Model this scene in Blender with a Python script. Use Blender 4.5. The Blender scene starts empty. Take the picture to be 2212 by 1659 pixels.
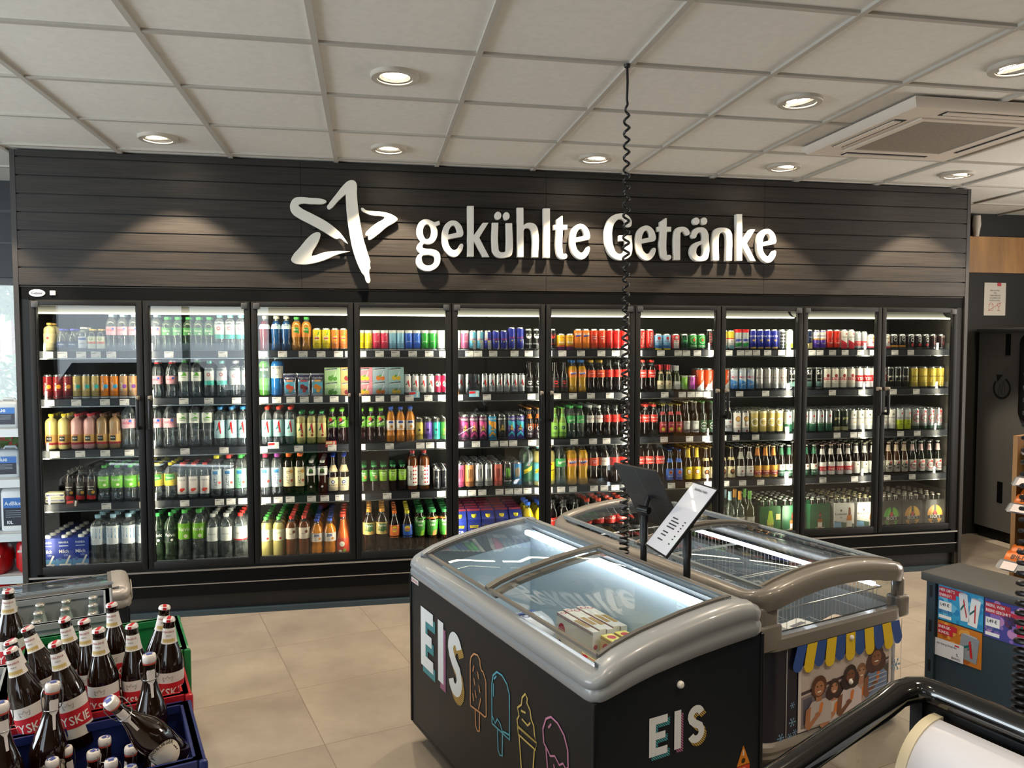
import bpy, bmesh, math, random
from mathutils import Vector, Matrix
random.seed(7)
S = bpy.context.scene
COL = S.collection
# ---------------------------------------------------------------- camera
cam = bpy.data.objects.new('camera', bpy.data.cameras.new('camera')); COL.objects.link(cam); S.camera = cam
cam.data.sensor_width = 36; cam.data.lens = 1652.433/2212*36; cam.data.clip_start = .05
def cam_axes(ya, pi, ro):
    f = Vector((math.sin(ya)*math.cos(pi), math.cos(ya)*math.cos(pi), math.sin(pi))); r = Vector((math.cos(ya), -math.sin(ya), 0)); u = r.cross(f)
    return r*math.cos(ro)+u*math.sin(ro), u*math.cos(ro)-r*math.sin(ro), f
_r, _u, _f = cam_axes(.18464, -.04881, -.00111)
cam.matrix_world = Matrix(((_r.x, _u.x, -_f.x, 1.9691), (_r.y, _u.y, -_f.y, -4.9842), (_r.z, _u.z, -_f.z, 1.6784), (0, 0, 0, 1)))
# ---------------------------------------------------------------- render look
S.view_settings.view_transform = 'Standard'; S.view_settings.look = 'None'; S.view_settings.gamma = 1; S.view_settings.use_curve_mapping = False
S.view_settings.exposure = 0.1
S.cycles.max_bounces = 7; S.cycles.diffuse_bounces = 4; S.cycles.glossy_bounces = 4; S.cycles.transmission_bounces = 4; S.cycles.transparent_max_bounces = 20
S.cycles.caustics_reflective = False; S.cycles.caustics_refractive = False; S.cycles.sample_clamp_indirect = 6; S.cycles.use_denoising = True; S.cycles.blur_glossy = .5
# ---------------------------------------------------------------- light levels
SPOT_W, SPOT_WALL_W = 46, 120        # ceiling downlights, wall washers
DAY_LEFT, DAY_FRONT, FILL_FAR = 200, 90, 110      # daylight through the windows; the last is an added fill light
LED_SHELF, LED_CANOPY, LED_CHEST = 75, 16, 9
WARM = (1, .80, .58); COOL = (.84, .94, 1)
W = bpy.data.worlds.new('sky'); S.world = W; W.use_nodes = True
bg = W.node_tree.nodes['Background']; bg.inputs[0].default_value = (.8, .9, 1, 1); bg.inputs[1].default_value = 1.6
def light(kind, loc, energy, color, **kw):
    l = bpy.data.lights.new('lamp_light', kind); l.energy = energy; l.color = color
    o = bpy.data.objects.new('lamp_light', l); COL.objects.link(o); o.location = loc
    for k, v in kw.items():
        if k == 'rot': o.rotation_euler = v
        elif k == 'parent': o.parent = v
        else: setattr(l, k, v)
    return o
# daylight at the shop windows: one beside the shop on the window side, one outside the front wall behind the viewer; then an added fill with no window
light('AREA', (-3.0, -3.2, 1.6), DAY_LEFT, COOL, rot=(0, -math.pi/2, 0), shape='RECTANGLE', size=2.0, size_y=3.6)
light('AREA', (-1.9, -12.5, 2.2), DAY_FRONT, COOL, rot=(math.pi/2, 0, 0), shape='RECTANGLE', size=5.0, size_y=4.0)
light('AREA', (8.4, -1.25, 1.5), FILL_FAR, (1, .93, .84), rot=(0, math.pi/2, 0), shape='RECTANGLE', size=2.2, size_y=1.5)  # added fill light out of view at the solid right wall
# ---------------------------------------------------------------- materials
def lin(h):
    h = h.lstrip('#'); c = [int(h[i:i+2], 16)/255 for i in (0, 2, 4)]
    return tuple(x/12.92 if x <= .04045 else ((x+.055)/1.055)**2.4 for x in c)+(1,)
_M = {}
def M(h, rough=.5, metal=0, coat=0, spec=.5):
    k = (h, rough, metal, coat, spec)
    if k not in _M:
        m = bpy.data.materials.new('paint'); m.use_nodes = True; p = m.node_tree.nodes['Principled BSDF']
        p.inputs['Base Color'].default_value = lin(h); p.inputs['Roughness'].default_value = rough; p.inputs['Metallic'].default_value = metal
        p.inputs['Coat Weight'].default_value = coat; p.inputs['Specular IOR Level'].default_value = spec
        _M[k] = m
    return _M[k]
def new_mat(name):
    m = bpy.data.materials.new(name); m.use_nodes = True; nt = m.node_tree; nt.nodes.clear()
    o = nt.nodes.new('ShaderNodeOutputMaterial'); return m, nt, o
def nd(nt, t, **kw):
    n = nt.nodes.new(t)
    for k, v in kw.items():
        if isinstance(k, str) and k.startswith('i_'): n.inputs[int(k[2:])].default_value = v
        else: setattr(n, k, v)
    return n
def glow(h, st):
    k = ('glow', h, st)
    if k not in _M:
        m, nt, o = new_mat('lamp_glow'); e = nd(nt, 'ShaderNodeEmission'); e.inputs[0].default_value = lin(h); e.inputs[1].default_value = st
        nt.links.new(e.outputs[0], o.inputs[0]); _M[k] = m
    return _M[k]
def clear(tint, fmin, rough=.03, ior=1.45, gloss='#ffffff'):
    """thin transparent sheet: tinted see-through with a Fresnel gloss"""
    k = ('clear', tint, fmin, rough, ior)
    if k not in _M:
        m, nt, o = new_mat('clear_sheet'); t = nd(nt, 'ShaderNodeBsdfTransparent'); t.inputs[0].default_value = lin(tint)
        g = nd(nt, 'ShaderNodeBsdfGlossy'); g.inputs['Roughness'].default_value = rough; g.inputs[0].default_value = lin(gloss)
        f = nd(nt, 'ShaderNodeFresnel'); f.inputs[0].default_value = ior
        a = nd(nt, 'ShaderNodeMath', operation='ADD'); a.inputs[1].default_value = fmin; a.use_clamp = True
        x = nd(nt, 'ShaderNodeMixShader'); L = nt.links.new
        L(f.outputs[0], a.inputs[0]); L(a.outputs[0], x.inputs[0]); L(t.outputs[0], x.inputs[1]); L(g.outputs[0], x.inputs[2]); L(x.outputs[0], o.inputs[0]); _M[k] = m
    return _M[k]
PANE = clear('#f4f8f8', .012, .0, 1.45)
LIDGLASS = clear('#eef4f5', .06, .0, 1.5)
ACRYL = clear('#f4f6fa', .01, .1, 1.3)
def pet_plastic(tint, edge_white):
    """thin bottle plastic: see-through in the middle, whitened towards its outline in place of refracted light, and glossy there"""
    m, nt, o = new_mat('pet_plastic'); t = nd(nt, 'ShaderNodeBsdfTransparent'); t.inputs[0].default_value = lin(tint); d = nd(nt, 'ShaderNodeBsdfDiffuse'); d.inputs[0].default_value = lin(edge_white)
    g = nd(nt, 'ShaderNodeBsdfGlossy'); g.inputs['Roughness'].default_value = .07; lw = nd(nt, 'ShaderNodeLayerWeight'); lw.inputs[0].default_value = .35; L = nt.links.new
    k = nd(nt, 'ShaderNodeMath', operation='MULTIPLY_ADD'); k.inputs[1].default_value = .42; k.inputs[2].default_value = .05; L(lw.outputs['Facing'], k.inputs[0])  # white mixed in at grazing angles stands in for refracted bright surroundings
    a = nd(nt, 'ShaderNodeMixShader'); L(k.outputs[0], a.inputs[0]); L(t.outputs[0], a.inputs[1]); L(d.outputs[0], a.inputs[2])
    f = nd(nt, 'ShaderNodeFresnel'); f.inputs[0].default_value = 1.4; q = nd(nt, 'ShaderNodeMath', operation='ADD'); q.inputs[1].default_value = .05; L(f.outputs[0], q.inputs[0])
    b = nd(nt, 'ShaderNodeMixShader'); L(q.outputs[0], b.inputs[0]); L(a.outputs[0], b.inputs[1]); L(g.outputs[0], b.inputs[2]); L(b.outputs[0], o.inputs[0]); return m
PETC = pet_plastic('#e2eaec', '#dfe6e8')
PETG = pet_plastic('#a8cca8', '#b4d2b4')
PETF = pet_plastic('#c4dcc8', '#c8dccc')
LIQ = dict(straw='#b3a968', strawclear='#cfc48c', amber='#b97a1e', orange='#d8841a', orange2='#cf9a18', redorange='#df6c28', berry='#5c1c24', blue='#174a80', lime='#5a9a3a', cyanblue='#1f70b8',
    cherry='#260d10', black='#120d0d', vanilla='#ead98a', rose='#e8b0a8', cocoa='#ad8a62', yellow='#dcc41c', tea='#1f1008', teaclear='#6a3410', cola='#160a07', brown='#170b05', green='#0d1a0f',
    darkglass='#0b0909', limeglass='#6a862c', oliveglass='#3c4220', whiteglass='#b2b494', amberglass='#4a2608')
def body_mat(k):
    if k == 'clear': return PETC
    if k == 'palegreen': return PETG
    if k in ('faintgreen', 'whiteglass'): return PETF
    return M(LIQ[k], .12, 0, .6)
def tex_mat(name, build):
    m, nt, o = new_mat(name); p = nd(nt, 'ShaderNodeBsdfPrincipled'); nt.links.new(p.outputs[0], o.inputs[0]); build(nt, p); return m
def ramp(nt, src, a, b, p0=.3, p1=.7):
    r = nd(nt, 'ShaderNodeValToRGB'); r.color_ramp.elements[0].color = lin(a); r.color_ramp.elements[1].color = lin(b); r.color_ramp.elements[0].position = p0; r.color_ramp.elements[1].position = p1
    nt.links.new(src, r.inputs[0]); return r.outputs[0]
def coords(nt, scale=(1, 1, 1), rot=(0, 0, 0), loc=(0, 0, 0)):
    c = nd(nt, 'ShaderNodeTexCoord'); m = nd(nt, 'ShaderNodeMapping'); m.inputs['Scale'].default_value = scale; m.inputs['Rotation'].default_value = rot; m.inputs['Location'].default_value = loc
    nt.links.new(c.outputs['Object'], m.inputs[0]); return m.outputs[0]
def noise(nt, vec, scale, detail=4, rough=.6):
    n = nd(nt, 'ShaderNodeTexNoise'); n.inputs['Scale'].default_value = scale; n.inputs['Detail'].default_value = detail; n.inputs['Roughness'].default_value = rough
    nt.links.new(vec, n.inputs[0]); return n.outputs[0]
def grained(a, b, scale, rough=.5, bump=0, p0=.3, p1=.7, spec=.5, rot=(0, 0, 0)):
    def f(nt, p):
        n = noise(nt, coords(nt, scale, rot), 1, 5); nt.links.new(ramp(nt, n, a, b, p0, p1), p.inputs['Base Color']); p.inputs['Roughness'].default_value = rough; p.inputs['Specular IOR Level'].default_value = spec
        if bump:
            bp = nd(nt, 'ShaderNodeBump'); bp.inputs['Strength'].default_value = bump; bp.inputs['Distance'].default_value = .002; nt.links.new(n, bp.inputs['Height']); nt.links.new(bp.outputs[0], p.inputs['Normal'])
    return tex_mat('grain', f)
def floor_mat():
    def f(nt, p):
        L = nt.links.new; v = coords(nt)
        sx = nd(nt, 'ShaderNodeSeparateXYZ'); r = nd(nt, 'ShaderNodeVectorRotate', rotation_type='Z_AXIS'); r.inputs['Angle'].default_value = -.2821; L(v, r.inputs[0]); L(r.outputs[0], sx.inputs[0])
        masks = []; cells = []
        for i, (o, pt) in enumerate(((1.2155, .5951), (-.986, .5885))):
            s = nd(nt, 'ShaderNodeMath', operation='SUBTRACT'); s.inputs[1].default_value = o; L(sx.outputs[i], s.inputs[0])
            d = nd(nt, 'ShaderNodeMath', operation='DIVIDE'); d.inputs[1].default_value = pt; L(s.outputs[0], d.inputs[0])
            w = nd(nt, 'ShaderNodeMath', operation='PINGPONG'); w.inputs[1].default_value = .5; L(d.outputs[0], w.inputs[0])
            g = nd(nt, 'ShaderNodeMath', operation='LESS_THAN'); g.inputs[1].default_value = .0032; L(w.outputs[0], g.inputs[0]); masks.append(g)
            fl = nd(nt, 'ShaderNodeMath', operation='FLOOR'); L(d.outputs[0], fl.inputs[0]); cells.append(fl)
        mx = nd(nt, 'ShaderNodeMath', operation='MAXIMUM'); L(masks[0].outputs[0], mx.inputs[0]); L(masks[1].outputs[0], mx.inputs[1])
        cc = nd(nt, 'ShaderNodeCombineXYZ'); L(cells[0].outputs[0], cc.inputs[0]); L(cells[1].outputs[0], cc.inputs[1])
        wn = nd(nt, 'ShaderNodeTexWhiteNoise', noise_dimensions='2D'); L(cc.outputs[0], wn.inputs['Vector'])
        ad = nd(nt, 'ShaderNodeVectorMath', operation='MULTIPLY_ADD'); ad.inputs[1].default_value = (9, 9, 9); L(wn.outputs['Color'], ad.inputs[0]); L(v, ad.inputs[2])
        n = noise(nt, ad.outputs[0], 2.6, 6, .62); base = ramp(nt, n, '#7b736b', '#989083', .3, .72)
        m1 = nd(nt, 'ShaderNodeMix', data_type='RGBA'); m1.inputs['B'].default_value = lin('#6a5f54'); L(mx.outputs[0], m1.inputs['Factor']); L(base, m1.inputs['A']); L(m1.outputs['Result'], p.inputs['Base Color'])
        p.inputs['Roughness'].default_value = .42
    return tex_mat('floor_tiles', f)
# ---------------------------------------------------------------- mesh builder
class MB:
    def __init__(s): s.v = []; s.f = []; s.mi = []; s.mats = []
    def m(s, mat):
        if mat not in s.mats: s.mats.append(mat)
        return s.mats.index(mat)
    def add(s, vs, fs, mat):
        b = len(s.v); s.v += [tuple(p) for p in vs]; i = s.m(mat)
        for f in fs: s.f.append([b+k for k in f]); s.mi.append(i)
        return s
    def box(s, x0, x1, y0, y1, z0, z1, mat, skip=()):
        v = [(x0, y0, z0), (x1, y0, z0), (x1, y1, z0), (x0, y1, z0), (x0, y0, z1), (x1, y0, z1), (x1, y1, z1), (x0, y1, z1)]
        F = dict(b=(0, 3, 2, 1), t=(4, 5, 6, 7), f=(0, 1, 5, 4), r=(1, 2, 6, 5), k=(2, 3, 7, 6), l=(3, 0, 4, 7))
        return s.add(v, [F[k] for k in F if k not in skip], mat)
    def rbox(s, x0, x1, y0, y1, z0, z1, mat, r=.01, seg=2):
        bm = bmesh.new(); bmesh.ops.create_cube(bm, size=1)
        for q in bm.verts: q.co = Vector(((x0+x1)/2+q.co.x*(x1-x0), (y0+y1)/2+q.co.y*(y1-y0), (z0+z1)/2+q.co.z*(z1-z0)))
        bmesh.ops.bevel(bm, geom=bm.edges[:], offset=r, segments=seg, profile=.5, affect='EDGES')
        bm.verts.index_update(); s.add([q.co[:] for q in bm.verts], [[q.index for q in f.verts] for f in bm.faces], mat); bm.free(); return s
    def lathe(s, prof, seg, mat, c=(0, 0, 0), capb=True, capt=True, sq=0, mats=None):
        """prof [(r,z)]; mats optional material per band; sq > 0 squares the section"""
        rings = []
        for r, z in prof:
            ring = []
            for i in range(seg):
                a = 2*math.pi*i/seg; cx, cy = math.cos(a), math.sin(a); k = 1
                if sq: k = (abs(cx)**(2+sq)+abs(cy)**(2+sq))**(-1/(2+sq))
                ring.append((c[0]+r*k*cx, c[1]+r*k*cy, c[2]+z))
            rings.append(ring)
        b = len(s.v)
        for ring in rings: s.v += ring
        for j in range(len(prof)-1):
            mi = s.m(mats[j] if mats else mat)
            for i in range(seg):
                k = (i+1) % seg; s.f.append([b+j*seg+i, b+j*seg+k, b+(j+1)*seg+k, b+(j+1)*seg+i]); s.mi.append(mi)
        if capb: s.f.append([b+i for i in range(seg)][::-1]); s.mi.append(s.m(mats[0] if mats else mat))
        if capt: s.f.append([b+(len(prof)-1)*seg+i for i in range(seg)]); s.mi.append(s.m(mats[-1] if mats else mat))
        return s
    def tube(s, pts, r, mat, seg=8, closed=False, flat=1):
        P = [Vector(p) for p in pts]; n = len(P); b = len(s.v); up = None
        for i in range(n):
            t = (P[(i+1) % n]-P[i-1]) if closed else (P[min(i+1, n-1)]-P[max(i-1, 0)])
            t.normalize()
            if up is None: up = Vector((0, 0, 1)) if abs(t.z) < .9 else Vector((1, 0, 0))
            a = (up-t*up.dot(t)).normalized(); up = a; w = t.cross(a)
            for j in range(seg):
                q = 2*math.pi*j/seg; s.v.append(tuple(P[i]+a*(r*math.cos(q)*flat)+w*(r*math.sin(q))))
        mi = s.m(mat)
        for i in range(n if closed else n-1):
            for j in range(seg):
                k = (j+1) % seg; i2 = (i+1) % n; s.f.append([b+i*seg+j, b+i*seg+k, b+i2*seg+k, b+i2*seg+j]); s.mi.append(mi)
        if not closed:
            s.f.append([b+j for j in range(seg)][::-1]); s.mi.append(mi); s.f.append([b+(n-1)*seg+j for j in range(seg)]); s.mi.append(mi)
        return s
    def loft(s, rings, mat, closed=True, caps=True):
        n = len(rings[0]); b = len(s.v); mi = s.m(mat)
        for r in rings: s.v += [tuple(p) for p in r]
        for i in range(len(rings)-1):
            for j in range(n if closed else n-1):
                k = (j+1) % n; s.f.append([b+i*n+j, b+i*n+k, b+(i+1)*n+k, b+(i+1)*n+j]); s.mi.append(mi)
        if caps and closed:
            s.f.append([b+j for j in range(n)][::-1]); s.mi.append(mi); s.f.append([b+(len(rings)-1)*n+j for j in range(n)]); s.mi.append(mi)
        return s
    def prism(s, poly, d0, d1, mat, ax='y'):
        """polygon in the plane across axis ax, pulled from d0 to d1"""
        mp = {'y': lambda p, d: (p[0], d, p[1]), 'x': lambda p, d: (d, p[0], p[1]), 'z': lambda p, d: (p[0], p[1], d)}[ax]
        return s.loft([[mp(p, d0) for p in poly], [mp(p, d1) for p in poly]], mat)
def link(name, me, parent=None):
    o = bpy.data.objects.new(name, me); COL.objects.link(o)
    if parent: o.parent = parent
    return o
def make_mesh(name, mb, smooth=40):
    me = bpy.data.meshes.new(name); me.from_pydata(mb.v, [], mb.f)
    for m in mb.mats: me.materials.append(m)
    me.polygons.foreach_set('material_index', mb.mi)
    if smooth:
        bm = bmesh.new(); bm.from_mesh(me); bmesh.ops.recalc_face_normals(bm, faces=bm.faces) if smooth > 0 else None; bm.to_mesh(me); bm.free()
        me.polygons.foreach_set('use_smooth', [True]*len(me.polygons)); me.set_sharp_from_angle(angle=math.radians(abs(smooth)))
    me.update(); return me
def obj(name, mb, parent=None, smooth=40): return link(name, make_mesh(name, mb, smooth), parent)
def tag(o, label, cat, group=None):
    o['label'] = label; o['category'] = cat
    if group: o['group'] = group
    return o
def thing(name, label, cat, loc=(0, 0, 0), rz=0, group=None):
    o = bpy.data.objects.new(name, None); COL.objects.link(o); o.location = loc; o.rotation_euler = (0, 0, rz); o.empty_display_size = .05
    return tag(o, label, cat, group)
def struct(name, mb, smooth=40):
    o = obj(name, mb, None, smooth); o['kind'] = 'structure'; return o
def dup(root, kids=None):
    """copy of a thing with copies of its parts and sub-parts"""
    r = root.copy(); COL.objects.link(r)
    for ch in root.children:
        if kids is not None and ch.name.split('.')[0] not in kids: continue
        c = ch.copy(); COL.objects.link(c); c.parent = r
        for g in ch.children: d = g.copy(); COL.objects.link(d); d.parent = c
    return r
# ---------------------------------------------------------------- lettering
CH = "ABCDEFGHIJKLMNOPQRSTUVWXYZabcdefghijklmnopqrstuvwxyz0123456789ÄÖÜäöüéß€.,'!%-:/+&°"
GL = {}
def prep_glyphs():
    tmp = []
    for w, off in ((0, 0), (1, .018)):
        for c in CH:
            cu = bpy.data.curves.new('g', 'FONT'); cu.body = c; cu.resolution_u = 2; cu.offset = off; cu.size = 1/.73
            o = bpy.data.objects.new('g', cu); COL.objects.link(o); tmp.append((w, c, o))
    bpy.context.view_layer.update(); dg = bpy.context.evaluated_depsgraph_get()
    for w, c, o in tmp:
        e = o.evaluated_get(dg); me = e.to_mesh(); vs = [(v.co.x, v.co.y) for v in me.vertices]; fs = [list(p.vertices) for p in me.polygons]; e.to_mesh_clear()
        x0 = min(v[0] for v in vs); x1 = max(v[0] for v in vs); GL[(w, c)] = ([(a-x0, b) for a, b in vs], fs, x1-x0)
    for w, c, o in tmp:
        cu = o.data; bpy.data.objects.remove(o); bpy.data.curves.remove(cu)
prep_glyphs()
def text2d(s, size, bold=1, align='c', sx=1, gap=.1):
    vs, fs, x = [], [], 0
    for c in s:
        if c == ' ': x += .32; continue
        g = GL.get((bold, c))
        if not g: continue
        b = len(vs); vs += [(x+p[0], p[1]) for p in g[0]]; fs += [[b+i for i in f] for f in g[1]]; x += g[2]+gap
    w = (x-gap)*size*sx; o = {'c': -w/2, 'l': 0, 'r': -w}[align]
    return [(p[0]*size*sx+o, p[1]*size) for p in vs], fs, w
def put_text(mb, s, size, mp, mat, x=0, y=0, rot=0, **kw):
    """flat lettering; mp maps (x, y) of the lettering plane to 3-D"""
    vs, fs, w = text2d(s, size, **kw); c, n = math.cos(math.radians(rot)), math.sin(math.radians(rot))
    mb.add([mp(x+a*c-b*n, y+a*n+b*c) for a, b in vs], fs, mat); return w
def ribbon(pts, w, closed=False):
    """2-D stroke of width w along a polyline -> verts, faces"""
    n = len(pts); vs = []; P = [Vector(p) for p in pts]
    for i in range(n):
        a = P[i-1] if (i or closed) else P[i]; b = P[(i+1) % n] if (i < n-1 or closed) else P[i]
        t = (b-a).normalized() if (b-a).length else Vector((1, 0)); q = Vector((-t.y, t.x))*w/2; vs += [tuple(P[i]+q), tuple(P[i]-q)]
    return vs, [[2*i, 2*i+1, 2*((i+1) % n)+1, 2*((i+1) % n)] for i in range(n if closed else n-1)]
def arc(cx, cy, r, a0, a1, n=8, ry=None): return [(cx+r*math.cos(math.radians(a0+(a1-a0)*i/n)), cy+(ry or r)*math.sin(math.radians(a0+(a1-a0)*i/n))) for i in range(n+1)]
def disc2d(cx, cy, r, seg=20, rings=2, ry=None):
    vs = [(cx, cy)]; fs = []
    for k in range(1, rings+1):
        for i in range(seg): a = 2*math.pi*i/seg; vs.append((cx+r*k/rings*math.cos(a), cy+(ry or r)*k/rings*math.sin(a)))
    for i in range(seg): fs.append([0, 1+i, 1+(i+1) % seg])
    for k in range(rings-1):
        for i in range(seg): j = (i+1) % seg; fs.append([1+k*seg+i, 1+(k+1)*seg+i, 1+(k+1)*seg+j, 1+k*seg+j])
    return vs, fs
def star2d(cx, cy, r, k=.42):
    vs = [(cx, cy)]+[(cx+(r if i % 2 == 0 else r*k)*math.sin(math.pi*i/5), cy+(r if i % 2 == 0 else r*k)*math.cos(math.pi*i/5)) for i in range(10)]
    return vs, [[0, 1+i, 1+(i+1) % 10] for i in range(10)]
def quad2d(p, nx=6):
    vs = []
    for i in range(nx+1):
        t = i/nx; vs += [(p[0][0]*(1-t)+p[1][0]*t, p[0][1]*(1-t)+p[1][1]*t), (p[3][0]*(1-t)+p[2][0]*t, p[3][1]*(1-t)+p[2][1]*t)]
    return vs, [[2*i, 2*i+2, 2*i+3, 2*i+1] for i in range(nx)]
def curve_solid(contours, y0, y1, bevel, mat, name, parent):
    """raised lettering: smooth 2-D outlines (x, z) with holes, standing between y0 (back) and y1 (front)"""
    cu = bpy.data.curves.new('c', 'CURVE'); cu.dimensions = '2D'; cu.fill_mode = 'BOTH'; cu.extrude = (y0-y1)/2-bevel; cu.bevel_depth = bevel; cu.bevel_resolution = 2; cu.resolution_u = 6
    for ct in contours:
        sp = cu.splines.new('BEZIER'); sp.bezier_points.add(len(ct)-1); sp.use_cyclic_u = True
        for b, p in zip(sp.bezier_points, ct):
            b.co = (p[0], p[1], 0); h = 'VECTOR' if len(p) > 2 else 'AUTO'; b.handle_left_type = h; b.handle_right_type = h
    o = bpy.data.objects.new('c', cu); COL.objects.link(o); bpy.context.view_layer.update(); e = o.evaluated_get(bpy.context.evaluated_depsgraph_get()); me0 = e.to_mesh()
    mb = MB(); mb.add([(v.co.x, (y0+y1)/2-v.co.z, v.co.y) for v in me0.vertices], [list(p.vertices) for p in me0.polygons], mat); e.to_mesh_clear(); bpy.data.objects.remove(o); bpy.data.curves.remove(cu)
    return obj(name, mb, parent, 35)
ORD = 'first second third fourth fifth sixth seventh eighth ninth tenth eleventh twelfth thirteenth fourteenth fifteenth sixteenth'.split()
NUM = 'none one two three four five six seven eight nine ten eleven twelve thirteen fourteen'.split()
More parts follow.
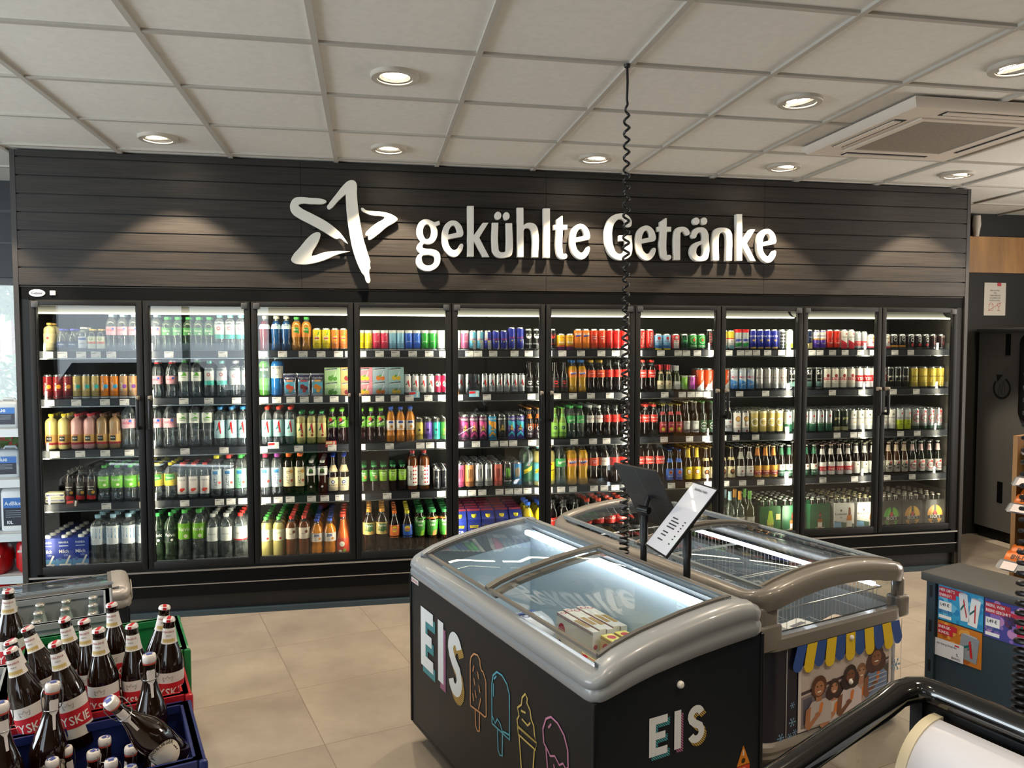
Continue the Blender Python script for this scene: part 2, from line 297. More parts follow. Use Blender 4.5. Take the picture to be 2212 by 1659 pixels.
# ---------------------------------------------------------------- outlines of the wall lettering (x, z on the wall; third value marks a corner)
LETTERS=[
('g',[[(2.336,2.4836),(2.3652,2.476),(2.3849,2.466,1),(2.4052,2.4724),(2.4148,2.4763,1),(2.419,2.459,1),(2.3927,2.446,1),(2.4032,2.4124),(2.3966,2.3698),(2.3777,2.3428),(2.3483,2.3326),(2.3201,2.3361,1),(2.3073,2.3189),(2.3125,2.3031),(2.3348,2.2978),(2.3774,2.295),(2.4121,2.2771),(2.4215,2.2427),(2.4116,2.1999),(2.382,2.1728),(2.3445,2.1615),(2.302,2.1714),(2.2756,2.1974),(2.2705,2.2238),(2.2813,2.2558),(2.3,2.2711,1),(2.2789,2.2902),(2.2754,2.3086),(2.2845,2.3274),(2.3021,2.3452,1),(2.2822,2.3722),(2.2756,2.4091),(2.2854,2.4515),(2.3067,2.4759)],[(2.369,2.4089),(2.366,2.3869),(2.3578,2.3692),(2.3459,2.3592),(2.3329,2.3589),(2.3213,2.3683),(2.3133,2.3856),(2.3105,2.4073),(2.3136,2.4292),(2.3218,2.4469),(2.3336,2.4569),(2.3466,2.4573),(2.3583,2.4479),(2.3663,2.4306)],[(2.3079,2.2564),(2.3292,2.2632),(2.3639,2.2628),(2.3852,2.2527),(2.3888,2.2288),(2.3742,2.2019),(2.3447,2.1918),(2.3182,2.2009),(2.3034,2.2271)]]),
('e',[[(2.5071,2.4816),(2.5447,2.4641),(2.5662,2.422),(2.5671,2.3953),(2.5606,2.3861,1),(2.4689,2.3662,1),(2.4741,2.3344),(2.4928,2.3029),(2.5116,2.2937),(2.5332,2.3038),(2.5495,2.3282),(2.5577,2.3353),(2.5658,2.3323),(2.5657,2.3152),(2.552,2.2828),(2.5222,2.2565),(2.4952,2.2576),(2.463,2.2809),(2.4418,2.323),(2.4356,2.3707),(2.4424,2.424),(2.464,2.4618)],[(2.507,2.455),(2.5258,2.4396),(2.5337,2.4052,1),(2.4701,2.3897,1),(2.48,2.4304)]]),
('k',[[(2.6009,2.576,1),(2.6367,2.5772,1),(2.636,2.3837,1),(2.6995,2.4727,1),(2.7296,2.4735,1),(2.6708,2.3792,1),(2.7345,2.2597,1),(2.6989,2.259,1),(2.6359,2.3666,1),(2.6356,2.2604,1),(2.5997,2.2597,1)]]),
('ü',[[(2.7608,2.4744,1),(2.7954,2.4754,1),(2.7962,2.323),(2.8033,2.2935),(2.8281,2.286),(2.8475,2.2945),(2.8514,2.3216),(2.8516,2.4738,1),(2.887,2.4747,1),(2.8879,2.2899),(2.8779,2.2681),(2.8557,2.26),(2.8281,2.2552),(2.7895,2.2609),(2.7648,2.2873),(2.7593,2.3195)],[(2.8153,2.5244),(2.8135,2.5145),(2.8084,2.5065),(2.8012,2.5019),(2.7931,2.5017),(2.7858,2.5058),(2.7808,2.5135),(2.779,2.5233),(2.7808,2.5331),(2.7859,2.5411),(2.7932,2.5457),(2.8012,2.5459),(2.8085,2.5418),(2.8135,2.5341)],[(2.8699,2.5228),(2.8681,2.5129),(2.863,2.5049),(2.8557,2.5003),(2.8476,2.5001),(2.8403,2.5042),(2.8353,2.5119),(2.8335,2.5217),(2.8353,2.5315),(2.8404,2.5395),(2.8477,2.5441),(2.8558,2.5444),(2.8631,2.5402),(2.8681,2.5325)]]),
('h',[[(2.9253,2.5757,1),(2.9614,2.5768,1),(2.9625,2.4568,1),(2.9781,2.4735),(3.0116,2.4815),(3.0452,2.4672),(3.0592,2.4296),(3.0593,2.2636,1),(3.0239,2.2629,1),(3.0217,2.4123),(3.0116,2.4446),(2.992,2.4522),(2.9725,2.4463),(2.9625,2.4325,1),(2.9624,2.2633,1),(2.9268,2.2626,1)]]),
('l',[[(3.1001,2.5758,1),(3.1383,2.577,1),(3.1387,2.2625,1),(3.1004,2.2617,1)]]),
('t',[[(3.2187,2.531,1),(3.2243,2.5312,1),(3.2245,2.4733,1),(3.2551,2.4741,1),(3.2552,2.4484,1),(3.2245,2.4476,1),(3.2248,2.3026),(3.2317,2.2835),(3.2488,2.2855),(3.2556,2.2758),(3.2488,2.2592),(3.2261,2.2544),(3.2005,2.2665),(3.1874,2.2963),(3.1871,2.4466,1),(3.1679,2.4461,1),(3.1678,2.4717,1),(3.187,2.4723,1),(3.187,2.5066,1)]]),
('e',[[(3.3484,2.4822),(3.3866,2.4646),(3.4087,2.4226),(3.4099,2.3959),(3.4033,2.3867,1),(3.3107,2.3669,1),(3.3162,2.335),(3.3354,2.3035),(3.3545,2.2943),(3.3763,2.3044),(3.3926,2.3287),(3.4008,2.3359),(3.409,2.3329),(3.4091,2.3157),(3.3955,2.2834),(3.3655,2.2571),(3.3383,2.2582),(3.3055,2.2815),(3.2837,2.3237),(3.277,2.3714),(3.2834,2.4247),(3.305,2.4624)],[(3.3485,2.4556),(3.3676,2.4401),(3.3759,2.4057,1),(3.3117,2.3903,1),(3.3214,2.431)]]),
('G',[[(3.6119,2.5589),(3.6586,2.5559),(3.694,2.5237),(3.6983,2.4961),(3.6913,2.4803),(3.6779,2.4777),(3.6649,2.4923),(3.653,2.517),(3.619,2.5282),(3.5859,2.5067),(3.5658,2.4592),(3.5632,2.4037),(3.5752,2.3375),(3.6017,2.2965),(3.6339,2.2944),(3.6543,2.3115),(3.66,2.3339),(3.6597,2.3856,1),(3.6187,2.3846,1),(3.6185,2.4151,1),(3.6994,2.4171,1),(3.7002,2.3013),(3.6868,2.2787),(3.6488,2.2601),(3.6078,2.2577),(3.5551,2.2872),(3.5287,2.3365),(3.5185,2.4026),(3.5251,2.4746),(3.5538,2.5307)]]),
('e',[[(3.8052,2.4851),(3.8441,2.4675),(3.8667,2.4252),(3.868,2.3985),(3.8614,2.3892,1),(3.7674,2.3693,1),(3.7732,2.3373),(3.7928,2.3056),(3.8122,2.2964),(3.8343,2.3065),(3.8508,2.331),(3.8591,2.3382),(3.8674,2.3351),(3.8676,2.318),(3.854,2.2855),(3.8236,2.2591),(3.7959,2.2602),(3.7626,2.2836),(3.7402,2.3259),(3.7332,2.3738),(3.7395,2.4273),(3.7612,2.4652)],[(3.8054,2.4584),(3.8249,2.4429),(3.8335,2.4083,1),(3.7684,2.3928,1),(3.778,2.4337)]]),
('t',[[(3.9392,2.5381,1),(3.9451,2.5383,1),(3.9456,2.4806,1),(3.9777,2.4815,1),(3.978,2.4559,1),(3.9459,2.4551,1),(3.9472,2.3107),(3.9545,2.2917),(3.9723,2.2937),(3.9796,2.284),(3.9726,2.2675),(3.9488,2.2627),(3.9219,2.2747),(3.908,2.3044),(3.9067,2.454,1),(3.8866,2.4535,1),(3.8864,2.479,1),(3.9065,2.4796,1),(3.9062,2.5138,1)]]),
('r',[[(4.0062,2.2655,1),(4.008,2.4485),(4.018,2.4713),(4.051,2.4834),(4.0872,2.4788),(4.1067,2.4596),(4.1087,2.4399),(4.0967,2.4328),(4.0846,2.4421),(4.0723,2.457),(4.0572,2.4583),(4.0453,2.4467),(4.0437,2.4269),(4.0441,2.2662,1)]]),
('ä',[[(4.1841,2.4831),(4.2237,2.4768),(4.2454,2.4434),(4.2488,2.4151),(4.2485,2.2901),(4.2353,2.27),(4.1927,2.2595),(4.15,2.2683),(4.1254,2.299),(4.122,2.33),(4.1368,2.3643),(4.17,2.3849),(4.2119,2.3961,1),(4.2109,2.4255),(4.1996,2.4507),(4.1813,2.4559),(4.1663,2.4414),(4.1544,2.4173),(4.1423,2.4136),(4.1313,2.4235),(4.1358,2.4547),(4.1568,2.4761)],[(4.2115,2.3773,1),(4.2105,2.3007),(4.1985,2.288),(4.1802,2.2876),(4.163,2.3026),(4.1602,2.3337),(4.1733,2.3595),(4.1914,2.3712)],[(4.1799,2.5282),(4.1781,2.5188),(4.1728,2.5112),(4.165,2.5068),(4.1564,2.5066),(4.1486,2.5105),(4.1431,2.5178),(4.1411,2.5271),(4.1429,2.5364),(4.1482,2.544),(4.1559,2.5484),(4.1646,2.5487),(4.1724,2.5447),(4.1779,2.5374)],[(4.2365,2.5298),(4.2347,2.5204),(4.2293,2.5128),(4.2216,2.5084),(4.2129,2.5082),(4.205,2.5121),(4.1995,2.5194),(4.1975,2.5287),(4.1993,2.5381),(4.2046,2.5457),(4.2124,2.5501),(4.2211,2.5503),(4.2289,2.5464),(4.2344,2.5391)]]),
('n',[[(4.2856,2.267,1),(4.287,2.4444),(4.3001,2.4732),(4.3491,2.4859),(4.3985,2.4758),(4.4174,2.4478),(4.4209,2.4193),(4.4199,2.2667,1),(4.3828,2.266,1),(4.3805,2.4354),(4.3711,2.4523),(4.3494,2.4603),(4.3342,2.4513),(4.3252,2.4341),(4.3255,2.2677,1)]]),
('k',[[(4.4558,2.58,1),(4.4917,2.5811,1),(4.4944,2.3905,1),(4.5566,2.4781,1),(4.5868,2.4789,1),(4.5295,2.3861,1),(4.5955,2.2684,1),(4.5598,2.2677,1),(4.4947,2.3737,1),(4.4962,2.2691,1),(4.4602,2.2684,1)]]),
('e',[[(4.6837,2.4863),(4.7234,2.4686),(4.7467,2.4263),(4.7483,2.3995),(4.7417,2.3902,1),(4.6463,2.3704,1),(4.6524,2.3384),(4.6726,2.3067),(4.6924,2.2974),(4.7148,2.3075),(4.7314,2.332),(4.7397,2.3392),(4.7482,2.3362),(4.7485,2.319),(4.7349,2.2865),(4.7043,2.2601),(4.6761,2.2612),(4.642,2.2846),(4.6189,2.327),(4.6114,2.3749),(4.6173,2.4285),(4.6391,2.4664)],[(4.6841,2.4595),(4.7041,2.444),(4.7131,2.4094,1),(4.647,2.3939,1),(4.6565,2.4348)]]),
]
EMBLEM=[
[(1.8736,2.7141),(1.892,2.7094),(1.9021,2.6912),(1.9028,2.6415),(1.9069,2.5712),(1.9183,2.476),(1.9377,2.364),(1.9616,2.281),(1.9817,2.2145,1),(1.9794,2.1976),(1.9833,2.1725,1),(1.9749,2.1598),(1.9758,2.1263),(1.9796,2.0885),(1.972,2.08),(1.9597,2.0861),(1.9456,2.1258),(1.9312,2.1423,1),(1.903,2.2046),(1.8752,2.2958),(1.8558,2.4036),(1.8446,2.4946),(1.8394,2.5772),(1.838,2.633,1),(1.7967,2.5944),(1.7431,2.5369),(1.7329,2.5333),(1.7238,2.5446),(1.7312,2.5592),(1.7767,2.6206),(1.8304,2.6885),(1.8531,2.708)],
[(1.5546,2.5985),(1.6147,2.5965),(1.7033,2.5892),(1.7173,2.5794),(1.7091,2.5696),(1.6343,2.5623),(1.5621,2.5607),(1.5491,2.5513),(1.5577,2.5393),(1.6335,2.4985),(1.7178,2.4536),(1.7862,2.3997),(1.8265,2.3509),(1.8418,2.3263,1),(1.8304,2.3323),(1.802,2.3544),(1.7734,2.3517),(1.7572,2.3595),(1.6927,2.3993),(1.6126,2.4424),(1.5449,2.4774),(1.5133,2.5031),(1.5026,2.5334),(1.5082,2.5663),(1.5285,2.5915)],
[(1.6643,2.387),(1.6763,2.3823),(1.6769,2.3658),(1.6593,2.3199),(1.6241,2.2531),(1.626,2.2407),(1.6422,2.2431),(1.6991,2.2629),(1.7725,2.2736),(1.8453,2.2731,1),(1.7804,2.2543),(1.6985,2.2173),(1.6213,2.1951),(1.5608,2.1899),(1.5168,2.1994),(1.505,2.2136),(1.5093,2.2322),(1.5542,2.2887),(1.6237,2.3686),(1.644,2.3815)],
[(1.9334,2.545),(1.9601,2.5313),(2.0138,2.5267),(2.0636,2.5241),(2.1135,2.511),(2.1427,2.4951),(2.153,2.4828),(2.1425,2.4699),(2.0878,2.4349),(2.0332,2.3873),(1.9789,2.3504),(1.9727,2.3524,1),(1.9721,2.3774,1),(1.9585,2.3771),(1.9565,2.3854),(1.9754,2.4109),(2.0339,2.4585),(2.0716,2.4825),(2.0758,2.4931),(2.0634,2.4999),(2.0053,2.5035),(1.9599,2.5168),(1.9313,2.5387)],
]
# ---------------------------------------------------------------- drink designs and where they stand (level, design, rows behind, x of each front item)
import math
D={}
WH='#f2f0ea'; BK='#0c0c0d'; RD='#d01a1f'; YE='#f2d21c'; GN='#2f9a3a'; BL='#2255c0'; GO='#c9a24a'; SI='#c9cbcd'
def can(key,desc,h,r,base,*deco,cat='drink can',lid=SI): D[key]=dict(k='can',desc=desc,h=h,r=r,base=base,deco=deco,cat=cat,name='beer_can' if cat=='beer can' else 'drink_can',lid=lid)
def pet(key,desc,h,r,prof,body,cap,label,*deco,cat='water bottle',fill=.86,neck=None,name=None,capk='screw'):
    D[key]=dict(k='bot',desc=desc,h=h,r=r,prof=prof,body=body,cap=cap,label=label,deco=deco,cat=cat,fill=fill,neck=neck,name=name or cat.replace(' ','_'),capk=capk)
def box(key,desc,h,w,d,base,*deco,cat='carton',name='drink_carton',k='carton',cap=None,**kw): D[key]=dict(k=k,desc=desc,h=h,w=w,d=d,r=w/2,base=base,deco=deco,cat=cat,name=name,cap=cap,**kw)
def T(s,z,size,col,x=0,rot=0,b=1): return ('T',s,x,z,size,col,rot,b)
def B(z0,z1,col): return ('B',z0,z1,col)
def DI(x,z,r,col): return ('D',x,z,r,col)
def RG(x,z,r,w,col): return ('R',x,z,r,w,col)
def ST(x,z,r,col): return ('S',x,z,r,col)
def Q(col,*p): return ('Q',p,col)
# ---- cans
H5,R5=.163,.0325
HS,RS=.1445,.029
HR,RR=.1325,.0265
H3,R3=.113,.033
for k,c,c2,d in (('red','#8e1c20','#f0a030','dark red'),('gold','#c6ab62','#39b7b0','sand gold'),('orange','#ee8a22','#3aa7d8','orange'),('brown','#c79a6a','#7a3a9a','light brown')):
    can('coffee_'+k,d+' iced coffee can',.146,.0295,c,DI(.012,.5,.013,c2),T('NESCAFÉ',.5,.011,WH,-.006,90),B(.0,.06,WH if k!='red' else c))
can('icetea_yellow','yellow lemon iced tea can',HS,RS,'#f4dc1e',DI(0,.55,.016,'#f6ee8a'),Q(RD,(-.015,.51),(.015,.51),(.015,.6),(-.015,.6)),T('Lipton',.555,.008,WH),Q(GN,(.002,.68),(.012,.86),(.016,.9),(.01,.7)),T('Zitrone',.3,.006,'#a06a10',.003))
can('icetea_orange','orange peach iced tea can',HS,RS,'#f0883a',DI(0,.55,.016,'#f4d040'),Q(RD,(-.015,.51),(.015,.51),(.015,.6),(-.015,.6)),T('Lipton',.555,.008,WH),Q(GN,(.002,.68),(.012,.86),(.016,.9),(.01,.7)),T('Pfirsich',.3,.006,'#f7e0b0',.003))
for k,c,d in (('yellow','#f0d818','yellow'),('pink','#f03a62','coral pink'),('ice','#8cc8e8','pale blue'),('blue','#2a66d8','bright blue'),('green','#2ea83a','bright green'),('white','#e8e6e2','white'),('mauve','#d46a96','mauve pink')):
    can('en_'+k,d+' slim energy drink can',HR,RR,c,B(.86,1,'#dfe2e4'),Q('#dfe2e4',(-.02,.86),(-.02,.84),(.004,.7),(.02,.86)),Q('#dfe2e4',(-.01,.86),(-.008,.8),(.012,.74),(.018,.86)),T('EDITION',.42,.0055,WH if k not in('white','ice') else '#8a8a90'),B(0,.05,'#dfe2e4'))
def rb(k,d,h,a,b):
    can(k,d,h,RR,a,Q(b,(-.026,.5),(-.002,.5),(-.002,.97),(-.026,.97)),Q(b,(-.002,.04),(.024,.04),(.024,.5),(-.002,.5)),Q('#c0c4ca',(.0,.03),(.026,.03),(.026,.48),(.014,.48)),T('Red Bull',.53,.0095,RD),DI(0,.43,.005,YE))
rb('en_light','light blue and silver energy can',HR,'#5fb6d8','#c8ced4')
rb('en_zero','blue energy can, silver upper panel',HR,'#2a36a8','#c8ced4')
rb('en_classic','dark blue and silver energy can',HR,'#2030a0','#2634b0')
rb('en_tall','taller dark blue energy can',.154,'#2030a0','#2634b0')
for k,c,d in (('white','#f2f2f0','black cola can with white faces'),('red','#e0302a','black cola can with red faces')):
    can('face_'+k,d,HS,RS,BK,DI(0,.68,.02,c),DI(-.007,.66,.009,BK),DI(.008,.66,.009,BK),DI(-.007,.64,.006,c),DI(.008,.64,.006,c),DI(0,.8,.012,BK),T('fritz-kola',.27,.0115,c))
can('mix_can','short yellow cola-orange can',.112,.032,'#f0b41e',B(0,.2,'#5a2360'),Q('#e85a20',(-.03,.2),(.03,.2),(.03,.34),(-.03,.26)),T('PAULANER',.74,.007,'#6a3a10'),T('Spezi',.42,.016,WH))
can('orange_can','tall orange soda can',HS,RS,'#f2851c',Q('#2b3aa8',(-.024,.62),(.024,.66),(.022,.72),(-.02,.7)),T('FANTA',.7,.0155,WH))
can('mezzo_can','tall red and orange mix can',HS,RS,'#e2401e',Q('#f0982a',(-.02,.9),(.01,.96),(.024,.75),(.014,.7)),Q('#f0982a',(-.02,.2),(.0,.14),(.022,.4),(.01,.4)),DI(0,.58,.018,'#c8281c'),T('mezzo',.62,.009,WH),T('mix',.52,.011,WH))
can('zero_can','tall red cola can, black script',HS,RS,'#d8241e',T('Coca-Cola',.5,.017,BK,0,90))
can('cola_can','tall red cola can, white script',HS,RS,'#d8241e',T('Coca-Cola',.5,.018,WH,0,90))
S1=lambda s=1,z=.5:(Q('#1d6a62',(-.012*s,z-.02),(-.002*s,z+.1),(.0,z+.07),(-.008*s,z-.03)),Q('#1d6a62',(-.013*s,z-.06),(-.001*s,z-.02),(-.001*s,z+.02),(-.014*s,z-.02)),Q(RD,(-.004*s,z+.12),(.005*s,z+.2),(.011*s,z-.12),(.006*s,z-.14)))
can('star_white','white energy can, green-red star mark',HR,RR,'#e4e3df',*S1(1.2,.52),T('star',.22,.006,'#1d6a62'))
can('star_silver','silver energy can with star mark',HR,RR,'#cfd1d2',*S1(1.2,.52),T('star',.22,.006,'#1d6a62'))
can('star_pink','crimson energy can, white star badge',HR,RR,'#cf1f4e',DI(0,.52,.019,WH),*S1(1.2,.52))
for k,c,c2,d in (('gold','#c8b24a','#2a2a20','dull gold'),('violet','#6a4aa8','#1a1030','violet'),('teal','#2aa59a','#0c2a2a','teal'),('green','#4a9a40','#e08a2a','green and amber')):
    can('rock_'+k,d+' slim can, star emblem',.153,.0275,c,B(.85,1,'#30302c'),T('ROCKSTAR',.8,.0095,BK),ST(0,.5,.013,c2),T('ENERGY',.28,.006,c2))
for k,c,c2,d in (('pink','#5a1f4a','#d0408a','plum and pink'),('blue','#2f9fd0','#f0a020','sky blue and orange'),('black','#1a1a1a','#3a3a3a','black and gold'),('purple','#3a2a90','#30b0c8','indigo and turquoise')):
    can('rock_'+k,d+' tall can, gold star',.168,R5,c,Q(c2,(-.03,.62),(.03,.4),(.03,.7),(-.03,.78)),T('ROCKSTAR',.8,.0125,WH),ST(0,.46,.028,'#d8b048'),Q(c2,(-.024,.1),(0,.24),(.0,.34),(-.024,.2)),Q(c2,(0,.24),(.024,.1),(.024,.2),(.0,.34)),T('PUNCH',.45,.007,BK),B(0,.05,c),lid='#d8c890' if k=='black' else SI)
for k,c,m,d in (('pink','#e0608a','#4a1a38','pink'),('orange','#d89058','#5a3a20','copper orange'),('white','#d9dadb','#5a5c60','silver white'),('red','#d86a5c','#7a2a28','salmon red'),('green','#101210','#7ad02a','black'),('mango','#2a86c0','#d0a04a','blue')):
    can('claw_'+k,d+' tall can with claw mark',.168,R5,c,Q(m,(-.014,.76),(-.008,.78),(-.006,.44),(-.012,.34)),Q(m,(-.003,.78),(.004,.78),(.003,.46),(.0,.3)),Q(m,(.009,.78),(.015,.76),(.013,.4),(.008,.46)),T('MONSTER',.22,.011,WH if k=='green' else m),T('ENERGY',.12,.006,m))
can('heart_blue','short sky blue beer can with heart',H3,R3,'#7fb4dc',Q('#2a6ab0',(-.03,.08),(.03,.08),(.03,.24),(-.03,.3)),DI(0,.72,.011,'#b02028'),T('ASTRA',.48,.011,'#8a1a20'),Q(YE,(-.03,.0),(.03,.0),(.03,.07),(-.03,.1)),cat='beer can')
can('heart_red','short red beer can with heart',H3,R3,'#d03038',Q(WH,(-.02,.1),(.02,.1),(.02,.6),(-.02,.6)),DI(0,.75,.011,WH),T('ASTRA',.48,.011,'#8a1a20'),cat='beer can')
can('lager_dark','short dark green lager can',H3,R3,'#123a28',RG(0,.58,.019,.003,'#3aa060'),Q('#3aa060',(-.018,.5),(.018,.5),(.018,.62),(-.018,.62)),cat='beer can')
can('lager_star','short green lager can, red star',H3,R3,'#2f9a3a',ST(0,.62,.016,'#d0241c'),RG(0,.6,.024,.0025,'#d8e4d8'),T('Heineken',.2,.0125,WH),cat='beer can')
can('dots_can','black slim can with red dots',HS,RS,'#141210',*[DI(x,.25+.13*i,.0042,RD) for i in range(5) for x in(-.004,.008)],T('natural',.5,.008,WH,.02,90))
can('ice_can','white can with yellow upper half',.138,RS,'#e6e6e0',B(.6,.95,'#d8c83a'),B(.55,.6,RD),T('ICE',.42,.011,'#c03040'),Q('#7ab8c8',(-.02,.05),(.02,.05),(.02,.2),(-.02,.24)))
can('mix_red','tall red, green and grey can',.146,RS,'#b8bcc0',B(.84,1,RD),Q('#2fa050',(-.02,.5),(.0,.84),(.02,.84),(.02,.6)),Q('#3a4ab0',(-.024,.4),(.024,.44),(.024,.52),(-.024,.52)),Q('#2fa050',(-.024,.14),(.024,.2),(.024,.36),(-.024,.32)))
can('vodka_can','tall royal blue vodka mix can',.146,RS,'#2a35a8',T('GORBATSCHOW',.62,.0145,WH),Q(GO,(-.01,.42),(.01,.42),(.012,.5),(-.012,.5)),Q(GO,(-.022,.06),(.022,.06),(.022,.14),(-.022,.12)))
can('checker_can','tall silver and black checked can',.146,RS,'#b8babc',*[Q('#2a2a2c',(-.02+.012*(i%4),.12+.16*(i//4)),(-.012+.012*(i%4),.12+.16*(i//4)),(-.012+.012*(i%4),.22+.16*(i//4)),(-.02+.012*(i%4),.22+.16*(i//4))) for i in range(20)])
can('lime_white','tall white can with lime base',.146,RS,'#dcdedc',B(.1,.3,'#b8d030'),Q('#9a9aa0',(-.008,.34),(.008,.34),(.008,.8),(-.008,.8)))
can('cup_green','lime green tall cup',.108,.025,'#86c43a',T('Berry',.7,.008,WH,0,80),B(.95,1,'#d8e8c0'))
can('cup_pink','magenta tall cup',.108,.025,'#c850b8',T('Cherry',.7,.008,WH,0,80),B(.95,1,'#e8c0e0'))
can('cola_mix','tall orange-red and white mix can',.158,R5,'#d8501e',Q(WH,(-.03,.06),(.03,.06),(.03,.5),(-.03,.12)),T('CUBATA',.68,.012,WH,.006,84),B(0,.06,WH))
can('mixx_can','tall blue and silver mix can',.160,R5,'#c2cdd6',Q('#2a86d0',(-.034,.06),(.034,.06),(.034,.34),(-.034,.5)),T('MiXX',.54,.017,'#c0304a'),T('APPLE',.26,.01,WH,0,8),Q('#2a86d0',(-.03,.8),(-.02,.86),(.01,.6),(.004,.6)))
can('script_can','tall silver beer can, script circle',.160,R5,'#c6c4be',RG(0,.55,.024,.0018,'#b04048'),T('Bitburger',.52,.011,'#3a3438'),cat='beer can')
can('five_can','tall black beer can, white numerals',.160,R5,'#0e0e10',T('5,0',.7,.03,WH),Q('#5a7a74',(-.028,.14),(.028,.14),(.028,.36),(-.028,.36)),T('ORIGINAL',.46,.007,WH),cat='beer can')
can('wheat_can','tall white wheat beer can, round seal',.163,R5,'#e8e4dc',DI(0,.66,.02,'#7a1a20'),DI(0,.66,.016,'#d8b060'),DI(.004,.12,.009,'#7a2028'),T('Radler',.36,.008,RD),cat='beer can')
can('gold_can','tall pale gold beer can, white ring',.163,R5,'#d2bc6a',RG(0,.5,.026,.007,WH),T('Export',.5,.009,'#4a4030'),B(.9,1,'#e8e0b8'),cat='beer can')
can('knight_can','tall silver beer can, green base',.163,R5,'#c8ccce',B(.04,.45,'#1f5a40'),T('HOLSTEN',.38,.0135,WH),DI(0,.72,.008,'#c03030'),cat='beer can')
can('forest_can','tall dark green beer can, pale base',.163,R5,'#1c2a1c',B(.04,.22,'#b8b48a'),T('JEVER',.55,.0155,'#d8cc8a'),cat='beer can')
can('white_can','tall white beer can, small crest',.163,R5,'#e0ddd4',DI(0,.74,.008,'#6a6a58'),T('Krombacher',.56,.0115,'#5a5850'),Q(GO,(-.006,.38),(.012,.38),(.012,.42),(-.006,.42)),cat='beer can')
can('lemon_can','tall silver beer can, lime green base',.163,R5,'#c0c4c4',B(.04,.48,'#c0d020'),T("BECK'S",.52,.013,'#2a2a2a'),T('GREEN',.36,.009,'#3a7a20'),T('LEMON',.26,.009,'#3a7a20'),DI(.008,.78,.008,RD),cat='beer can')
can('key_can','tall silver beer can, red ring',.163,R5,'#c4c8c8',B(.03,.18,'#1f4a30'),RG(0,.55,.026,.005,'#d03038'),Q('#2a2a2a',(-.028,.47),(.028,.47),(.028,.57),(-.028,.57)),T("BECK'S",.495,.012,WH),DI(.004,.84,.009,RD),cat='beer can')
can('navy_can','tall navy can with pale gold base',.146,RS,'#1a2440',Q('#d8c88a',(-.026,.04),(.026,.04),(.026,.36),(-.026,.3)),T('Cocktail',.6,.007,WH,.006),lid='#d8d870')
can('violet_can','tall violet and white tonic can',.143,RS,'#5a3ab0',B(.56,.9,WH),B(.5,.56,'#e8a030'),T('MOOON',.66,.011,'#7050b0'),T('LIGHT',.28,.007,WH))
can('flame_can','tall red can with black flames',.146,RS,'#e0301e',Q(BK,(-.02,.7),(.0,.9),(.012,.8),(.02,.56)),Q(BK,(.01,.5),(.026,.7),(.026,.9),(.016,.8)),T('ROSE',.5,.011,BK),T('COLA',.3,.01,WH),B(.0,.1,BK))
can('rum_can','tall white can with red wedge',.147,RS,'#ecebe6',Q('#d8283a',(-.028,.04),(.028,.04),(.028,.28),(-.028,.48)),DI(.01,.78,.008,'#c02030'),T('BACARDI',.6,.008,'#5a4a4a'))
can('seltzer_can','slim grey can with red band',.134,.0255,'#c4c8ce',B(.2,.46,'#e04848'),T('HARD',.56,.008,'#7a7a84'),T('SELTZER',.33,.007,WH))
can('bourbon_white','short white bourbon mix can',H3,R3-.003,'#e8e6e0',Q(GO,(.006,.5),(.016,.55),(.014,.9),(.004,.86)),T('JIM BEAM',.7,.009,'#5a4a40'),B(.1,.2,'#c83040'),DI(.006,.46,.007,'#c83040'))
can('bourbon_black','short black bourbon can, amber band',H3,R3-.002,'#18140f',RG(0,.66,.012,.003,WH),T('JACK',.8,.011,WH),B(.16,.28,'#e09a30'))
can('whiskey_can','short black whiskey cola can',H3,R3-.003,'#121012',T('JACK',.8,.011,WH),RG(0,.62,.012,.003,WH),DI(0,.3,.011,'#d03030'))
can('dark_can','short dark red whiskey can',H3,R3-.003,'#2a1214',T('JACK',.8,.01,'#b8a8a0'),DI(0,.4,.01,'#7a2a28'))
can('heart_can','tall cream beer can, red heart',.160,R5,'#e4dfcf',DI(0,.62,.013,'#9a1f28'),Q('#c83038',(-.032,.42),(.032,.42),(.032,.54),(-.032,.54)),T('ASTRA',.445,.014,WH),T('URTYP',.34,.007,'#5a4a3a'),cat='beer can')
can('red_can','tall white beer can, red lettered band',.163,R5,'#d9d7d4',B(.34,.62,'#d8252c'),T('TYSKIE',.4,.024,WH),cat='beer can')
can('hop_black','tall black beer can, script name',.160,R5,'#161414',T('Carlsberg',.52,.0155,'#d8d6c8'),T('ELEPHANT',.34,.006,'#b0a060'),cat='beer can')
can('hop_gold','tall gold beer can, script name',.160,R5,'#d4bc4a',T('Carlsberg',.52,.0155,'#2a2a20'),T('ELEPHANT',.34,.006,'#5a5020'),cat='beer can')
# ---- clear and coloured bottles
CL='clear'
pet('water_pink','clear water bottle with pink label',.228,.0345,'wave',CL,'#bcd4ee',(.43,.66,'#e6b4bf'),T('evian',.54,.017,'#d63a55'),DI(.016,.6,.007,'#3a66c8'),fill=1)
pet('water_green','clear water bottle with green label',.212,.0325,'wave','palegreen','#4ec060',(.46,.68,'#4f9a50'),T('Volvic',.56,.014,WH),DI(.01,.5,.006,WH),fill=1)
pet('water_teal','square water bottle with teal-white label',.228,.034,'round',CL,'#7fd8cc',(.33,.8,'#dfe3e2'),B(.33,.45,'#3fb8ac'),*[DI(.009*math.cos(i*.785),.62+.04*math.sin(i*.785),.003,RD) for i in range(8)],T('GEROLSTEINER',.73,.0062,'#48626a'),fill=1)
pet('water_grey','square water bottle with grey-white label',.228,.034,'round',CL,'#d8dcd6',(.33,.8,'#d8dbd9'),*[DI(.009*math.cos(i*.785),.58+.04*math.sin(i*.785),.003,RD) for i in range(8)],T('GEROLSTEINER',.73,.0062,'#48626a'),fill=1)
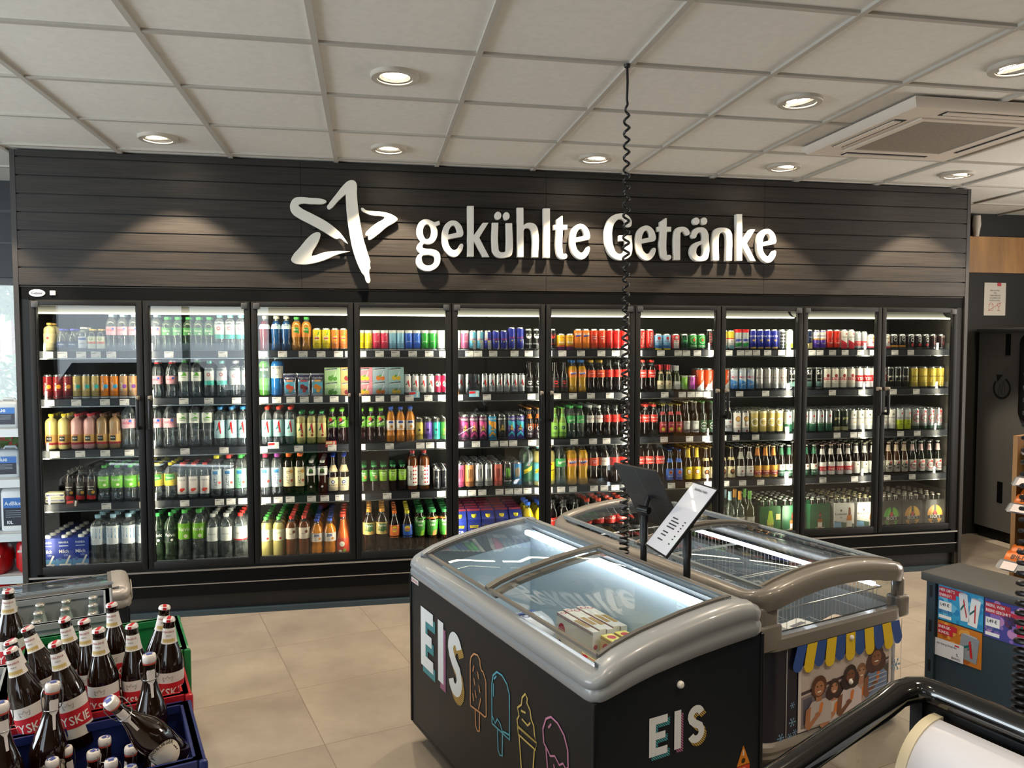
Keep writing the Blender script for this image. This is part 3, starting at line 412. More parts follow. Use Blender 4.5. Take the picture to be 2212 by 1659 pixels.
pet('sport_pink','sports water bottle with red cap',.232,.034,'wave',CL,'#d83038',(.36,.58,'#e2aab4'),T('evian',.46,.017,'#d63a55'),DI(.016,.52,.007,'#3a66c8'),fill=1,capk='sport')
pet('sport_green','sports water bottle with green leaf label',.24,.034,'wave',CL,'#3aa84a',(.42,.66,'#eef0e6'),Q('#5fb03a',(-.022,.56),(.022,.56),(.012,.65),(-.004,.66)),T('Volvic',.51,.009,'#2f7a3a'),fill=1,capk='sport')
pet('big_pink','large clear water bottle, pink label',.285,.042,'wave',CL,'#bcd4ee',(.44,.64,'#e6b4bf'),T('evian',.53,.021,'#d63a55'),DI(.02,.6,.009,'#3a66c8'),fill=1)
pet('big_green','large clear water bottle, green leaf label',.29,.042,'wave',CL,'#4fae50',(.52,.74,'#e9eee4'),Q('#5fb03a',(-.03,.62),(.03,.62),(.014,.73),(-.006,.74)),T('Volvic',.57,.012,'#2f7a3a'),fill=1)
pet('star_blue','clear water bottle, pale blue star label',.25,.0355,'round',CL,'#3a8fd0',(.2,.66,'#b8dbe4'),*S1(1.2,.45),fill=1)
pet('lime_water','clear bottle, lime green label',.222,.0415,'wave',CL,'#46a84a',(.37,.7,'#6fbf3a'),T('Volvic',.57,.014,WH),DI(.012,.46,.009,'#e4efc8'),fill=1)
pet('lemon_water','clear bottle, yellow label',.228,.0415,'wave',CL,'#e8d32c',(.37,.7,'#d8c83a'),Q('#3f9a46',(-.03,.5),(.034,.56),(.03,.69),(-.03,.69)),T('Volvic',.57,.014,WH),DI(.014,.44,.009,'#f2d040'),fill=1)
pet('berry_water','slim clear bottle, red cap, berry label',.225,.033,'round',CL,'#e0322c',(.12,.62,'#dcd6d2'),T('AQUA',.5,.011,'#6a6a74'),DI(-.002,.24,.012,'#d8402c'),DI(.01,.26,.008,'#d8402c'),fill=1)
for k,c,lc in (('yellow','#e8dc2c','#b8c4cc'),('red','#e8423c','#b8c4cc'),('green','#3cc04a','#8ed8b0'),('pink','#d8355f','#b8c4cc'),('purple','#b04ab0','#b0c0d0'),('dark','#f0702a','#e8dcb0')):
    pet('active_'+k,{'dark':'dark vitamin bottle, cream label, orange cap'}.get(k,'clear vitamin bottle with %s cap'%k),.272,.036,'round','tea' if k=='dark' else CL,c,(.2,.66,lc),Q('#2f86c8',(-.02,.54),(.012,.54),(.012,.62),(-.02,.62)) if k!='dark' else DI(.02,.56,.012,'#e0a040'),T('ACTIVE',.42,.02,'#1c2c50',-.002,90),DI(.022,.34,.009,'#d05040'),fill=1,capk='tall')
pet('big_blue','large still water bottle, blue wave label',.318,.0485,'round',CL,'#a8d0e4',(.42,.78,'#e6edf2'),Q('#4a96cc',(-.065,.6),(.065,.5),(.065,.72),(-.065,.74)),Q('#4a96cc',(-.065,.5),(.0,.5),(.065,.56),(-.065,.62)),T('bella',.6,.024,'#dff0fa'),fill=1)
pet('big_black','large bottle with black label',.315,.0455,'wave','palegreen','#3fae5a',(.42,.66,'#1e3028'),T('Volvic',.53,.021,WH),DI(.012,.46,.008,WH),fill=1)
pet('big_lime','large bottle with bright lime label',.33,.0475,'wave',CL,'#4fb84e',(.44,.74,'#77b82a'),T('Volvic',.6,.024,WH),DI(.012,.5,.012,'#e8f0d0'),fill=1)
pet('big_white','large clear bottle, white label, white cap',.295,.043,'round',CL,'#dcdcd8',(.42,.72,'#dfe3df'),T('Bonaqa',.56,.012,'#8aa0a8'),fill=1)
pet('big_white_red','large clear bottle, white label, red cap',.295,.043,'round',CL,'#d8302c',(.42,.72,'#dfe3df'),B(.42,.45,'#c02a30'),T('Bonaqa',.56,.012,'#8aa0a8'),fill=1)
pet('star_red','clear bottle, pale star label, red cap',.245,.0365,'round',CL,'#e03a2c',(.22,.66,'#a8d6d8'),*S1(1.2,.46),T('Cherry',.33,.007,RD),fill=1)
SD=dict(cat='soft drink bottle')
pet('star_apple','apple drink bottle, cream star label',.212,.0335,'round','straw','#2f9a5a',(.2,.64,'#e6dc9a'),*S1(1.2,.46),DI(.006,.27,.008,'#9a3028'),**SD)
pet('cherry_drink','dark cherry drink bottle, lime cap',.224,.0325,'hour','cherry','#7ac83a',(.46,.78,'#6fae3a'),DI(-.008,.7,.012,'#c83a30'),Q(BK,(-.022,.52),(.018,.66),(.014,.71),(-.026,.57)),T('TYMBARK',.58,.009,WH,-.003,24),Q('#2a3a2a',(-.02,.47),(.02,.47),(.02,.5),(-.02,.5)),**SD)
pet('multi_juice','orange multivitamin bottle, blue cap',.232,.033,'hour','orange','#2a56c0',(.34,.62,'#e8ddd0'),Q('#2f4a9a',(-.018,.54),(.018,.54),(.014,.6),(-.014,.6)),DI(.004,.44,.01,'#e0902a'),**SD)
pet('isotonic_red','dark red sports drink bottle',.222,.0345,'hour','berry','#d8d4c0',(.62,.76,'#b8c4c8'),T('POWER',.71,.01,'#3a4a60'),T('ADE',.65,.01,'#b03a3a'),**SD)
pet('isotonic_blue','deep blue sports drink bottle',.222,.0345,'hour','blue','#e8e4cc',(.62,.76,'#b8d0dc'),T('POWER',.71,.01,'#1a4a7a'),T('ADE',.65,.01,WH),**SD)
pet('orange_water','orange flavoured water, green cap',.217,.033,'wave','amber','#54c45a',(.4,.7,'#ee9038'),Q('#3f9a3a',(-.02,.56),(.02,.5),(.016,.68),(-.01,.69)),T('Volvic',.6,.009,WH),**SD)
pet('sport_lime','green isotonic sports bottle',.262,.037,'round','lime','#c8d8b0',(.44,.72,'#2c4a2a'),T('MOVE',.62,.016,WH),DI(0,.5,.008,'#5a70a8'),capk='sport',**SD)
pet('sport_blue','blue isotonic bottle, cream label',.262,.037,'round','cyanblue','#a0b8d0',(.44,.74,'#e2dfd2'),T('MOVE',.66,.016,'#26364a'),Q('#8ab0d0',(-.02,.52),(.01,.52),(.01,.54),(-.02,.54)),capk='sport',**SD)
pet('herb_drink','kombucha bottle, white shoulder label',.217,.0355,'round','tea','#e8e6e0',(.56,.82,'#e8e6e0'),DI(0,.7,.014,'#4a7a30'),Q('#20301c',(-.016,.62),(.016,.62),(.014,.68),(-.014,.68)),DI(0,.22,.007,WH),**SD)
pet('mate','mate tea bottle, cream oval label',.248,.0335,'beer','tea','#2a50c0',(.06,.42,'#e8d8ae'),DI(0,.3,.012,'#23408a'),T('CLUB-MATE',.2,.009,'#20305a'),DI(0,.3,.006,WH),neck=(.56,.74,'#dcc8a0'),name='mate_bottle',capk='crown',fill=.75,**SD)
pet('dots_bottle','tall amber bottle, red dotted label',.266,.0365,'round','teaclear','#b03a3a',(.12,.62,'#efece8'),*[DI(x,.2+.1*i,.0058,'#c8242a') for i in range(5) for x in(.005,.021)],T('effect',.38,.018,BK,-.014,90),**SD)
can('dots_dark','dark slim energy can',.138,.0285,'#1c1c22',DI(.0,.6,.008,'#6a6a78'),T('effect',.4,.007,'#8a8a96'))
for k,c in (('peach','#d88a50'),('green','#8ab82a')):
    pet('tea_'+k,'tapered green tea bottle, %s label'%('peach' if k=='peach' else 'lime'),.176,.0305,'taper','tea','#2f8a4c',(.4,.82,'#4f9a3a' if k=='peach' else '#86b82c'),DI(.014,.55,.011,c),T('fuze',.68,.011,WH),T('tea',.6,.011,WH),fill=.95,**SD)
    pet('bigtea_'+k,'large tapered tea bottle, %s accent'%('peach' if k=='peach' else 'lime'),.268,.0405,'taper','tea','#2f8a4c',(.36,.84,'#3f8f34'),B(.78,.82,'#d87a3a' if k=='peach' else '#3f8f34'),Q(c,(.0,.36),(.03,.36),(.034,.5),(.006,.48)),T('fuze',.7,.02,WH),T('tea',.61,.02,WH),fill=.95,**SD)
pet('spritz_green','pale spritzer bottle, green cap',.26,.039,'round','straw','#4fb84e',(.42,.7,'#e6e8c8'),DI(.012,.48,.008,'#c8403a'),T('Apfel',.6,.01,'#7a9a4a'),**SD)
pet('spritz_red','dark apple spritzer bottle, red cap',.26,.039,'round','teaclear','#d8302c',(.44,.72,'#ece0cc'),DI(.018,.62,.01,'#7a2a24'),T('Apfel',.56,.01,'#8a6a4a'),**SD)
pet('orange_pet','orange juice bottle, blue cap',.234,.0435,'hour','orange','#2a56c0',(.38,.62,'#e8e2dc'),Q('#2f4a9a',(-.018,.52),(.018,.52),(.014,.58),(-.014,.58)),DI(.02,.46,.009,'#e0902a'),T('Punica',.53,.008,WH),**SD)
pet('juice_glass','cone-shaped orange-red juice bottle',.26,.043,'cone','redorange','#e0402c',(.02,.4,'#c8402a'),DI(-.004,.26,.017,'#e8e4d4'),DI(.012,.1,.011,'#7a9a3a'),DI(-.016,.08,.01,WH),**SD)
pet('tea_black','large dark tea bottle, green-gold label',.286,.041,'wave','tea','#e8a038',(.42,.7,'#cbb46a'),Q('#2f6a3a',(-.03,.52),(.034,.46),(.03,.66),(-.02,.68)),T('Volvic',.6,.017,WH),DI(.02,.47,.01,'#d8a040'),**SD)
pet('lemon_orange','dark iced tea bottle, orange-label, orange cap',.268,.0365,'hour','tea','#f07a28',(.34,.66,'#e8702a'),DI(.0,.56,.02,'#f0d030'),Q(RD,(-.018,.53),(.018,.53),(.018,.58),(-.018,.58)),T('Lipton',.545,.009,WH),**SD)
pet('lemon_blue','dark iced tea bottle, blue label, yellow cap',.268,.0365,'hour','tea','#f0e030',(.34,.66,'#2a5ab8'),DI(.0,.56,.02,'#f0d030'),Q(RD,(-.018,.53),(.018,.53),(.018,.58),(-.018,.58)),T('Lipton',.545,.009,WH),**SD)
pet('dark_juice','dark juice bottle, red base label',.2,.033,'round','black','#2a2622',(.08,.62,'#241a1a'),Q(RD,(-.03,.08),(.03,.08),(.03,.18),(-.03,.22)),DI(.014,.3,.01,'#b88a3a'),T('Rhabarber',.46,.0075,WH),T('Schorle',.38,.0075,WH),**SD)
for k,liq,cap,d in (('vanilla','vanilla','#e8d030','vanilla milk bottle, yellow cap'),('berry','rose','#c83040','strawberry milk bottle, red cap'),('cocoa','cocoa','#7a4a30','cocoa milk bottle, brown cap')):
    pet('milk_'+k,d,.22,.0415,'square',liq,cap,(.14,.42,'#d8ac60'),B(.14,.2,'#c8283a'),Q('#241f1c',(-.022,.24),(.012,.24),(.012,.38),(-.022,.38)),T('MÜLLER',.395,.007,'#c8283a'),T('MILCH',.3,.007,WH,-.005),cat='milk bottle',fill=.97,capk='screw')
def cola(k,d,h,r,body,cap,lab,*deco): pet(k,d,h,r,'cola',body,cap,lab,*deco,cat='soft drink bottle',fill=.82)
cola('orange_half','orange soda bottle, blue cap',.222,.0325,'orange2','#2f86d8',(.47,.7,'#f08420'),Q('#2b3aa8',(-.02,.55),(.022,.57),(.02,.62),(-.02,.61)),T('FANTA',.58,.0125,WH))
cola('mezzo_half','cola-orange mix bottle, gold cap',.222,.0325,'cola','#d8a830',(.46,.69,'#e2501e'),DI(.002,.57,.014,'#c0241c'),T('mezzo mix',.565,.0075,WH))
cola('cola_half_black','cola bottle, red label, dark cap',.222,.0325,'cola','#1a1616',(.47,.7,'#d42a22'),T('Coca-Cola',.57,.0115,'#2a1010'))
cola('cola_half_red','cola bottle, red label, red cap',.222,.0325,'cola','#e0382c',(.44,.68,'#d42a22'),T('Coca-Cola',.57,.012,WH),T('ORIGINAL',.48,.006,WH))
cola('lime_half','lemon-lime bottle with green label',.222,.0325,'faintgreen','#3fae50',(.46,.69,'#2fa04c'),T('Sprite',.56,.014,WH,0,12))
cola('cola_light_half','cola bottle with silver label',.222,.0325,'cola','#e0dfda',(.46,.69,'#d2d0c8'),T('Coca-Cola',.57,.011,'#b02a2a'))
for k,b,c,lab,d,dec in (('lime_litre','faintgreen','#3f8f50','#2f9a4c','litre lemon-lime bottle, green label',(T('Sprite',.56,.019,WH,0,12),)),
  ('orange_litre','orange2','#2a50b8','#f08420','litre orange soda bottle, blue cap',(Q('#2b3aa8',(-.026,.5),(.03,.52),(.028,.57),(-.026,.56)),T('FANTA',.53,.017,WH))),
  ('mezzo_litre','cola','#d8a030','#e2501e','litre mix bottle, orange-red label',(DI(.002,.53,.022,'#c0241c'),T('mezzo',.55,.009,WH),T('mix',.5,.01,WH))),
  ('cola_light_litre','cola','#dedcd8','#d2d0c8','litre cola bottle, silver label',(T('Coca-Cola',.53,.014,'#b02a2a'),)),
  ('cola_litre_black','cola','#1a1616','#d42a22','litre cola bottle, dark cap',(T('Coca-Cola',.53,.014,'#2a1010'),)),
  ('cola_litre_red','cola','#e0382c','#d42a22','litre cola bottle, red cap',(T('Coca-Cola',.54,.015,WH),T('ORIGINAL',.47,.007,WH)))):
    cola(k,d,.292,.0385,b,c,(.44,.63,lab),*dec)
cola('cola_big_black','large cola bottle, dark cap',.3,.0415,'cola','#1a1616',(.42,.6,'#d42a22'),T('Coca-Cola',.52,.016,WH))
cola('cola_big_red','large cola bottle, bright red cap',.3,.0415,'cola','#e8482c',(.42,.6,'#d42a22'),T('Coca-Cola',.52,.016,WH))
pet('lemon_pet','yellow juice bottle, bright blue cap',.29,.041,'hour','yellow','#2a66d8',(.36,.58,'#d8c030'),DI(0,.47,.012,WH),**SD)
for k,b,c,lab,d,tc in (('dark','faintgreen','#3a6a58','#1f5a3c','tonic bottle, dark green label','#e8d020'),('blue','straw','#6fc8c0','#5fb8c8','tonic bottle, light blue label','#e8d020'),('yellow','straw','#d8c020','#e8d418','tonic bottle, yellow label',BK)):
    pet('tonic_'+k,d,.28,.0395,'round',b,c,(.12,.58,lab),Q('#e8d020',(-.03,.3),(.03,.4),(.03,.5),(-.03,.4)),T('Schweppes',.38,.011,BK,0,14),DI(.004,.53,.005,RD),cat='soft drink bottle')
# ---- glass
GB=dict(cat='beer bottle',capk='crown',fill=1)
CB=dict(cat='cola bottle',capk='crown',fill=1)
for k,c,d in (('','#f0efe8','dark glass cola bottle, white faces'),('_red','#e0302a','dark glass cola bottle, red faces')):
    pet('face_bottle'+k,d,.212,.0305,'beer','darkglass','#1a1a1a',(.04,.5,'#100e0e'),DI(0,.34,.015,c),DI(-.006,.33,.006,'#100e0e'),DI(.006,.33,.006,'#100e0e'),DI(0,.41,.008,'#100e0e'),T('fritz-kola',.18,.0095,c),**CB)
pet('cola_orange','brown glass bottle, orange label',.212,.0305,'beer','brown','#c88030',(.04,.48,'#2a1828'),Q('#e8792a',(-.04,.36),(.04,.3),(.04,.48),(-.04,.48)),RG(0,.34,.013,.004,WH),T('fritz',.14,.013,WH),neck=(.66,.8,'#e8792a'),**CB)
pet('melon_bottle','clear-green glass bottle, lime label',.212,.0305,'beer','limeglass','#6ab84a',(.06,.5,'#86b84a'),DI(0,.34,.013,'#20305a'),DI(-.003,.34,.006,'#86b84a'),T('fritz',.14,.012,'#2a4a30'),neck=(.68,.8,'#6aa84a'),**CB)
pet('fruit_beer','brown beer bottle, red-yellow label',.222,.0285,'long','brown','#c8b048',(.1,.44,'#a8283a'),DI(-.004,.2,.013,'#e0c83a'),DI(.014,.14,.007,'#b02030'),T('Kriek',.33,.011,'#e8c8c0'),neck=(.66,.76,'#c84a50'),**GB)
pet('grey_beer','dark beer bottle, grey-white label',.24,.029,'long','brown','#c8c0a0',(.08,.42,'#c2c4c0'),T('SOL',.33,.013,'#3a3a40'),Q('#5a5a60',(-.02,.1),(.02,.1),(.02,.18),(-.02,.15)),**GB)
pet('star_beer','green beer bottle, round star label',.238,.03,'long','green','#5a9a50',(.08,.44,'#1d4a2c'),RG(0,.27,.024,.004,'#c8d0c8'),ST(.004,.38,.006,RD),Q('#101c14',(-.028,.24),(.028,.24),(.028,.3),(-.028,.3)),T('Heineken',.255,.008,WH),**GB)
pet('silver_beer','dark beer bottle, silver label',.238,.03,'long','green','#b8bcb8',(.08,.44,'#c0c4c8'),Q('#202428',(-.03,.18),(.03,.18),(.03,.26),(-.03,.26)),T("BECK'S",.2,.01,WH),DI(.006,.37,.006,RD),neck=(.7,.8,'#c0b8b0'),**GB)
pet('blue_beer','beer bottle with blue labels',.225,.03,'euro','brown','#2a5ab8',(.03,.4,'#2a66c8'),DI(0,.28,.014,'#d8b070'),DI(0,.28,.01,'#b04030'),T('URSTOFF',.14,.008,WH),neck=(.6,.72,'#3a76d0'),**GB)
pet('yellow_beer','beer bottle with bright yellow labels',.236,.031,'euro','brown','#e0c030',(.04,.42,'#ecd02a'),RG(0,.27,.018,.004,'#b83038'),DI(0,.27,.013,WH),T('VELTINS',.25,.0065,BK),neck=(.7,.94,'#e8c030'),**GB)
pet('monk_beer','wheat beer bottle, monk medallion label',.232,.031,'euro','brown','#c8b060',(.05,.4,'#dcd0a8'),DI(0,.24,.019,'#1c1614'),DI(0,.26,.01,'#c8783a'),DI(0,.19,.009,'#5a2a1a'),neck=(.6,.68,'#d0c088'),**GB)
pet('swing_beer','dark swing-top bottle, white oval label',.232,.031,'euro','brown','#d8d4cc',(.08,.4,'#e4e0d6'),T('FLENSBURGER',.33,.0055,'#3a3a4a'),DI(0,.24,.008,'#9a5a5a'),T('Pilsener',.14,.0055,'#3a3a4a'),neck=(.62,.84,'#b8b4ac'),**GB)
pet('edel_beer','brown beer bottle, amber label',.232,.031,'euro','brown','#d8c898',(.03,.4,'#d8a038'),B(.1,.24,'#b8302c'),T('HOLSTEN',.19,.009,WH),T('EDEL',.12,.009,WH),neck=(.7,.94,'#d88a3a'),**GB)
pet('knight_beer','dark beer bottle, white-green label',.236,.031,'euro','brown','#c8d0c8',(.04,.4,'#dfe2d8'),B(.04,.22,'#1f5a40'),T('HOLSTEN',.13,.011,WH),DI(0,.33,.007,'#a04a40'),neck=(.7,.92,'#2a6a4a'),**GB)
pet('red_beer','beer bottle, white oval label, red band',.232,.031,'euro','brown','#d8b8b0',(.04,.44,'#e8e4e0'),B(.16,.3,'#d82a30'),T('TYSKIE',.185,.016,WH),neck=(.68,.86,'#e8e0d8'),**GB)
pet('white_beer','beer bottle with plain white labels',.238,.031,'euro','brown','#c8c8a8',(.05,.42,'#dddbd0'),DI(0,.33,.007,'#6a6a50'),T('Krombacher',.2,.0085,'#5a5a58'),neck=(.68,.9,'#dddbd0'),**GB)
pet('key_gold_beer','amber beer bottle, dark ring label',.24,.031,'euro','amberglass','#c8b8a0',(.05,.42,'#c8c0b0'),DI(0,.24,.026,'#26241e'),RG(0,.24,.021,.003,'#d8d0b8'),Q(BK,(-.03,.2),(.03,.2),(.03,.26),(-.03,.26)),T("BECK'S",.21,.011,WH),DI(.004,.35,.008,RD),neck=(.7,.9,'#d0b8a0'),**GB)
pet('key_beer','green beer bottle, red ring label',.24,.031,'euro','green','#c0c8c0',(.05,.42,'#d8d4cc'),RG(0,.24,.026,.005,'#c82a34'),Q(BK,(-.03,.2),(.03,.2),(.03,.27),(-.03,.27)),T("BECK'S",.212,.011,WH),DI(.004,.36,.009,RD),neck=(.7,.9,'#d0b0b0'),**GB)
WB=dict(cat='wine bottle',capk='wine',fill=1)
for k,b,c,d in (('green','oliveglass','#3a8a4a','white wine bottle, green capsule'),('blue','whiteglass','#a8d0e0','clear wine bottle, pale blue capsule'),('orange','whiteglass','#e0a040','clear wine bottle, orange capsule'),('lime','oliveglass','#6ab04a','olive wine bottle, lime capsule')):
    pet('wine_'+k,d,.31,.038,'wine',b,c,(.1,.4,'#e6e4da'),T('Wein',.26,.012,'#5a5a5a'),neck=(.86,.9,'#e8e8e0'),**WB)
pet('sekt_red','small sparkling wine bottle, red foil',.187,.0255,'wine','oliveglass','#b8202a',(.08,.4,'#e8d8b0'),DI(0,.28,.005,'#8a3a30'),T('Sekt',.16,.007,'#5a3a30'),neck=(.66,.74,'#e0c8a0'),**WB)
pet('sekt_white','small sparkling wine bottle, grey foil',.18,.0255,'wine','oliveglass','#c8ccc8',(.08,.38,'#e4e4dc'),T('Secco',.24,.007,'#5a5a50'),**WB)
SP=dict(cat='spirits bottle',fill=.9)
pet('gin','square yellowish spirits bottle, gold cap',.172,.0335,'square','strawclear','#d8b050',(.12,.62,'#e2d2a0'),DI(0,.46,.008,'#b03a40'),T('Gin',.28,.009,'#7a5a30'),**SP)
pet('vodka','round clear spirits bottle, blue cap',.136,.031,'flask',CL,'#4a48c0',(.16,.42,'#20386a'),T('Wodka',.27,.009,WH),fill=.9,cat='spirits bottle')
pet('korn','small clear spirits bottle, white cap',.146,.0265,'square',CL,'#eceae4',(.12,.6,'#ccd0d4'),Q('#2a4a9a',(-.024,.46),(.024,.46),(.024,.56),(-.024,.56)),T('Korn',.3,.009,'#3a4a70'),fill=.9,cat='spirits bottle')
pet('herbal','flat dark green herbal liqueur bottle',.135,.0285,'square','green','#c8b060',(.1,.66,'#d8d8c0'),Q('#d8502a',(-.026,.32),(.026,.32),(.026,.42),(-.026,.42)),DI(0,.55,.01,'#6a8a3a'),DI(0,.56,.006,'#d8d0a0'),fill=.9,cat='spirits bottle')
# ---- cartons, boxes, pouches
box('milk','blue litre milk carton',.2,.092,.07,'#1f3a9a',Q('#e6eef8',(-.026,.68),(.026,.68),(.026,.7),(-.026,.7)),T('HANSA',.77,.013,WH),T('Milch',.47,.022,WH),T('3,5%',.38,.01,'#c8d8f0',.012),Q('#5a9ad0',(-.046,.0),(.046,.0),(.046,.26),(-.046,.3)),Q('#f2efe4',(.004,.12),(.016,.12),(.04,.38),(.03,.4)),Q('#f2efe4',(-.026,.0),(.04,.0),(.04,.13),(-.026,.13)),DI(-.022,.28,.01,'#5a6ab0'),cap='#f0eee6',cat='milk carton',name='milk_carton',slope=.0)
box('icetea_carton','blue iced tea carton, yellow cap',.255,.088,.088,'#2a3c9c',Q('#d8c23a',(-.026,.53),(.026,.53),(.03,.6),(-.03,.6)),T('Pfanner',.55,.012,'#2a6a30'),T('ice',.38,.032,WH),T('tea',.26,.032,WH),Q('#4a9ad0',(-.044,.0),(.044,.0),(.044,.2),(-.044,.2)),cap='#f0dc1e',cat='drink carton',name='drink_carton',slope=.16)
for k,c,f,d in (('green','#b4d8a0','#5aa03a','green'),('orange','#eab878','#9a2a30','orange'),('pink','#e88a9a','#f0c030','pink'),('blue','#a8c0cc','#e07a30','grey blue'),('teal','#a8ccd0','#f0c838','pale teal')):
    box('box_'+k,d+' drink box',.0905,.1015,.06,c,Q('#2a4a5a',(-.046,.78),(.03,.86),(.03,.96),(-.046,.88)),T('Durstlöscher',.84,.0105,WH,-.008,4),DI(-.012,.22,.016,f),DI(.016,.2,.014,f),Q('#6aa848',(-.012,.3),(.002,.3),(.01,.44),(-.004,.46)),Q(WH,(.01,.3),(.014,.3),(.026,.7),(.022,.7)),cat='drink box',name='drink_box',stack=2)
for k,c,c2,d in (('apple','#e0905a','#d84a30','apple'),('cherry','#c83a40','#7a1a24','cherry'),('orange','#f0a83a','#e08a20','orange')):
    box('pouch_'+k,'silver drink pouch with %s picture'%d,.145,.086,.044,'#c8ccd2',k='pouch',name='drink_pouch',cat='drink pouch',*(Q('#2a2450',(-.036,.72),(.036,.72),(.04,.92),(-.04,.92)),T('Capri-Sun',.76,.0125,WH),Q('#5ab0d0',(-.03,.1),(.03,.1),(.034,.62),(-.034,.62)),Q(c,(-.02,.62),(.02,.62),(.02,.7),(-.02,.7)),DI(-.008,.4,.016,c2),DI(.012,.34,.014,c2),DI(.004,.22,.012,c)))
box('star_pack','film-wrapped four-pack of silver cans',.134,.108,.108,'#c4c8ca',k='fourpack',name='can_multipack',cat='multipack',*())
def pack(k,d,base,*deco,glass='brown',crown='#c8c8a8'): box(k,d,.235,.165,.125,base,*deco,k='six',name='six_pack',cat='multipack',glass=glass,crown=crown)
pack('pack_green','dark green six-pack carrier','#1d5a3a',Q('#c8d8c0',(-.02,.1),(.02,.1),(.02,.3),(-.02,.3)),Q('#b0662a',(-.022,.1),(.022,.1),(.024,.45),(-.024,.45)),Q('#5a2a14',(-.01,.45),(.01,.45),(.008,.75),(-.008,.75)),Q('#e8e6dc',(-.02,.14),(.02,.14),(.02,.32),(-.02,.32)),T('HOLSTEN',.05,.016,WH),DI(0,.6,.008,'#b83030'),crown='#c8d0c8')
pack('pack_lime','green six-pack carrier with lime bottle','#1d5a2a',Q('#c8c85a',(-.03,.05),(.03,.05),(.03,.5),(-.03,.5)),Q('#a8c83a',(-.03,.4),(.03,.4),(.014,.85),(-.014,.85)),T('JEVER',.2,.022,'#20301c'),Q('#d8c88a',(.05,.5),(.09,.5),(.09,.72),(.05,.72)),crown='#b8c8b0')
pack('pack_white','white six-pack carrier with beer bottle','#e4e3de',T('Krombacher',.56,.018,'#2a2a2a',-.03),DI(-.03,.74,.009,'#6a4a30'),Q('#4a6a5a',(-.095,.0),(.095,.0),(.095,.2),(-.095,.34)),Q('#7ab0d8',(-.095,.02),(-.02,.02),(-.03,.28),(-.095,.3)),Q('#c8782a',(.02,.05),(.075,.05),(.07,.55),(.026,.55)),Q('#7a3a1a',(.036,.55),(.06,.55),(.056,.85),(.04,.85)),Q('#e8e4da',(.022,.08),(.075,.08),(.072,.34),(.024,.34)),T('Pils',.44,.012,'#6a6a6a',-.03),crown='#c8c090')
for k,c,c2 in (('green','#3f8a2a','#6ab82a'),('gold','#d8982a','#f0c040')):
    pack('pack_key_'+k,'dark six-pack carrier with %s glow'%k,'#1c1a14',DI(0,.42,.075,c),DI(.012,.5,.05,c2),Q('#15201a',(-.022,.05),(.022,.05),(.024,.5),(-.024,.5)),Q('#1a2018',(-.011,.5),(.011,.5),(.009,.9),(-.009,.9)),DI(0,.5,.017,'#c82a30'),Q('#15120e',(-.085,.26),(.085,.26),(.085,.4),(-.085,.4)),T("BECK'S",.285,.026,WH),Q('#3a2f18',(-.03,.12),(.03,.12),(.03,.2),(-.03,.2)),crown='#c8c0b0',glass='green')
RAD={'vodka':0.0301,'herbal':0.0245,'water_pink':0.0315,'water_green':0.0306,'water_teal':0.0313,'coffee_red':0.0273,'coffee_gold':0.0255,'coffee_orange':0.0264,'coffee_brown':0.0254,'milk_vanilla':0.0357,'milk_berry':0.0357,'milk_cocoa':0.0357,'big_pink':0.0403,'big_green':0.0361,'star_blue':0.0347,'dark_juice':0.0303,'lime_water':0.0377,'lemon_water':0.0393,'berry_water':0.0328,'big_blue':0.0435,'big_black':0.0391,'big_lime':0.0417,'big_white':0.0404,'isotonic_blue':0.0308,'orange_water':0.0303,'icetea_yellow':0.0285,'icetea_orange':0.0258,'en_yellow':0.0255,'en_pink':0.0254,'en_ice':0.0256,'en_blue':0.0261,'en_green':0.026,'star_white':0.0247,'star_pink':0.0228,'star_red':0.0352,'star_apple':0.0317,'cherry_drink':0.0313,'multi_juice':0.0312,'active_dark':0.0348,'herb_drink':0.0346,'tea_green':0.0304,'dots_dark':0.0273,'spritz_red':0.0386,'orange_pet':0.0406,'juice_glass':0.0411,'en_light':0.0244,'face_white':0.0272,'face_red':0.0249,'mix_can':0.03,'orange_can':0.0279,'mezzo_can':0.0281,'zero_can':0.0265,'star_silver':0.0251,'face_bottle':0.0295,'face_bottle_red':0.03,'orange_half':0.0324,'cola_half_black':0.0308,'rock_pink':0.0301,'rock_purple':0.0301,'melon_bottle':0.0276,'lime_half':0.0319,'cola_light_half':0.0307,'claw_white':0.0311,'cola_litre_black':0.038,'lemon_pet':0.0408,'cola_big_black':0.0405,'cola_big_red':0.041,'heart_blue':0.0313,'lager_star':0.0312,'dots_can':0.0249,'ice_can':0.0249,'mix_red':0.028,'vodka_can':0.0275,'cola_half_red':0.0299,'cola_mix':0.0319,'mixx_can':0.0311,'script_can':0.0307,'silver_beer':0.0286,'wheat_can':0.0311,'gold_can':0.0321,'knight_can':0.0316,'cola_litre_red':0.0362,'knight_beer':0.0296,'violet_can':0.0249,'flame_can':0.0284,'rum_can':0.0286,'seltzer_can':0.0253,'red_can':0.0318,'hop_black':0.0312,'forest_can':0.0321,'white_can':0.0317,'lemon_can':0.0318,'key_can':0.0323}
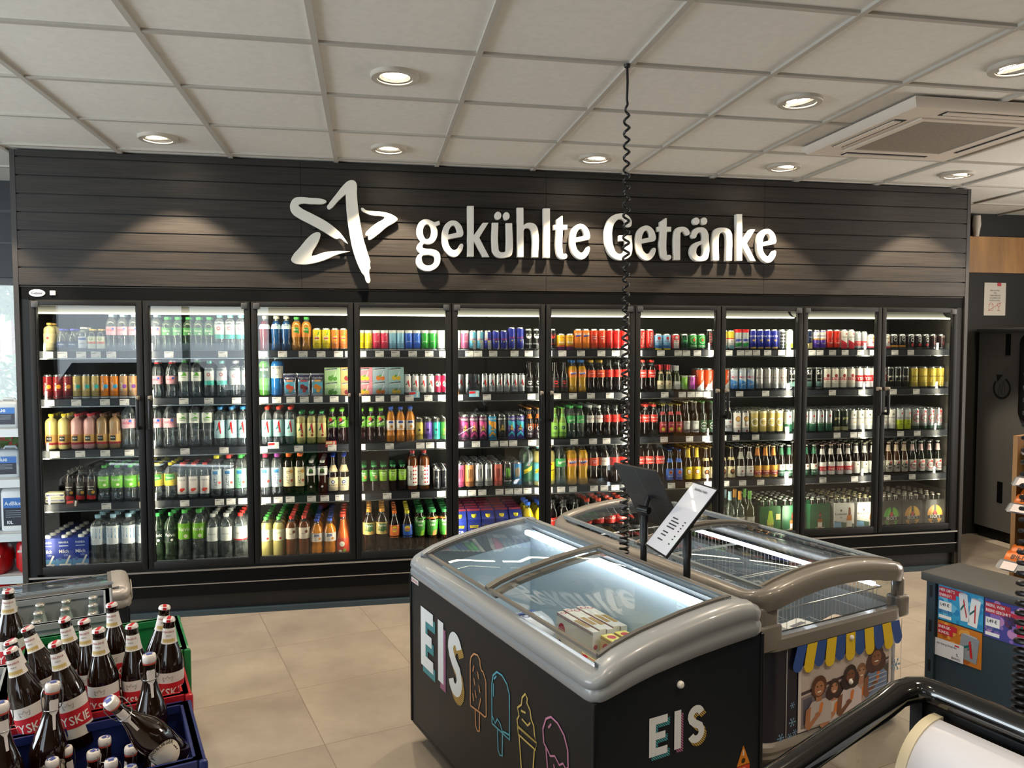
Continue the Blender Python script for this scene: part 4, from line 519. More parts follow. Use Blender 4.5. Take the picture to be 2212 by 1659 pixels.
STOCK=[
(1,'bourbon_black',0,[5.853,5.923]),
(1,'bourbon_white',0,[5.658,5.725,5.791]),
(1,'checker_can',0,[4.934]),
(1,'cola_can',0,[3.859,3.92]),
(1,'dark_can',0,[6.188,6.26]),
(1,'dots_can',0,[4.367,4.418]),
(1,'en_blue',0,[2.23,2.283]),
(1,'en_classic',0,[2.817,2.872]),
(1,'en_green',0,[2.337,2.39]),
(1,'en_ice',0,[2.124,2.176]),
(1,'en_light',0,[2.66,2.71]),
(1,'en_mauve',0,[2.607]),
(1,'en_pink',0,[2.019,2.071]),
(1,'en_tall',0,[2.927,2.986]),
(1,'en_white',0,[2.444,2.553]),
(1,'en_yellow',0,[1.914,1.967]),
(1,'en_zero',0,[2.762]),
(1,'face_red',0,[3.162,3.213]),
(1,'face_white',0,[3.044,3.099]),
(1,'flame_can',0,[5.318,5.376]),
(1,'gin',1,[0.041]),
(1,'heart_blue',0,[3.982,4.046]),
(1,'heart_red',0,[4.112]),
(1,'herbal',1,[0.284,0.335]),
(1,'ice_can',0,[4.484,4.536]),
(1,'icetea_orange',0,[1.752,1.805,1.858]),
(1,'icetea_yellow',0,[1.637,1.695]),
(1,'isotonic_blue',1,[1.38,1.443]),
(1,'isotonic_red',1,[1.309]),
(1,'korn',2,[0.232]),
(1,'lager_dark',0,[4.18]),
(1,'lager_star',0,[4.245,4.309]),
(1,'lime_white',0,[4.994]),
(1,'mezzo_can',0,[3.51,3.567]),
(1,'mix_can',0,[3.274,3.336]),
(1,'mix_red',0,[4.59,4.647]),
(1,'navy_can',0,[5.152]),
(1,'orange_can',0,[3.395,3.452]),
(1,'orange_water',1,[1.507,1.569]),
(1,'rum_can',0,[5.435,5.494]),
(1,'seltzer_can',0,[5.549,5.601]),
(1,'violet_can',0,[5.212,5.263]),
(1,'vodka',1,[0.112,0.174]),
(1,'vodka_can',0,[4.705,4.761,4.818,4.874]),
(1,'water_green',1,[0.719,0.782,0.845,0.907,0.97]),
(1,'water_pink',1,[0.395,0.459,0.524,0.589,0.655]),
(1,'water_teal',1,[1.033,1.097,1.161]),
(1,'whiskey_can',0,[5.997,6.061,6.125]),
(1,'zero_can',0,[3.623,3.678,3.732]),
(2,'box_blue',0,[2.041]),
(2,'box_green',0,[1.733]),
(2,'box_orange',0,[1.836]),
(2,'box_pink',0,[1.939]),
(2,'box_teal',0,[2.144]),
(2,'coffee_brown',0,[0.459,0.511]),
(2,'coffee_gold',0,[0.193,0.245,0.298]),
(2,'coffee_orange',0,[0.351,0.405]),
(2,'coffee_red',0,[0.026,0.082,0.138]),
(2,'cola_half_black',1,[3.624,3.687,3.75]),
(2,'cola_half_red',1,[3.872,3.938]),
(2,'cola_mix',1,[4.302,4.367,4.433,4.499]),
(2,'cup_green',0,[4.181]),
(2,'cup_pink',0,[4.238]),
(2,'face_bottle',1,[3.052,3.113,3.173]),
(2,'face_bottle_red',1,[3.234,3.296]),
(2,'five_can',1,[5.015,5.153,5.235]),
(2,'heart_can',1,[5.302,5.368,5.435,5.503]),
(2,'hop_black',1,[5.829,5.893,5.957]),
(2,'hop_gold',1,[6.032,6.114,6.191,6.258]),
(2,'mezzo_half',1,[3.492,3.559]),
(2,'mixx_can',1,[4.564,4.628,4.692]),
(2,'orange_half',1,[3.36,3.426]),
(2,'pouch_apple',0,[1.462]),
(2,'pouch_cherry',0,[1.55]),
(2,'pouch_orange',0,[1.637]),
(2,'red_can',1,[5.569,5.634,5.7,5.765]),
(2,'script_can',1,[4.761,4.824,4.887,4.95]),
(2,'sekt_red',2,[4.004,4.062]),
(2,'sekt_white',2,[4.125]),
(2,'sport_blue',1,[1.381]),
(2,'sport_green',1,[0.815,0.889]),
(2,'sport_lime',1,[1.305]),
(2,'sport_pink',1,[0.572,0.652,0.739]),
(2,'star_pack',0,[2.548,2.658]),
(2,'star_pink',0,[2.423,2.47]),
(2,'star_silver',0,[2.738,2.79,2.842,2.893,2.945,2.996]),
(2,'star_white',0,[2.221,2.272,2.323,2.374]),
(2,'water_grey',1,[1.121,1.193]),
(2,'water_teal',1,[0.967,1.042]),
(3,'big_green',1,[0.801,0.874,0.948]),
(3,'big_pink',1,[0.477,0.559,0.641,0.723]),
(3,'cherry_drink',2,[1.724,1.788,1.852,1.916,1.98,2.044]),
(3,'cola_half_black',4,[3.61,3.673,3.736]),
(3,'cola_half_red',3,[3.835,3.896,3.958]),
(3,'cola_light_half',4,[3.485,3.547]),
(3,'cola_orange',5,[3.052,3.115]),
(3,'forest_can',5,[5.389,5.455]),
(3,'fruit_beer',4,[4.024,4.083,4.141]),
(3,'gold_can',5,[4.725,4.791,4.857,4.923]),
(3,'grey_beer',4,[4.2,4.267]),
(3,'key_can',5,[6.052,6.118,6.184,6.251]),
(3,'knight_can',5,[4.997,5.129,5.193,5.258,5.323]),
(3,'lemon_can',5,[5.917,5.982]),
(3,'lime_half',4,[3.349,3.414]),
(3,'melon_bottle',5,[3.174,3.231,3.288]),
(3,'milk_berry',2,[0.181,0.254]),
(3,'milk_cocoa',2,[0.327,0.399]),
(3,'milk_vanilla',2,[0.035,0.108]),
(3,'multi_juice',1,[2.108,2.172,2.236]),
(3,'rock_black',4,[2.859]),
(3,'rock_blue',4,[2.792]),
(3,'rock_gold',2,[2.296]),
(3,'rock_green',3,[2.466]),
(3,'rock_pink',4,[2.605,2.666,2.728]),
(3,'rock_purple',4,[2.924,2.985]),
(3,'rock_teal',2,[2.409]),
(3,'rock_violet',2,[2.353]),
(3,'silver_beer',4,[4.466,4.525]),
(3,'star_apple',2,[1.529,1.594,1.659]),
(3,'star_beer',4,[4.328,4.398]),
(3,'star_blue',3,[1.023,1.094,1.165]),
(3,'star_red',2,[1.316,1.388,1.46]),
(3,'wheat_can',5,[4.591,4.655]),
(3,'white_can',5,[5.524,5.589,5.654,5.72,5.785,5.851]),
(4,'active_dark',4,[1.445,1.516]),
(4,'active_green',4,[1.145]),
(4,'active_pink',4,[1.299]),
(4,'active_purple',3,[1.373]),
(4,'active_red',4,[1.071]),
(4,'active_yellow',4,[0.998]),
(4,'berry_water',2,[0.793,0.86,0.928]),
(4,'blue_beer',3,[4.078,4.147]),
(4,'claw_green',5,[2.898]),
(4,'claw_mango',5,[2.964]),
(4,'claw_orange',5,[2.637]),
(4,'claw_pink',5,[2.571]),
(4,'claw_red',5,[2.831]),
(4,'claw_white',5,[2.703,2.766]),
(4,'cola_light_litre',2,[3.593]),
(4,'cola_litre_black',2,[3.671,3.748]),
(4,'cola_litre_red',3,[3.857,3.931,4.005]),
(4,'dark_juice',3,[0.134,0.196,0.258]),
(4,'dots_bottle',1,[2.249,2.326]),
(4,'dots_dark',4,[2.413,2.469]),
(4,'edel_beer',3,[4.759,4.823,4.886]),
(4,'herb_drink',4,[1.588,1.659]),
(4,'key_beer',3,[6.038,6.111,6.184,6.258]),
(4,'key_gold_beer',3,[5.834,5.9,5.968]),
(4,'knight_beer',3,[4.948,5.009,5.147,5.214]),
(4,'lemon_water',3,[0.56,0.64,0.72]),
(4,'lime_litre',2,[3.278]),
(4,'lime_water',3,[0.328,0.404,0.481]),
(4,'mate',2,[1.728,1.797]),
(4,'mezzo_litre',2,[3.514]),
(4,'monk_beer',3,[4.354,4.42,4.486,4.553]),
(4,'orange_litre',2,[3.357,3.435]),
(4,'red_beer',3,[5.282,5.352,5.422,5.493]),
(4,'swing_beer',3,[4.628,4.696]),
(4,'tea_green',3,[2.056,2.118,2.181]),
(4,'tea_peach',3,[1.862,1.925,1.994]),
(4,'tonic_blue',1,[3.118]),
(4,'tonic_dark',1,[3.038]),
(4,'tonic_yellow',1,[3.199]),
(4,'white_beer',3,[5.56,5.63,5.7,5.77]),
(4,'yellow_beer',3,[4.219,4.284]),
(5,'big_black',3,[0.643,0.723]),
(5,'big_blue',3,[0.294,0.382,0.471,0.559]),
(5,'big_lime',4,[0.805,0.89]),
(5,'big_white',5,[0.974,1.056]),
(5,'big_white_red',5,[1.141]),
(5,'bigtea_green',4,[2.294]),
(5,'bigtea_peach',4,[2.377,2.461]),
(5,'cola_big_black',2,[3.208,3.291,3.374]),
(5,'cola_big_red',4,[3.459,3.542,3.626,3.71]),
(5,'icetea_carton',4,[2.562,2.658,2.754,2.85,2.948]),
(5,'juice_glass',4,[1.787,1.871]),
(5,'lemon_blue',4,[2.209]),
(5,'lemon_orange',4,[2.125]),
(5,'lemon_pet',2,[3.036,3.119]),
(5,'milk',5,[0.016,0.109,0.203]),
(5,'orange_pet',5,[1.62,1.703]),
(5,'pack_green',2,[5.01,5.233]),
(5,'pack_key_gold',2,[6.003,6.196]),
(5,'pack_key_green',2,[5.826]),
(5,'pack_lime',2,[4.835]),
(5,'pack_white',2,[5.431,5.618]),
(5,'spritz_green',5,[1.302,1.382]),
(5,'spritz_red',5,[1.461,1.539]),
(5,'tea_black',4,[1.958,2.043]),
(5,'wine_blue',1,[4.533]),
(5,'wine_green',1,[4.455]),
(5,'wine_lime',1,[4.688]),
(5,'wine_orange',1,[4.61]),
]
TAGS={
1:[0.056,0.135,0.24,0.323,0.411,0.744,1.063,1.306,1.426,1.553,1.665,1.775,1.845,1.924,2.037,2.14,2.252,2.361,2.455,2.628,2.687,2.79,2.936,3.034,3.17,3.269,3.401,3.546,3.649,3.814,3.98,4.108,4.17,4.252,4.363,4.491,4.581,4.642,4.704,4.792,4.9,4.966,5.143,5.206,5.307,5.409,5.536,5.639,5.82,5.953],
2:[0.055,0.205,0.367,0.479,0.571,0.825,0.974,1.139,1.307,1.385,1.473,1.556,1.643,1.744,1.842,1.948,2.036,2.135,2.229,2.353,2.445,2.556,2.747,3.053,3.232,3.344,3.473,3.608,3.807,4.011,4.142,4.208,4.268,4.328,4.578,4.781,5.312,5.552,5.814,6.008],
3:[0.076,0.219,0.361,0.499,0.826,1.059,1.296,1.517,1.727,1.912,2.096,2.299,2.363,2.434,2.56,2.671,2.796,2.862,2.926,3.058,3.18,3.354,3.489,3.586,4.009,4.199,4.324,4.453,4.554,4.707,4.97,5.357,5.493,5.555,5.712,5.883,6.025],
4:[0.359,0.579,0.817,1.025,1.095,1.167,1.311,1.384,1.459,1.593,1.677,1.771,1.906,2.078,2.263,2.435,2.579,2.642,2.713,2.831,2.898,2.96,3.025,3.103,3.174,3.262,3.346,3.498,3.572,3.651,4.067,4.199,4.343,4.479,4.611,4.752,4.971,5.249,5.508,5.779,5.991],
}
# ================================================================ THE SHOP
HC = 2.8304
DARK = M('#15181b', .55); NAVY = M('#141a20', .5); BLACK = M('#0b0c0d', .45); SLATE = M('#2b3136', .42)
struct('floor', MB().box(-3.2, 8.6, -8.3, 2.4, -.12, 0, floor_mat()))
TILE = grained('#dcd9d2', '#e2dfd8', (30, 30, 30), .9, .06, .35, .65); BAR = M('#b4afa6', .6)
cl = MB(); cl.box(-3.2, 8.6, -8.3, 2.4, HC+.09, HC+.1, TILE)
ds = [(2.09, -1.609, 0, 'bright round downlight shining near the camera, over the aisle'), (3.983, -1.62, 1, 'round downlight beside the ceiling air unit'), (4.624, -2.185, 1, 'round downlight at the edge beyond the air unit'),
      (.831, -.394, 2, 'wall washer downlight nearest the window end, over the slats'), (2.095, -.388, 2, 'wall washer downlight above the star emblem'), (3.352, -.385, 2, 'wall washer downlight beside the hanging coiled cable'),
      (4.616, -.388, 2, 'wall washer downlight below the air unit, over the slats'), (5.886, -.396, 2, 'wall washer downlight at the far end of the slats')]
def tile_cell(x0, x1, y0, y1):
    hole = next((d for d in ds if x0 < d[0] < x1 and y0 < d[1] < y1), None); z = HC+.012
    if not hole: cl.add([(x0, y0, z), (x0, y1, z), (x1, y1, z), (x1, y0, z)], [[0, 1, 2, 3]], TILE); return
    cx, cy = hole[:2]; n = 40; inn = []; out = []
    for i in range(n):
        a = 2*math.pi*(i+.5)/n; c, s_ = math.cos(a), math.sin(a); k = min(((x1-cx) if c > 0 else (x0-cx))/c, ((y1-cy) if s_ > 0 else (y0-cy))/s_)
        inn.append((cx+.079*c, cy+.079*s_, z)); out.append((cx+k*c, cy+k*s_, z))
    cl.add(inn+out, [[i, (i+1) % n, n+(i+1) % n, n+i] for i in range(n)], TILE)
    for X in (x0, x1):
        for Y in (y0, y1):
            j = min(range(n), key=lambda q: min(((out[q][0]+out[(q+1) % n][0])/2-X)**2+((out[q][1]+out[(q+1) % n][1])/2-Y)**2, 9)); cl.add([out[j], out[(j+1) % n], (X, Y, z)], [[0, 1, 2]], TILE)
xs_ = [-3.2]+[.5195+i*.63 for i in range(-5, 13)]+[8.6]; ys_ = [-8.3]+[-.1026+j*.6066 for j in range(-13, 5)]+[2.4]
for xa, xb in zip(xs_, xs_[1:]):
    for ya, yb in zip(ys_, ys_[1:]): tile_cell(xa, xb, ya, yb)
i = -6
while .5195+i*.63 < 8.6:
    x = .5195+i*.63
    if x > -3.2: cl.box(x-.012, x+.012, -8.3, 2.4, HC, HC+.02, BAR)
    i += 1
for j in range(-14, 5):
    y = -.1026+j*.6066
    if -8.3 < y < 2.4: cl.box(-3.2, 8.6, y-.012, y+.012, HC+.0015, HC+.02, BAR)
struct('ceiling', cl)
WALLP = M('#cfcac2', .8)
# back wall: window bay on the window side, solid behind the coolers, oak band on the far side
wb = MB(); wb.box(-3.2, -.05, .99, 1.14, 2.17, HC+.05, NAVY); wb.box(-3.2, -.05, .985, 1.0, 2.62, 2.64, M('#2c343b', .4)); wb.box(-3.2, -.05, .975, .99, 2.40, 2.415, M('#222a30', .4))
wb.box(-3.2, -.05, .99, 1.14, 0, .42, NAVY); wb.box(-.05, 6.34, .99, 1.14, 0, HC+.05, DARK)
struct('wall_back', wb)
OAK = grained('#8a6234', '#c08f52', (9, 9, 1.1), .5, .05, .3, .75)
wr = MB(); wr.box(6.34, 8.6, .94, 1.1, 0, HC+.05, M('#1d1d1b', .7))
struct('wall_back_far', wr)
struct('trim_1', MB().box(6.34, 8.6, .915, .939, 2.325, 2.64, OAK))
wf = MB()
WALLQ = M('#6a655e', .8)
for a, b in ((-3.2, -2.9), (.35, 8.6)): wf.box(a, b, -8.3, -8.15, 0, HC, WALLQ)
wf.box(-2.9, .35, -8.3, -8.15, 0, .3, WALLQ).box(-2.9, .35, -8.3, -8.15, 2.6, HC, WALLQ).box(-1.0, -.9, -8.28, -8.17, .3, 2.6, M('#1c2023', .4))
struct('wall_front', wf)
wl = MB(); wl.box(-3.35, -3.2, -8.3, -5.1, 0, HC, WALLP); wl.box(-3.35, -3.2, -1.3, 2.4, 0, HC, WALLP); wl.box(-3.35, -3.2, -5.1, -1.3, 0, .5, WALLP); wl.box(-3.35, -3.2, -5.1, -1.3, 2.7, HC, WALLP)
struct('wall_left', wl)
struct('wall_right', MB().box(8.6, 8.75, -8.3, 2.4, 0, HC, M('#4a4540', .8)))
FRM = M('#1c2023', .4)
def window(n, x0, x1, z0, z1, y):
    f = MB(); t = .05
    f.box(x0, x0+t, y-.03, y+.03, z0, z1, FRM).box(x1-t, x1, y-.03, y+.03, z0, z1, FRM).box(x0+t, x1-t, y-.03, y+.03, z0, z0+t, FRM).box(x0+t, x1-t, y-.03, y+.03, z1-t, z1, FRM)
    o = struct(f'window_{n}', f); obj('pane', MB().box(x0+t, x1-t, y-.004, y+.004, z0+t, z1-t, PANE), o); return o
window(1, -3.2, -.05, .42, 2.17, 1.06)
# outside, seen past the coolers: brick house, downpipe, shrubs, red car roof
def brick_mat():
    def f(nt, p):
        b = nd(nt, 'ShaderNodeTexBrick'); b.inputs['Color1'].default_value = lin('#b4684e'); b.inputs['Color2'].default_value = lin('#a25a44'); b.inputs['Mortar'].default_value = lin('#b8a698'); b.inputs['Scale'].default_value = 1
        b.inputs['Brick Width'].default_value = .25; b.inputs['Row Height'].default_value = .083; b.inputs['Mortar Size'].default_value = .006
        c = nd(nt, 'ShaderNodeTexCoord'); s = nd(nt, 'ShaderNodeSeparateXYZ'); k = nd(nt, 'ShaderNodeCombineXYZ'); L = nt.links.new
        L(c.outputs['Object'], s.inputs[0]); L(s.outputs[0], k.inputs[0]); L(s.outputs[2], k.inputs[1]); L(k.outputs[0], b.inputs[0]); L(b.outputs[0], p.inputs['Base Color'])
    return tex_mat('brick', f)
hs = thing('brick_house', 'red brick house wall outside, seen through the window beside the coolers', 'building', (-3.3, 7.5, 0))
obj('facade', MB().box(-4.5, 3.0, 0, .3, -.3, 6, brick_mat()), hs)
obj('window_frame', MB().box(-2.2, -1.0, -.05, .02, 1.0, 2.5, M('#e8e8e6')).box(-2.1, -1.1, -.06, -.04, 1.1, 2.4, M('#404a50', .1)), hs)
dp = MB(); dp.tube([(.36, -.12, 5), (.36, -.12, 3.3), (.22, -.12, 3.0), (.1, -.12, 2.75), (.06, -.12, 2.5), (.06, -.12, -.3)], .07, M('#eef0f0', .4), 10); obj('downpipe', dp, hs)
struct('path', MB().box(-12, 8, 2.4, 12, -.25, -.12, M('#8c8a86', .9)))
def shrub(name, label, loc, rx, ry, rz, n, cols, leaf=.06):
    t = thing(name, label, 'shrub', loc); mb = MB(); ms = [M(c, .6) for c in cols]
    for _ in range(n):
        a = random.uniform(0, 6.283); e = random.uniform(-1, 1); q = random.uniform(.55, 1)**.5; c = Vector((rx*q*math.cos(a)*math.sqrt(1-e*e), ry*q*math.sin(a)*math.sqrt(1-e*e), rz*(1+q*e)))
        d = Vector((random.uniform(-1, 1), random.uniform(-1, 1), random.uniform(-.3, 1))).normalized(); w = d.cross(Vector((.3, .5, .8))).normalized()*leaf*.45; d = d*leaf
        mb.add([c-d, c+w, c+d, c-w], [[0, 1, 2, 3]], random.choice(ms))
    obj('foliage', mb, t, 0); obj('stem', MB().tube([(0, 0, 0), (.02, .01, rz*.7), (0, 0, rz*1.4)], .03, M('#4a3a28')), t); return t
shrub('garden_shrub', 'leafy green shrub outside the window beside the coolers', (-1.35, 3.2, -.12), .75, .5, .86, 2600, ('#6fa048', '#8cbc5e', '#558638', '#a4cc78'))
shrub('maple_branch', 'maple leaves hanging at the top of the window', (-1.15, 2.9, 1.95), .5, .3, .2, 420, ('#7cb04a', '#9cc864', '#5f9038'), .09)
car = thing('parked_car', 'red car parked outside behind the shrub', 'car', (-1.9, 5.2, -.12))
cb = MB(); cb.loft([[(x, y, .35) for x, y in ((-2, -.8), (2, -.8), (2, .8), (-2, .8))], [(x, y, .85) for x, y in ((-2.05, -.85), (2.05, -.85), (2.05, .85), (-2.05, .85))], [(x, y, 1.0) for x, y in ((-1.9, -.8), (1.8, -.8), (1.8, .8), (-1.9, .8))]], M('#c01a2c', .2, 0, .8)); obj('body', cb, car)
obj('cabin', MB().loft([[(x, y, 1.0) for x, y in ((-1.2, -.75), (1.1, -.75), (1.1, .75), (-1.2, .75))], [(x, y, 1.45) for x, y in ((-.8, -.6), (.6, -.6), (.6, .6), (-.8, .6))]], M('#c8d0d4', .1)), car)
for x, y in ((-1.3, -.8), (1.3, -.8), (-1.3, .8), (1.3, .8)):
    w = MB(); w.tube([(x, y-.1, .33), (x, y+.1, .33)], .33, M('#161616', .7), 20); obj('wheel', w, car)
sv = thing('parked_car', 'dark parked car outside the shop front, showing only as a reflection in the cooler doors', 'car', (-1.6, -10.4, -.1))
b = MB(); b.loft([[(x, y, z) for x, y in ((-a, -.85), (a2, -.85), (a2, .85), (-a, .85))] for z, a, a2 in ((.3, 2.0, 2.1), (.7, 2.15, 2.2), (.95, 2.1, 2.0), (1.0, 1.9, 1.6))], M('#14161a', .2, 0, .8)); obj('body', b, sv)
obj('cabin', MB().loft([[(x, y, z) for x, y in ((-a, -k), (a2, -k), (a2, k), (-a, k))] for z, a, a2, k in ((.99, 1.9, 1.0, .8), (1.5, 1.6, .5, .65))], M('#1c2126', .1, 0, .8)), sv)
for x in (-1.3, 1.35):
    for y in (-.8, .8): obj('wheel', MB().tube([(x, y-.1, .33), (x, y+.1, .33)], .33, M('#101010', .7), 20), sv)
obj('tail_lamp', MB().box(2.12, 2.2, .5, .86, .75, .92, M('#a01820', .2)), sv)
struct('pavement', MB().box(-12, 12, -16, -8.3, -.25, -.1, M('#9a9892', .9)))
# ---------------------------------------------------------------- fascia above the coolers
def slat_mat():
    def f(nt, p):
        n = noise(nt, coords(nt, (3.2, 1, 140)), 1, 5, .65); n2 = noise(nt, coords(nt, (.9, 1, 14), loc=(3, 0, 1)), 1, 3)
        a = nd(nt, 'ShaderNodeMath', operation='MULTIPLY_ADD'); a.inputs[1].default_value = .5; nt.links.new(n2, a.inputs[0]); nt.links.new(n, a.inputs[2])
        nt.links.new(ramp(nt, a.outputs[0], '#121110', '#37322d', .5, 1.0), p.inputs['Base Color']); p.inputs['Roughness'].default_value = .5; p.inputs['Specular IOR Level'].default_value = .35
        b = nd(nt, 'ShaderNodeBump'); b.inputs['Strength'].default_value = .25; b.inputs['Distance'].default_value = .002; nt.links.new(n, b.inputs['Height']); nt.links.new(b.outputs[0], p.inputs['Normal'])
    return tex_mat('dark_wood', f)
SLAT = slat_mat(); EDGE = M('#2a2623', .5)
fa = MB(); fa.box(-.05, 6.308, .0, .03, 2.046, HC, BLACK)
zs = [HC, 2.787, 2.680, 2.573, 2.466, 2.359, 2.251, 2.144, 2.046]
for k in range(8):
    for x0, x1 in ((-.05, 1.56), (1.562, 3.128), (3.13, 4.69), (4.692, 6.308)): fa.box(x0, x1, -.012, .0, zs[k+1]+(.008 if k < 7 else .0), zs[k], SLAT)
fa.box(-.078, -.05, -.014, .97, 0, HC, EDGE); fa.box(6.308, 6.335, -.014, .93, 0, HC, EDGE)
struct('wall_fascia', fa)
SIGNW = M('#d9d7ce', .35); SIGNB = M('#e8e6df', .3)
t = thing('star_emblem', 'large white open star emblem on the black slats before the lettering', 'emblem', (1.83, -.05, 2.36))
for ct in EMBLEM: curve_solid([[(p[0]-1.83, p[1]-2.36)+tuple(p[2:]) for p in ct]], .012, -.012, .002, SIGNW, 'stroke', t)
obj('spacer', MB().box(-.015, .0, .012, .037, -.1, -.07, BLACK), t)
for x_, z_ in ((.03, .11), (-.19, .06), (-.21, -.15), (.21, .04)): obj('spacer', MB().box(x_-.01, x_+.01, .012, .037, z_-.012, z_+.012, BLACK), t)
seen = {}
words = ['gekühlte']*8+['Getränke']*8
for k, (ch, cts) in enumerate(LETTERS):
    cx = sum(p[0] for p in cts[0])/len(cts[0]); cz = 2.4; w = words[k]; idx = k % 8; n_same = [i for i, c in enumerate(w) if c == ch]
    lab = f'white raised letter {ch} of {w}' if len(n_same) == 1 else f'white raised letter {ch}, {ORD[n_same.index(idx)]} {ch} of {w}'
    t = thing('sign_letter', lab+(' on black slats'), 'letter', (cx, -.05, cz), 0, 'wall lettering over the coolers')
    main = [c for c in cts]; sub = lambda cs: [[(p[0]-cx, p[1]-cz)+tuple(p[2:]) for p in c] for c in cs]
    if ch in 'üä':
        body = cts[:-2]; curve_solid(sub(body), .02, -.02, .003, SIGNB, 'letter_body', t)
        for d in cts[-2:]: curve_solid(sub([d]), .02, -.02, .003, SIGNB, 'dot', t)
    else: curve_solid(sub(main), .02, -.02, .003, SIGNB, 'letter_body', t)
    obj('spacer', MB().box(-.006, .006, .02, .037, -.03, .0, BLACK), t)
# ---------------------------------------------------------------- downlights
RING = M('#b9b2a6', .45); REFL = M('#e9e4da', .12, .6)
for x, y, kind, lab in ds:
    t = thing('downlight', lab, 'ceiling light', (x, y, HC), 0, 'recessed ceiling lights')
    obj('trim_ring', MB().lathe([(.078, .0), (.076, -.006), (.1, -.007), (.104, -.003), (.104, .012)], 36, RING, capb=False, capt=False), t)
    obj('housing', MB().lathe([(.078, .004), (.078, .055), (.0, .058)], 28, M('#14120f', .6), capb=False, capt=False), t)
    g = MB(); g.lathe([(.068, .0), (.066, -.003), (.058, .006), (.045, .012)], 28, REFL, capb=False, capt=False); lamp = obj('lamp_reflector', g, t)
    d = obj('lamp_disc', MB().lathe([(.0, .010), (.058, .007), (.058, .014)], 28, glow('#fff1d8', 26), capb=False, capt=False), lamp)
    tilt = {0: 0, 1: .18, 2: .42}[kind]; lamp.rotation_euler = (tilt if kind == 2 else 0, -tilt if kind == 1 else 0, 0); lamp.location = (0, 0, .004)
    light('SPOT', (0, 0, -.012), SPOT_WALL_W if kind == 2 else SPOT_W, WARM, parent=t, spot_size=math.radians(92 if kind == 2 else 120), spot_blend=.18 if kind == 2 else .7, shadow_soft_size=.03, rot=(.06 if kind == 2 else 0, 0, 0))
for x, y in ((5.876, -1.62), (7.146, -.39), (-.43, -.39)): light('SPOT', (x, y, HC-.012), SPOT_WALL_W if x < 0 else SPOT_W*1.3, WARM, spot_size=math.radians(92 if x < 0 else 140), spot_blend=.2 if x < 0 else .7, shadow_soft_size=.04)  # first two unseen, added to brighten the return machine; last an out-of-view washer
for x in (.8, 2.1, 3.4, 4.6, 5.9):      # the same downlights further back in the shop, over and behind the viewer
    for y in (-3.5, -5.3, -7.0): light('SPOT', (x, y, HC-.012), SPOT_W, WARM, spot_size=math.radians(120), spot_blend=.7, shadow_soft_size=.05)
# ---------------------------------------------------------------- ceiling air unit
AW = M('#d9cfc2', .5); AD = M('#1b1a1e', .6)
t = thing('air_conditioner', 'white square ceiling air conditioner cassette with grey intake grille', 'air conditioner', (4.93, -1.33, HC))
f = MB(); a0, a1 = .475, .45
f.loft([[(-a0, -a0, .0), (a0, -a0, 0), (a0, a0, 0), (-a0, a0, 0)], [(-a0, -a0, -.012), (a0, -a0, -.012), (a0, a0, -.012), (-a0, a0, -.012)], [(-a1, -a1, -.042), (a1, -a1, -.042), (a1, a1, -.042), (-a1, a1, -.042)]], AW)
obj('cover_frame', f, t)
obj('intake_grille', MB().box(-.27, .27, -.27, .27, -.047, -.042, grained('#7d7468', '#8d8376', (60, 60, 60), .8)), t, 0)
obj('grille_border', MB().box(-.31, .31, -.31, -.275, -.05, -.042, AW).box(-.31, .31, .275, .31, -.05, -.042, AW).box(-.31, -.275, -.275, .275, -.05, -.042, AW).box(.275, .31, -.275, .275, -.05, -.042, AW), t)
for sx, sy in ((0, -1), (0, 1), (-1, 0), (1, 0)):
    v = MB(); w = MB()
    if sx == 0: v.box(-.26, .26, sy*.385-.03, sy*.385+.03, -.0445, -.042, AD); w.box(-.25, .25, sy*.392-.024, sy*.392+.016, -.05, -.045, AW)
    else: v.box(sx*.385-.03, sx*.385+.03, -.26, .26, -.0445, -.042, AD); w.box(sx*.392-.024, sx*.392+.016, -.25, .25, -.05, -.045, AW)
    q = obj('air_outlet', v, t, 0); obj('louvre_blade', w, q)
# ================================================================ GLASS-DOOR COOLERS
SH = {1: 1.655, 2: 1.362, 3: 1.046, 4: .717, 5: .318}
FRAME = M('#121314', .55, 0, 0, .25); GASK = M('#0c0d0e', .6); INN = M('#2b2c26', .55); RAILM = M('#24272d', .35); ALU = M('#b9bcbf', .25, .9); HAND = M('#101010', .35)
def canopy_mat():
    m, nt, o = new_mat('lamp_diffuser'); e = nd(nt, 'ShaderNodeEmission'); c = nd(nt, 'ShaderNodeTexCoord'); s = nd(nt, 'ShaderNodeSeparateXYZ'); r = nd(nt, 'ShaderNodeMapRange'); L = nt.links.new
    L(c.outputs['Object'], s.inputs[0]); L(s.outputs[2], r.inputs[0]); r.inputs[1].default_value = 1.886; r.inputs[2].default_value = 1.94; r.inputs[3].default_value = 1.0; r.inputs[4].default_value = .12
    p = nd(nt, 'ShaderNodeMath', operation='POWER'); p.inputs[1].default_value = 1.6; L(r.outputs[0], p.inputs[0]); e.inputs[0].default_value = lin('#fff2cf'); L(p.outputs[0], e.inputs[1]); L(e.outputs[0], o.inputs[0]); return m
CANW = canopy_mat()
